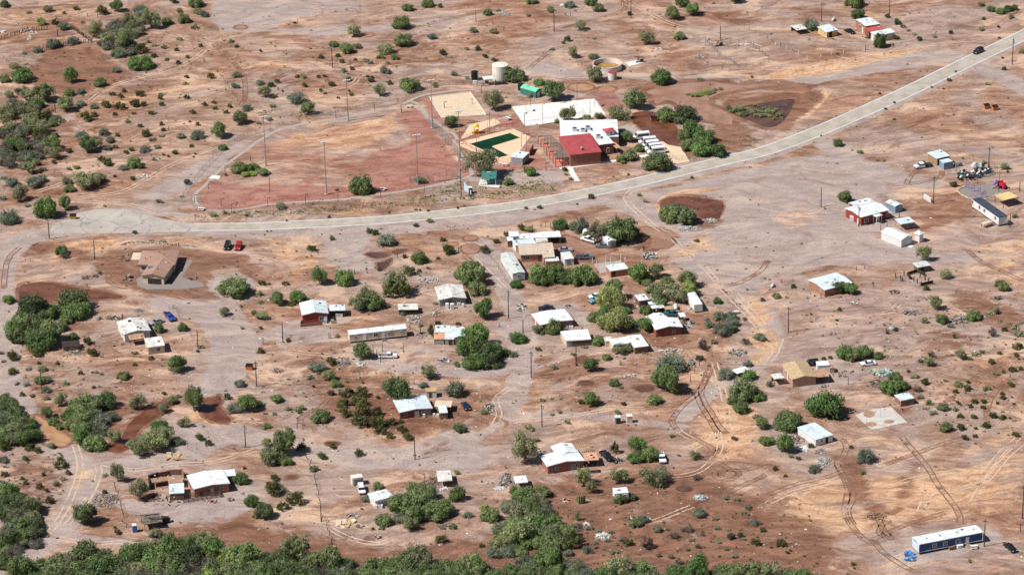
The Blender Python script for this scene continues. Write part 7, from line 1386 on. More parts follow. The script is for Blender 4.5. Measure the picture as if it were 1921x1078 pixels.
# rubble heaps
def heap(tile, at, wpx, hpx, n, mats, label, short, lo=.22, hi=1.15, board=.35, name='rubble_heap', cat='rubble heap'):
    n = int(n*1.9) if lo < .5 else n; hi = min(hi, 1.15) if lo < .5 else hi
    if mats is PA: mats = PA+['rubble_brown', 'wood_grey']
    c = tile(at); r = thing(name, label, cat, c); land(c, short); m = MB()
    for i in range(n):
        a = random.uniform(0, 6.28); q = random.random()**.6; p = tile((at[0]+math.cos(a)*q*wpx/2, at[1]+math.sin(a)*q*hpx/2)); p.z = random.uniform(.03, .6)*(1-q*.8); s = random.uniform(lo, hi)
        m.box(p, (s, s*random.uniform(.1, board+.2), random.uniform(.06, .25)), random.choice(mats), rz=random.uniform(0, 6), ry=random.gauss(0, .25))
    part(m, 'debris', None, r)
PA, GR, WD = ['rubble_pale', 'rubble_pale', 'rubble_grey', 'wall_white'], ['rubble_grey', 'rubble_grey', 'rubble_pale', 'rubble_brown', 'metal_dark'], ['wood_grey', 'wood_brown', 'wood_dark', 'rubble_pale']
for a in [(t22, (1190, 478), 190, 55, 60, PA, 'pale heap of scrap frames below the brick red gabled house', 'the pale scrap heap'), (t22, (1345, 565), 80, 70, 45, GR, 'grey heap of branches beside the muddy track', 'the grey branch heap'), (t22, (1690, 485), 150, 60, 60, GR, 'dark grey rubble heap near the lone propane tank', 'the dark grey rubble heap'),
 (t22, (880, 660), 110, 30, 30, PA, 'low pile of pale boards and rails on bare soil', 'the pale board pile'), (t22, (420, 140), 60, 30, 15, GR, 'little heap of black scrap behind the pink walled house', 'the black scrap'), (t22, (75, 150), 80, 60, 35, ['metal_dark', 'rubble_pale', 'wood_dark', 'wall_white'], 'yard junk heap with dark cabinet left of the pink walled house', 'the dark yard junk'),
 (t21, (655, 555), 120, 80, 60, GR, 'grey brushwood heap below the olive tree and white sinks', 'the brushwood heap'), (t21, (785, 570), 70, 40, 20, ['wall_white', 'rubble_pale', 'metal_silver'], 'cluster of white appliances beside the brushwood heap', 'the white appliances'), (t21, (160, 620), 110, 40, 40, ['rubble_pale', 'rubble_brown', 'coral_paint', 'rubble_grey'], 'spread of pinkish and pale rubble on the open slope', 'the pinkish rubble'),
 (t21, (1180, 235), 130, 60, 55, PA, 'pale heap of broken boards below the small patched shed', 'the heap below the patched shed'), (t21, (1350, 185), 90, 60, 30, ['wood_tan', 'rubble_pale', 'wood_grey'], 'tan timber trestle and planks below the grey walled house', 'the tan trestle'), (t21, (1420, 540), 100, 30, 25, ['metal_dark', 'rubble_pale', 'blue_tarp', 'wall_white'], 'dark and white junk left of the big round tree', 'the junk by the round tree'),
 (t21, (1740, 900), 90, 90, 35, WD, 'fallen dead branches in front of the dark navy car', 'the fallen branches'), (t21, (1245, 350), 90, 50, 25, GR, 'small grey junk pile left of the patchwork roofed house', 'the small grey junk'), (t21, (1170, 755), 60, 14, 8, PA, 'flat pale boards on the dirt above the L shaped house', 'the flat pale boards'),
 (t23, (1085, 185), 160, 40, 55, GR, 'long low grey brushwood heap with leaning poles', 'the long brushwood heap'), (t23, (1445, 235), 160, 90, 90, GR, 'large grey black rubble spread between two green bushes', 'the grey black rubble'), (t23, (960, 305), 130, 30, 30, PA, 'thin rubble strewn round a dead stump', 'the stump rubble'), (t23, (850, 635), 200, 50, 35, ['wall_paleblue', 'rubble_pale', 'tarp_green', 'wood_tan'], 'pale blue and tan sheets scattered beside the white coupe', 'the pale blue sheets', .8, 2.6),
 (t23, (820, 720), 110, 60, 45, WD, 'brown timber pile near the dense dark bush', 'the brown timber pile'), (t23, (640, 115), 60, 24, 20, PA, 'tiny pale rubble patch on the bare slope', 'the tiny rubble patch'), (t23, (950, 30), 90, 30, 25, WD, 'low timber scatter right of the salmon walled house', 'the timber scatter'), (t33, (210, 65), 130, 60, 60, ['rubble_grey', 'rubble_pale', 'metal_dark', 'wood_brown'], 'scrap heap left of the white walled shed', 'the scrap by the white walled shed'),
 (t33, (260, 130), 90, 30, 20, ['wall_white', 'wall_paleblue', 'rubble_pale'], 'white sheets lying in front of the white walled shed', 'the white sheets', .8, 2.4), (t33, (415, 235), 110, 75, 70, ['rubble_grey', 'rubble_pale', 'metal_silver'], 'grey rubble heap between two grey green bushes', 'the grey rubble heap'), (t33, (398, 155), 80, 40, 30, GR, 'small dark pile above the grey rubble heap', 'the small dark pile'),
 (t33, (800, 640), 170, 60, 30, ['rubble_brown', 'track_mud', 'rubble_brown'], 'churned heap of wet red mud', 'the churned mud heap'), (t32, (680, 790), 110, 65, 90, ['wall_white', 'rubble_pale', 'rubble_pale'], 'bright white stone heap among small bushes', 'the bright white stones', .3, .9), (t32, (350, 735), 90, 60, 45, PA, 'pale rubble at the edge of the lower thicket', 'the pale edge rubble'), (t32, (490, 730), 100, 50, 50, GR, 'dark debris next to the pale edge rubble', 'the dark debris'),
 (t32, (960, 660), 170, 50, 55, GR, 'grey brush and debris strip by a pale barrel', 'the grey debris strip'), (t32, (1415, 500), 110, 45, 45, ['rubble_grey', 'rubble_pale', 'wall_paleblue'], 'grey stone heap in the red mud flats', 'the grey stone heap'), (t32, (790, 225), 100, 40, 35, ['metal_dark', 'metal_dark', 'rubble_pale', 'car_grey'], 'black scrap row behind the black pickup', 'the black scrap row'), (t32, (560, 700), 60, 20, 12, ['wall_white', 'rubble_pale'], 'white sheet lying on red soil', 'the white sheet'), (t32, (400, 520), 70, 24, 14, ['wall_white', 'lamp_red', 'rubble_pale'], 'red and white litter near the tall cactus', 'the red and white litter'),
 (t31, (1870, 370), 110, 110, 70, GR, 'dark brush heap between the open shed and gravel', 'the dark brush heap'), (t31, (1820, 430), 80, 20, 14, ['wall_paleblue', 'wall_white'], 'pale blue boards below the dark brush heap', 'the pale blue boards'), (t31, (720, 635), 120, 40, 35, PA, 'pale broken heap left of the tall leafy tree', 'the pale broken heap'), (t31, (680, 698), 150, 14, 12, ['wood_tan', 'wall_cream'], 'long tan boards lying flat on red soil', 'the long tan boards', 1.5, 4.5), (t31, (785, 710), 40, 40, 14, WD, 'small standing frame beside the long tan boards', 'the standing frame'),
 (t31, (1440, 710), 120, 30, 30, GR, 'low litter strip right of the tall leafy tree', 'the litter strip'), (t31, (1400, 435), 70, 24, 14, ['wall_white'], 'white sheet metal in front of the salvage shed', 'the white sheet metal'), (t31, (910, 795), 50, 24, 14, WD, 'striped wooden frame on the red soil', 'the striped frame'), (t31, (590, 875), 60, 24, 12, PA, 'pale scraps at the thicket edge', 'the pale scraps'), (t30, (790, 520), 190, 110, 150, ['rubble_grey', 'rubble_brown', 'wood_grey', 'rubble_grey'], 'wide field of grey chopped wood beside the dirt road', 'the chopped wood field'),
 (t30, (1725, 515), 50, 26, 18, GR, 'small grey heap before the ranch house', 'the small grey heap'), (t30, (1580, 530), 90, 26, 20, ['wood_grey', 'rubble_pale', 'red_paint'], 'planks and red scrap below the porch rails', 'the planks and red scrap'), (t30, (1310, 200), 120, 16, 8, ['wood_tan', 'wood_tan'], 'fallen pale dead trunk on the sand', 'the fallen pale trunk', 2, 5), (t20, (1040, 170), 80, 24, 40, ['gravel_grey', 'rubble_grey'], 'low grey gravel pile above the white gabled house', 'the grey gravel pile', .3, .8),
 (t20, (850, 222), 120, 30, 35, WD, 'timber litter behind the white gabled house', 'the timber litter'), (t20, (560, 480), 120, 40, 45, PA, 'pale debris in front of the collapsed adobe hut', 'the hut debris'), (t11, (1290, 1020), 190, 40, 60, PA, 'pale scrap strewn behind the grey walled house', 'the strewn pale scrap'), (t11, (970, 972), 50, 16, 8, PA, 'few pale boards beside a fence gate', 'the gate boards'), (t11, (1460, 620), 60, 20, 8, PA, 'pale stones beside the roadside bush', 'the roadside stones', .3, .8),
 (t12, (1035, 840), 120, 60, 80, ['rubble_pale', 'wall_white', 'rubble_grey', 'metal_dark'], 'white and black junk row above the big olive tree', 'the white and black junk'), (t12, (1485, 575), 100, 36, 50, ['rubble_pale', 'rubble_grey'], 'grey white stone heap right of the round mesquite', 'the grey white stones', .3, 1), (t12, (1330, 635), 190, 36, 110, ['rubble_pale', 'rubble_pale', 'wall_white', 'rubble_grey'], 'long bank of pale stones below the round mesquite', 'the long stone bank', .3, .9), (t12, (310, 915), 70, 16, 14, ['wall_white', 'metal_dark', 'rubble_pale'], 'little clutter in front of the orange walled shed', 'the shed clutter'),
 (t10, (1075, 243), 110, 26, 22, ['wall_white', 'wall_white', 'rubble_pale'], 'dumped white furniture on the bare slope', 'the dumped white furniture'), (t10, (650, 1000), 80, 34, 35, ['metal_dark', 'rubble_brown', 'rubble_grey'], 'dark burned heap left of the brown hip roofed house', 'the burned heap'), (t10, (940, 850), 110, 50, 18, ['rubble_brown', 'wood_brown'], 'reddish lumber stack left of the cream awning', 'the reddish lumber', 1.5, 3.5), (t10, (965, 1005), 80, 40, 14, ['wood_brown', 'wood_grey'], 'lumber lying below the cream awning', 'the lumber below the awning', 1.5, 3.5), (t10, (1440, 1010), 80, 14, 8, ['wood_brown'], 'few brown planks on red soil right of the gravel apron', 'the brown planks', 1.2, 3),
 (t01, (670, 555), 60, 16, 14, ['metal_silver', 'wall_white', 'metal_dark'], 'small shiny scrap group on the mud', 'the shiny scrap'), (t01, (1870, 105), 80, 34, 50, ['rubble_pale', 'rubble_grey'], 'grey rubble patch near the top edge tree', 'the grey rubble patch', .3, 1), (t02, (380, 45), 60, 20, 18, ['rubble_pale', 'wall_white'], 'white rubble next to the grey green bush', 'the white rubble'), (t02, (1400, 425), 80, 24, 18, ['tarp_green', 'rubble_pale'], 'greenish scrap group on the plain', 'the greenish scrap'), (t02, (1105, 368), 60, 20, 10, ['wall_white', 'rubble_pale'], 'white drum lids on the plain', 'the white lids'), (t02, (1735, 338), 70, 20, 18, ['wall_white', 'rubble_pale'], 'pale heap inside the fenced yard corner', 'the pale yard heap'),
 (zE, (400, 235), 200, 60, 60, PA, 'jumble of frames behind the narrow sheet roof', 'the frame jumble'), (zE, (200, 345), 170, 60, 60, ['wall_white', 'rubble_pale', 'wood_tan', 'rubble_grey'], 'white walled jumble below the square junk yard shed', 'the walled jumble'), (zE, (960, 380), 210, 70, 80, ['wall_white', 'rubble_pale', 'metal_dark', 'coral_paint'], 'barrels and junk at the box trailer door', 'the trailer junk'), (zE, (860, 590), 160, 130, 110, ['wall_white', 'rubble_pale', 'metal_dark', 'wood_dark'], 'tangled white frames right of the brick red gabled house', 'the tangled frames'), (zE, (640, 420), 240, 50, 70, ['rubble_pale', 'metal_dark', 'wood_dark', 'wood_tan'], 'dense clutter under the olive tree in the junk yard', 'the dense clutter'),
 (zH, (1060, 540), 90, 30, 16, ['wall_white', 'metal_silver', 'wood_tan'], 'bicycle parts and boxes at the L shaped house wall', 'the boxes at the wall', .4, 1), (t00, (20, 238), 60, 20, 10, ['wall_white'], 'white wrecked panels at the far fence', 'the white wrecked panels'), (t00, (200, 240), 160, 36, 22, ['wall_white', 'rubble_pale', 'metal_dark'], 'white junk along the far brush fence', 'the far white junk'), (t00, (215, 285), 50, 30, 8, ['wall_white'], 'standing white panel below the far brush fence', 'the standing white panel'), (t23, (420, 735), 60, 20, 8, ['wall_white', 'metal_dark'], 'bathtub and pots in front of the rust red carport', 'the bathtub'), (t23, (560, 640), 150, 70, 12, ['rubble_brown', 'wood_brown'], 'brown fence scraps right of the rust red carport', 'the fence scraps')]:
    heap(*a)
# saguaro-like organ pipe cactus group
r = house('organ_cactus', 'clump of tall dark columnar cactus behind the old shed', 'cactus', t32, (512, 545), 'the tall columnar cactus')
for k in range(9): c = t32((490+k*7, 540+random.uniform(-8, 6))); m = MB(); h_ = random.uniform(2.0, 3.0); m.cyl(c, c+V3((0, 0, h_)), .2, n=8); m.cyl(c+V3((0, 0, h_)), c+V3((0, 0, h_+.15)), .2, .08, n=8); part(m, 'column', 'leaf_scrub', r)
# ------------------------------------------------------------ poles
def pole(tile, base, top_y, label=None, kind='utility', mat='pole_wood', group='wooden utility poles', r0=.17):
    fx, fy = tile.f(base); ty = tile.f((base[0], top_y))[1]; h = (fy-ty)*mpp(fy)/math.cos(PITCH+math.atan((fy-539)/F_PX))
    p = P(fx, fy); o = thing({'utility': 'utility_pole', 'light': 'light_pole', 'sport': 'floodlight_pole', 'post': 'fence_post'}[kind], None, {'utility': 'utility pole', 'light': 'lamp post', 'sport': 'floodlight', 'post': 'post'}[kind], p, random.uniform(-.5, .5) if kind != 'sport' else .3, group)
    m = MB(); m.cyl(V3((0, 0, -.05)), V3((0, 0, h)), r0, r0*.65, 8); m.ob('pole', mat, o)
    if kind == 'utility' and h > 7:
        m = MB(); m.cyl(V3((0, 0, h)), V3((0, 0, h+.25)), .06, n=6); m.ob('insulator', 'metal_grey', o)
        m = MB(); m.cyl(V3((.32, 0, h*.80)), V3((.32, 0, h*.80+.9)), .24, n=8); m.ob('transformer', 'metal_silver', o)
        m = MB(); m.box(V3((0, 0, h*.93)), (1.3, .1, .12)); m.ob('crossarm', mat, o)
    if kind == 'light':
        m = MB(); m.box(V3((.35, 0, h)), (.9, .08, .08)); m.box(V3((.75, 0, h-.03)), (.6, .3, .14)); m.ob('lamp_head', 'metal_dark', o)
    if kind == 'sport':
        m = MB(); m.box(V3((0, 0, h-.2)), (2.6, .12, .12)); m.box(V3((0, 0, h-1.0)), (1.8, .12, .12)); m.ob('crossarm', 'metal_silver', o)
        for k in (-1.1, -.4, .4, 1.1): m = MB(); m.box(V3((k, -.25, h-.1)), (.5, .35, .45), rx=.5); m.ob('floodlight', 'wall_white', o)
        m = MB(); m.cyl(V3((0, 0, 0)), V3((0, 0, 3.5)), .3, n=8); m.box(V3((0, 0, .1)), (1.2, 1.2, .3)); m.ob('base', 'concrete', o)
    o['_h'] = h; PLP.append((p, o)); return o
PLP = []
for tl, b_, ty in [(t00, (415, 845), 680), (t00, (432, 275), 130), (t01, (573, 505), 335), (t02, (318, 240), 70), (t02, (893, 135), -40), (t02, (1563, 300), 195), (t03, (404, 165), 30), (t03, (912, 132), -30), (t03, (1833, 485), 290), (t10, (370, 712), 545), (t10, (710, 862), 715),
    (t11, (1538, 395), 185), (t13, (400, 472), 328), (t13, (682, 618), 470), (t13, (1242, 448), 243), (t13, (1655, 190), 28), (t13, (1815, 625), 525), (t13, (1887, 355), 285), (t20, (315, 787), 603), (t20, (1483, 455), 308), (t21, (203, 408), 255), (t21, (6, 738), 550), (t21, (1893, 230), 15),
    (t22, (147, 670), 472), (t22, (483, 585), 430), (t22, (227, 1040), 873), (t22, (85, 330), 235), (t23, (155, 332), 143), (t31, (1192, 213), 50), (t33, (1908, 656), 412), (t33, (1622, 862), 663), (t30, (1840, 125), -45), (zF, (728, 790), 635), (t21, (1232, 340), 290), (t31, (490, 678), 555), (t13, (985, 550), 510)]:
    pole(tl, b_, ty)
for tl, b_, ty in [(t01, (690, 905), 600), (t01, (1322, 960), 600), (t11, (75, 165), -205), (t11, (528, 378), -15), (t11, (1213, 305), -68), (zA, (182, 770), 65)]:
    pole(tl, b_, ty, kind='sport', mat='metal_grey', group='tall floodlight poles around the ball field', r0=.17)
for tl, b_, ty in [(zA, (630, 400), 50), (zA, (1155, 290), 95), (t02, (97, 945), 850), (t02, (233, 930), 780), (t02, (587, 905), 740), (t02, (950, 830), 650), (t02, (1253, 850), 768), (t02, (1392, 1040), 935), (t02, (140, 800), 715), (t02, (490, 755), 625), (t11, (372, 440), 378), (t11, (616, 432), 358), (t11, (935, 398), 333), (t11, (1262, 358), 298),
    (t11, (1508, 308), 248), (t11, (90, 468), 403), (t10, (1457, 438), 378), (t10, (1562, 338), 280), (t10, (1686, 218), 160), (t10, (1735, 518), 448), (t01, (600, 890), 828), (t01, (889, 835), 770), (t01, (1690, 695), 638), (t01, (1396, 990), 935), (t01, (330, 915), 862), (t01, (1412, 810), 765), (t11, (1532, 105), 0), (zA, (1103, 610), 415), (zA, (435, 700), 470), (zA, (1472, 960), 840), (zA, (970, 1000), 905), (t13, (1730, 360), 200), (t13, (1572, 300), 180), (t02, (110, 1078), 1010), (t13, (1605, 430), 365), (t10, (1657, 465), 405)]:
    pole(tl, b_, ty, kind='light', mat='metal_dark', group='slim dark lamp posts of the park', r0=.09)
for tl, b_, ty in [(t11, (833, 967), 910), (t11, (740, 970), 935), (t11, (1060, 850), 812), (t12, (782, 560), 515), (t12, (991, 810), 755), (t21, (1105, 480), 410), (t21, (880, 500), 425), (t21, (906, 520), 460), (t21, (948, 475), 410), (t21, (935, 555), 490), (t21, (547, 378), 335), (t21, (557, 378), 337), (t21, (1155, 310), 262), (t21, (55, 425), 368), (t21, (1822, 290), 258), (t21, (1185, 722), 682),
    (t03, (98, 352), 313), (t03, (733, 376), 338), (t01, (310, 178), 142), (t02, (820, 42), 0), (t02, (440, 118), 90), (t01, (1648, 160), 78), (t01, (1858, 232), 195), (t01, (1775, 180), 150), (t01, (780, 72), 35), (t01, (1590, 62), 35), (t00, (1632, 540), 508), (t00, (1263, 978), 942), (t00, (655, 125), 95), (t00, (732, 130), 95), (t11, (1518, 810), 765), (t22, (812, 578), 540), (t22, (822, 580), 548), (t22, (1366, 640), 600), (t22, (1338, 703), 655), (t22, (1316, 755), 715), (t22, (1665, 712), 670), (t22, (1405, 580), 530),
    (t23, (603, 722), 665), (t23, (400, 75), 38), (t31, (1805, 715), 680), (t31, (1798, 722), 692), (t33, (1892, 752), 695), (t13, (846, 642), 605), (t13, (895, 625), 590), (t13, (665, 945), 910), (t13, (728, 935), 903), (t13, (190, 1030), 1000), (t13, (790, 1068), 1035), (t20, (1297, 158), 123), (t20, (712, 435), 395), (t20, (773, 520), 483), (t10, (1878, 130), 90), (t11, (105, 358), 232), (t01, (1092, 845), 735)]:
    pole(tl, b_, ty, kind='post', mat='pole_wood', group='single short posts', r0=.12)
# ------------------------------------------------------------ fences
def fence(tile, s, step, h, mat, label, cat='fence', name='wire_fence', wires=2, r0=.06, wmat='metal_grey', top=False, lean=.06, mesh=False, short=None):
    q = [tile(p) for p in S_(s)]; r = thing(name, label, cat, q[0]); land(q[len(q)//2], short or 'the '+cat)
    pts = []
    for a, b in zip(q[:-1], q[1:]):
        n = max(1, round((b-a).length/step)); pts += [a.lerp(b, i/n) for i in range(n)]
    pts.append(q[-1]); me = None
    for p in pts:
        if me is None:
            m = MB(); m.cyl(V3((0, 0, -.05)), V3((0, 0, h)), r0, n=5); o = m.ob('post', mat, r); me = o.data
        else: o = bpy.data.objects.new('post', me); C.objects.link(o); o.parent = r
        o.location = p-r.location; o.rotation_euler = (random.gauss(0, lean), random.gauss(0, lean), 0)
    m = MB()
    for a, b in zip(pts[:-1], pts[1:]):
        for k in range(wires): z_ = h*(.92-.42*k); m.cyl(a+V3((0, 0, z_)), b+V3((0, 0, z_)), .018 if not top else (.04 if k == 0 else .018), n=3)
    part(m, 'rail' if top else 'wire', wmat, r)
    if mesh:
        m = MB()
        for a, b in zip(pts[:-1], pts[1:]):
            d = (b-a); L = d.length; nn = max(2, int(L/.55))
            for i in range(nn):
                u0, u1 = i/nn, (i+1)/nn
                m.cyl(a+d*u0+V3((0, 0, .1)), a+d*u1+V3((0, 0, h*.95)), .012, n=3); m.cyl(a+d*u1+V3((0, 0, .1)), a+d*u0+V3((0, 0, h*.95)), .012, n=3)
        o = part(m, 'wire_mesh', wmat, r); o['kind'] = 'stuff'
    return r
CL = dict(top=True, lean=.01, mesh=True, r0=.05)
for a in [((zA, '190 525;330 490;500 440;700 375;880 335;975 325', 3.2, 2.1, 'red_paint', 'red picket fence along the far side of the pool deck'), dict(name='pool_fence', wmat='red_paint', wires=2, short='the far red pool fence', **CL)),
  ((zA, '975 325;1050 360;1150 415;1215 450;1305 480', 3.2, 2.1, 'red_paint', 'dense red fence between the pool and the community centre'), dict(name='pool_fence', wmat='red_paint', wires=2, short='the right red pool fence', **CL)),
  ((zA, '190 525;275 600;420 670;560 730;660 800;760 830;900 860;940 850', 3.2, 1.9, 'red_paint', 'reddish fence along the near side of the pool deck'), dict(name='pool_fence', wmat='red_paint', short='the near pool fence', **CL)),
  ((FULL, '362 386;400 400;480 398;600 389;700 380;780 372;860 362', 3.2, 1.6, 'metal_grey', 'long low chain link fence between the park path and the road'), dict(name='chain_link_fence', short='the roadside chain link fence', **CL)),
  ((FULL, '340 385;345 365;380 320;400 300;420 278;450 262;480 250;560 225;620 212;700 198', 3.2, 1.6, 'metal_grey', 'long chain link fence around the outside of the ball field'), dict(name='chain_link_fence', short='the outer ball field fence', **CL)),
  ((FULL, '700 198;760 180;830 165;870 158', 3.2, 1.8, 'metal_grey', 'chain link fence leading from the ball field towards the tanks'), dict(name='chain_link_fence', short='the fence toward the tanks', **CL)),
  ((t01, '1580 600;1600 645;1790 640;1890 630', 2.4, 2.0, 'metal_silver', 'short chain link fence in front of the two tanks'), dict(name='chain_link_fence', short='the tank yard fence', **CL)),
  ((FULL, '805 232;830 262;858 292;864 310;858 325;838 338;800 346;770 348', 3.0, 3.6, 'metal_grey', 'tall curved backstop fence of the ball field'), dict(name='backstop_fence', cat='backstop', wires=3, short='the tall backstop', **CL)),
  ((t11, '1150 265;1280 245;1300 285;1160 300;1150 265', 2.2, 2.0, 'metal_grey', 'small chain link dugout at the foot of the backstop'), dict(name='dugout_fence', cat='dugout', short='the near dugout', **CL)),
  ((FULL, '1092 206;1092 214;990 232', 4, 1.0, 'metal_grey', 'low rail beyond the white ball court'), dict(name='court_rail', top=True, lean=.01, short='the court rail')),
  ((t02, '420 660;460 690;620 720;760 745;820 750', 3, 1.6, 'metal_grey', 'chain link fence behind the white ball court'), dict(name='chain_link_fence', short='the fence behind the white court', **CL)),
  ((t02, '1450 310;1500 360;1560 420;1640 460;1700 510;1860 490;1925 470', 3, 1.6, 'metal_dark', 'chain link fence on the near side of the well pump yard'), dict(name='chain_link_fence', short='the near well yard fence', **CL)),
  ((t02, '1450 345;1500 330;1770 320;1830 370;1925 440', 3, 1.6, 'metal_dark', 'chain link fence on the far side of the well pump yard'), dict(name='chain_link_fence', short='the far well yard fence', **CL)),
  ((zD, '640 390;620 310;750 250;850 200', 3, 2.0, 'metal_grey', 'chain link fence on the left of the scrap pen'), dict(name='chain_link_fence', short='the left scrap pen fence', **CL)),
  ((zD, '515 300;515 390;620 380', 3, 2.0, 'metal_grey', 'chain link gate beside the pale blue container'), dict(name='chain_link_gate', cat='gate', short='the chain link gate', **CL)),
  ((zD, '1050 290;1110 285;1110 390;900 450;640 400', 3, 1.8, 'metal_grey', 'chain link fence on the right of the scrap pen'), dict(name='chain_link_fence', short='the right scrap pen fence', **CL)),
  ((zB, '1640 600;1720 640;1860 640', 2.5, 1.6, 'metal_grey', 'short chain link fence at the end of the van parking strip'), dict(name='chain_link_fence', short='the van parking fence', **CL)),
  ((FULL, '960 330;990 336;1060 345;1120 336;1200 318;1330 292', 4, 1.0, 'metal_grey', 'thin wire fence before the community centre'), dict(wires=1, short='the thin front fence')),
  ((t03, '20 300;60 340;230 400;300 445;395 435;480 410;570 400;655 385;735 372', 5, 1.4, 'wall_white', 'white post wire fence around the far homestead yard'), dict(r0=.13, short='the white post fence')),
  ((t03, '930 350;990 322;1075 305;1170 300', 5, 1.4, 'wall_white', 'white post fence below the white roofed homestead wing'), dict(r0=.12, short='the homestead front fence')),
  ((t03, '730 10;800 60;870 110;930 155;1010 210;1080 250;1170 300', 4, 1.4, 'wood_grey', 'grey wire fence running behind the far homestead'), dict(short='the homestead back fence')),
  ((t20, '1265 160;1310 150;1330 190;1350 240', 2.5, 1.4, 'wood_grey', 'broken wire fence beside the bright blue pickup'), dict(lean=.2, short='the broken fence by the blue pickup')),
  ((t20, '1400 310;1430 370;1470 440;1500 500;1480 580;1400 650;1320 700', 6, 1.2, 'wood_dark', 'sagging wire fence around the bend of the gravel road'), dict(lean=.2, short='the sagging bend fence')),
  ((t31, '395 215;430 310;450 400;470 480;490 570;490 670', 3.2, 1.6, 'wood_dark', 'leaning dark branch fence running downhill beside open dirt'), dict(lean=.25, r0=.1, short='the leaning branch fence')),
  ((t31, '530 705;550 780;570 850', 2.6, 1.5, 'wood_dark', 'short stub of branch fence ending at the thicket'), dict(lean=.25, r0=.1, short='the branch fence stub')),
  ((t30, '860 420;890 520;920 620;945 720', 2.6, 1.5, 'wood_dark', 'leaning branch fence left of the brush roofed ramada'), dict(lean=.25, r0=.09, short='the ramada branch fence')),
  ((t30, '1400 130;1470 135;1550 135;1620 135;1760 140;1830 140;1910 140', 5, 1.4, 'wood_grey', 'forked branch fence along the lower gravel road'), dict(lean=.2, short='the forked branch fence')),
  ((t22, '370 1010;460 1000;560 985;650 955;740 945;870 925;960 940;1020 1010', 4, 1.3, 'metal_grey', 'curved wire fence round the two privies'), dict(short='the privy fence')),
  ((t21, '740 640;810 650;900 645;990 640;1200 620', 6, 1.2, 'wood_dark', 'thin fence across the slope below the white crew cab pickup'), dict(short='the slope fence')),
  ((t21, '1690 780;1740 840;1780 920;1800 1000', 4, 1.3, 'wood_grey', 'old branch fence right of the dark navy car'), dict(lean=.25, short='the old branch fence')),
  ((t21, '565 470;600 450;640 450;640 430;570 430', 2.5, 1.5, 'metal_grey', 'small wire pen near the spreading olive tree'), dict(short='the small wire pen')),
  ((t11, '1700 820;1740 840;1790 890;1830 960;1880 1040;1920 1078', 3, 1.4, 'metal_grey', 'wire fence between the dirt lane and the mottled grey mobile home'), dict(short='the lane fence')),
  ((t12, '100 640;160 635;220 630;290 625', 2.0, 1.6, 'wood_brown', 'dark plank fence behind the flat white annex'), dict(wires=3, wmat='wood_brown', r0=.1, short='the dark plank fence')),
  ((t00, '0 150;60 300', 99, 1, 'wood_dark', 'x'), dict()) if False else ((t00, '1000 230;0 0', 99, .1, 'wood_dark', 'x'), dict()) if False else None]:
    if a: fence(*a[0], **a[1])
for a in [('0 300;90 275;200 235;350 225', 'brush fence piled with dark branches at the far corral', 'the far brush fence'), ('440 230;530 205;600 260;660 300;690 320', 'dark stake fence curving right of the far corral', 'the curving stake fence'), ('270 400;350 375;460 350;560 330;660 320', 'dark stake fence along the near side of the far corral', 'the near stake fence')]:
    r = fence(t00, a[0], .9, 1.7, 'wood_dark', a[1], name='stake_fence', lean=.18, r0=.13, wires=1, wmat='wood_dark', short=a[2])
for s, lb, sh in (('1630 545;1680 610;1760 730;1800 800', 'line of leaning stakes on the far pale slope', 'the leaning stakes'), ('0 410;50 465;100 415', 'wire fence corner at the far left corral', 'the far wire corner')): fence(t00, s, 4, 1.3, 'wood_dark', lb, lean=.2, short=sh)
for s, lb, sh in (('870 560;900 555;960 560', 'x', 'x'),): pass
fence(t02, '1560 140;1640 160;1700 190;1780 230;1860 270;1916 290', 4, 1.3, 'wood_dark', 'dark post fence crossing the far plain above the well yard', lean=.1, short='the far plain fence')
fence(t32, '1190 610;1320 570;1440 520;1550 500;1540 460', 5, 1.3, 'metal_grey', 'thin wire fence over the red mud flats', lean=.15, short='the mud flat fence')
# bleachers and benches
def bench(tile, at, label, rz=.1):
    p = tile(at); r = thing('park_bench', label, 'bench', p, rz); m = MB(); m.box(V3((0, 0, .75)), (2.2, .8, .08)); m.ob('table_top', 'concrete_white', r)
    for s in (-1, 1): m = MB(); m.box(V3((0, s*.8, .45)), (2.2, .3, .07)); m.ob('seat', 'concrete_white', r)
    m = MB(); m.box(V3((-.7, 0, .35)), (.1, 1.5, .7)); m.box(V3((.7, 0, .35)), (.1, 1.5, .7)); m.ob('legs', 'metal_dark', r); land(p, 'the '+label.split(' by ')[0].split(' at ')[0].split(' beside ')[0])
bench(zA, (905, 195), 'white picnic bench beside the right end of the sand court', -.9); bench(t10, (1510, 495), 'white bleacher bench at the corner of the park path', -.3); bench(t01, (1150, 805), 'grey bleacher bench at the far corner of the ball field', .1); bench(t11, (950, 345), 'pale wooden bench by the shade of the lone field tree', -.4); bench(zA, (860, 885), 'white bench row below the pool pump house', .05)
p = t01((1090, 845)); r = thing('scoreboard', 'tall narrow cream board at the far corner of the ball field', 'board', p); land(p, 'the cream scoreboard'); m = MB(); m.box(V3((0, 0, 3.5)), (.9, .25, 4.0)); m.ob('board', 'wall_cream', r); m = MB(); m.cyl(V3((0, .2, 0)), V3((0, .2, 4)), .12, n=6); m.ob('post', 'metal_grey', r)
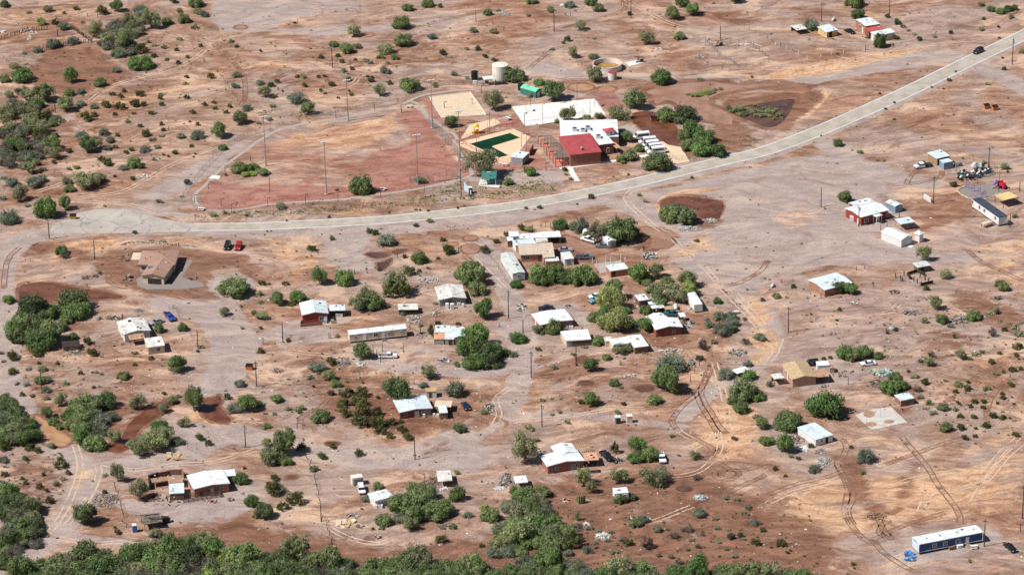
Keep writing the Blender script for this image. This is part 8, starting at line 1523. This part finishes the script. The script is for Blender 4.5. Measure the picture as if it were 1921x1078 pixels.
# litter and stones
def litter():
    rd = random.Random(4); b = MB(); sp = [('480 560;1440 540;1440 800;480 820', 420), ('1440 540;1921 540;1921 800;1440 800', 220), ('480 860;1440 840;1500 1060;480 1040', 340), ('180 640;440 640;420 760;180 740', 90), ('0 0;1921 0;1921 1078;0 1078', 420), ('1180 560;1340 570;1400 700;1180 680', 160), ('960 420;1220 430;1200 530;960 520', 70)]
    for s, k in sp:
        q = S_(s); x0, x1 = min(a[0] for a in q), max(a[0] for a in q); y0, y1 = min(a[1] for a in q), max(a[1] for a in q)
        for _ in range(k):
            p = P(rd.uniform(x0, x1), rd.uniform(y0, y1)); 
            if any((p-c_).length < 5 for c_ in rc[::2]): continue
            s_ = rd.uniform(.15, .5); b.box(p+V3((0, 0, s_*.15)), (s_*rd.uniform(.6, 1.8), s_, s_*.35), rd.choice(['rubble_pale', 'wall_white', 'rubble_grey', 'rubble_brown', 'rubble_pale', 'metal_dark']), rz=rd.uniform(0, 3), rx=rd.gauss(0, .2))
    tag(b.ob('litter_and_stones'), kind='stuff')
litter()
q = smoothloop([t10(p) for p in S_('915 755;960 742;1040 735;1100 737;1200 745;1300 752;1370 758;1450 768')], 8, .1, False); m = MB()
for p in q:
    for _ in range(2): m.box(p+V3((random.gauss(0, .3), random.gauss(0, .3), .15)), (random.uniform(.3, .7), .4, .35), 'rubble_pale', rz=random.uniform(0, 3))
tag(m.ob('stone_border'), 'curved border of pale stones behind the brown hip roofed house', 'stone border')
# weeds on the verges
def verge():
    rd = random.Random(9); b = MB()
    for s, k, w in (('420 404;560 398;700 388;860 374;960 362;1040 352', 900, 1.6), ('1080 365;960 392;700 420', 30, 1), ('1100 350;1290 310;1360 290;1440 268', 60, 1.2), ('1500 248;1640 190;1760 135;1850 92', 260, .9), ('380 404;420 406', 60, 2), ('820 360;860 352;900 350;920 345', 200, 2), ('770 375;860 358', 120, 1.2), ('700 340;820 330', 20, 1), ('1450 290;1550 262;1700 196;1820 138', 70, .7), ('1500 186;1540 190', 20, 1), ('960 352;1020 340', 130, 2), ('480 215;540 200', 30, 1), ('1330 270;1420 262', 80, 2)):
        q = [P(*p) for p in S_(s)]
        for _ in range(k):
            i = rd.randrange(len(q)-1); p = q[i].lerp(q[i+1], rd.random())+V3((rd.gauss(0, w), rd.gauss(0, w), 0)); r = rd.uniform(.12, .38)
            if min((p-c_).length for c_ in rc) < 4.2: continue
            for _ in range(6):
                c_ = p+V3((rd.gauss(0, r*.6), rd.gauss(0, r*.6), rd.uniform(.05, r*.8))); u = V3((rd.gauss(0, 1), rd.gauss(0, 1), rd.gauss(0, 1))).normalized(); v_ = u.orthogonal().normalized(); b.poly([c_-u*r*.6, c_+v_*r*.3, c_+u*r*.6, c_-v_*r*.3])
    tag(b.ob('verge_weeds', 'leaf_weed'), kind='stuff')
m_, t = newmat('leaf_weed'); pos = t.n('ShaderNodeNewGeometry').outputs['Position']
b_ = t.n('ShaderNodeBsdfPrincipled', {'Base Color': t.mix(t.sstep(t.noise(pos, .25, 3), .38, .62), (.07, .09, .03), (.24, .26, .09)), 'Roughness': .9}); t.out(b_.outputs[0]); MATS['leaf_weed'] = m_
verge()
# ------------------------------------------------------------ labels: which plant, which pole
ORD = ['nearest to it', 'second from it', 'third from it', 'fourth from it', 'fifth from it', 'sixth from it', 'seventh from it', 'eighth from it', 'ninth from it', 'tenth from it', 'eleventh from it', 'twelfth from it'] + ['%dth from it' % k for k in range(13, 80)]
def where(dx, dy):
    if abs(dx) > abs(dy)*.55: return 'right of' if dx > 0 else 'left of'
    return 'behind' if dy > 0 else 'in front of'
def autolabel(items):
    """items: (position, object, size word, phrase). The nearest landmark, the side of it, then the order outward from it."""
    bk = {}
    for p, o, phr in items:
        L = min(LAND, key=lambda l: (l[0]-p.x)**2+((l[1]-p.y)*.8)**2); dx, dy = p.x-L[0], p.y-L[1]
        bk.setdefault((phr, where(dx, dy), L[2]), []).append((math.hypot(dx, dy), o))
    for (phr, wh, ld), lst in bk.items():
        lst.sort(key=lambda e: e[0])
        for i, (d, o) in enumerate(lst):
            s = '%s %s %s' % (phr, wh, ld)
            if len(lst) > 1: s = s+', '+ORD[i]
            w = s.split()
            if len(w) > 16: s = ' '.join([x for x in w if x not in ('dense', 'leafless', 'thin', 'sparse', 'pale', 'dark')])
            if len(s.split()) > 16: s = s.replace('medium ', '').replace(' green', '')
            o['label'] = s
def size_word(w, cat): 
    a = {'tree': (3.0, 5.5), 'bush': (1.4, 2.4)}.get(cat, (1.5, 3)); return 'small' if w < a[0] else ('medium' if w < a[1] else 'large')
autolabel([(p, o, size_word(w, o['category'])+' '+KIND[ty][1]) for p, w, ty, o in PLANTS])
autolabel([(p, o, {'utility pole': 'dark wooden utility pole', 'lamp post': 'slim dark lamp post', 'floodlight': 'tall silver floodlight pole', 'post': 'short dark post'}[o['category']]) for p, o in PLP])
GRP = {'g': 'green mesquite trees of the village', 'd': 'dense dark trees', 'l': 'lime green palo verde trees', 'y': 'sparse olive trees', 's': 'grey green trees', 'k': 'bare grey bushes', 'c': 'dark creosote bushes', 'f': 'bright green bushes', 'h': 'grey saltbushes', 'o': 'thin olive bushes', 'p': 'prickly pear cactus'}
for p, w, ty, o in PLANTS: o['group'] = GRP[ty]
for p, o in PLP: del o['_h']
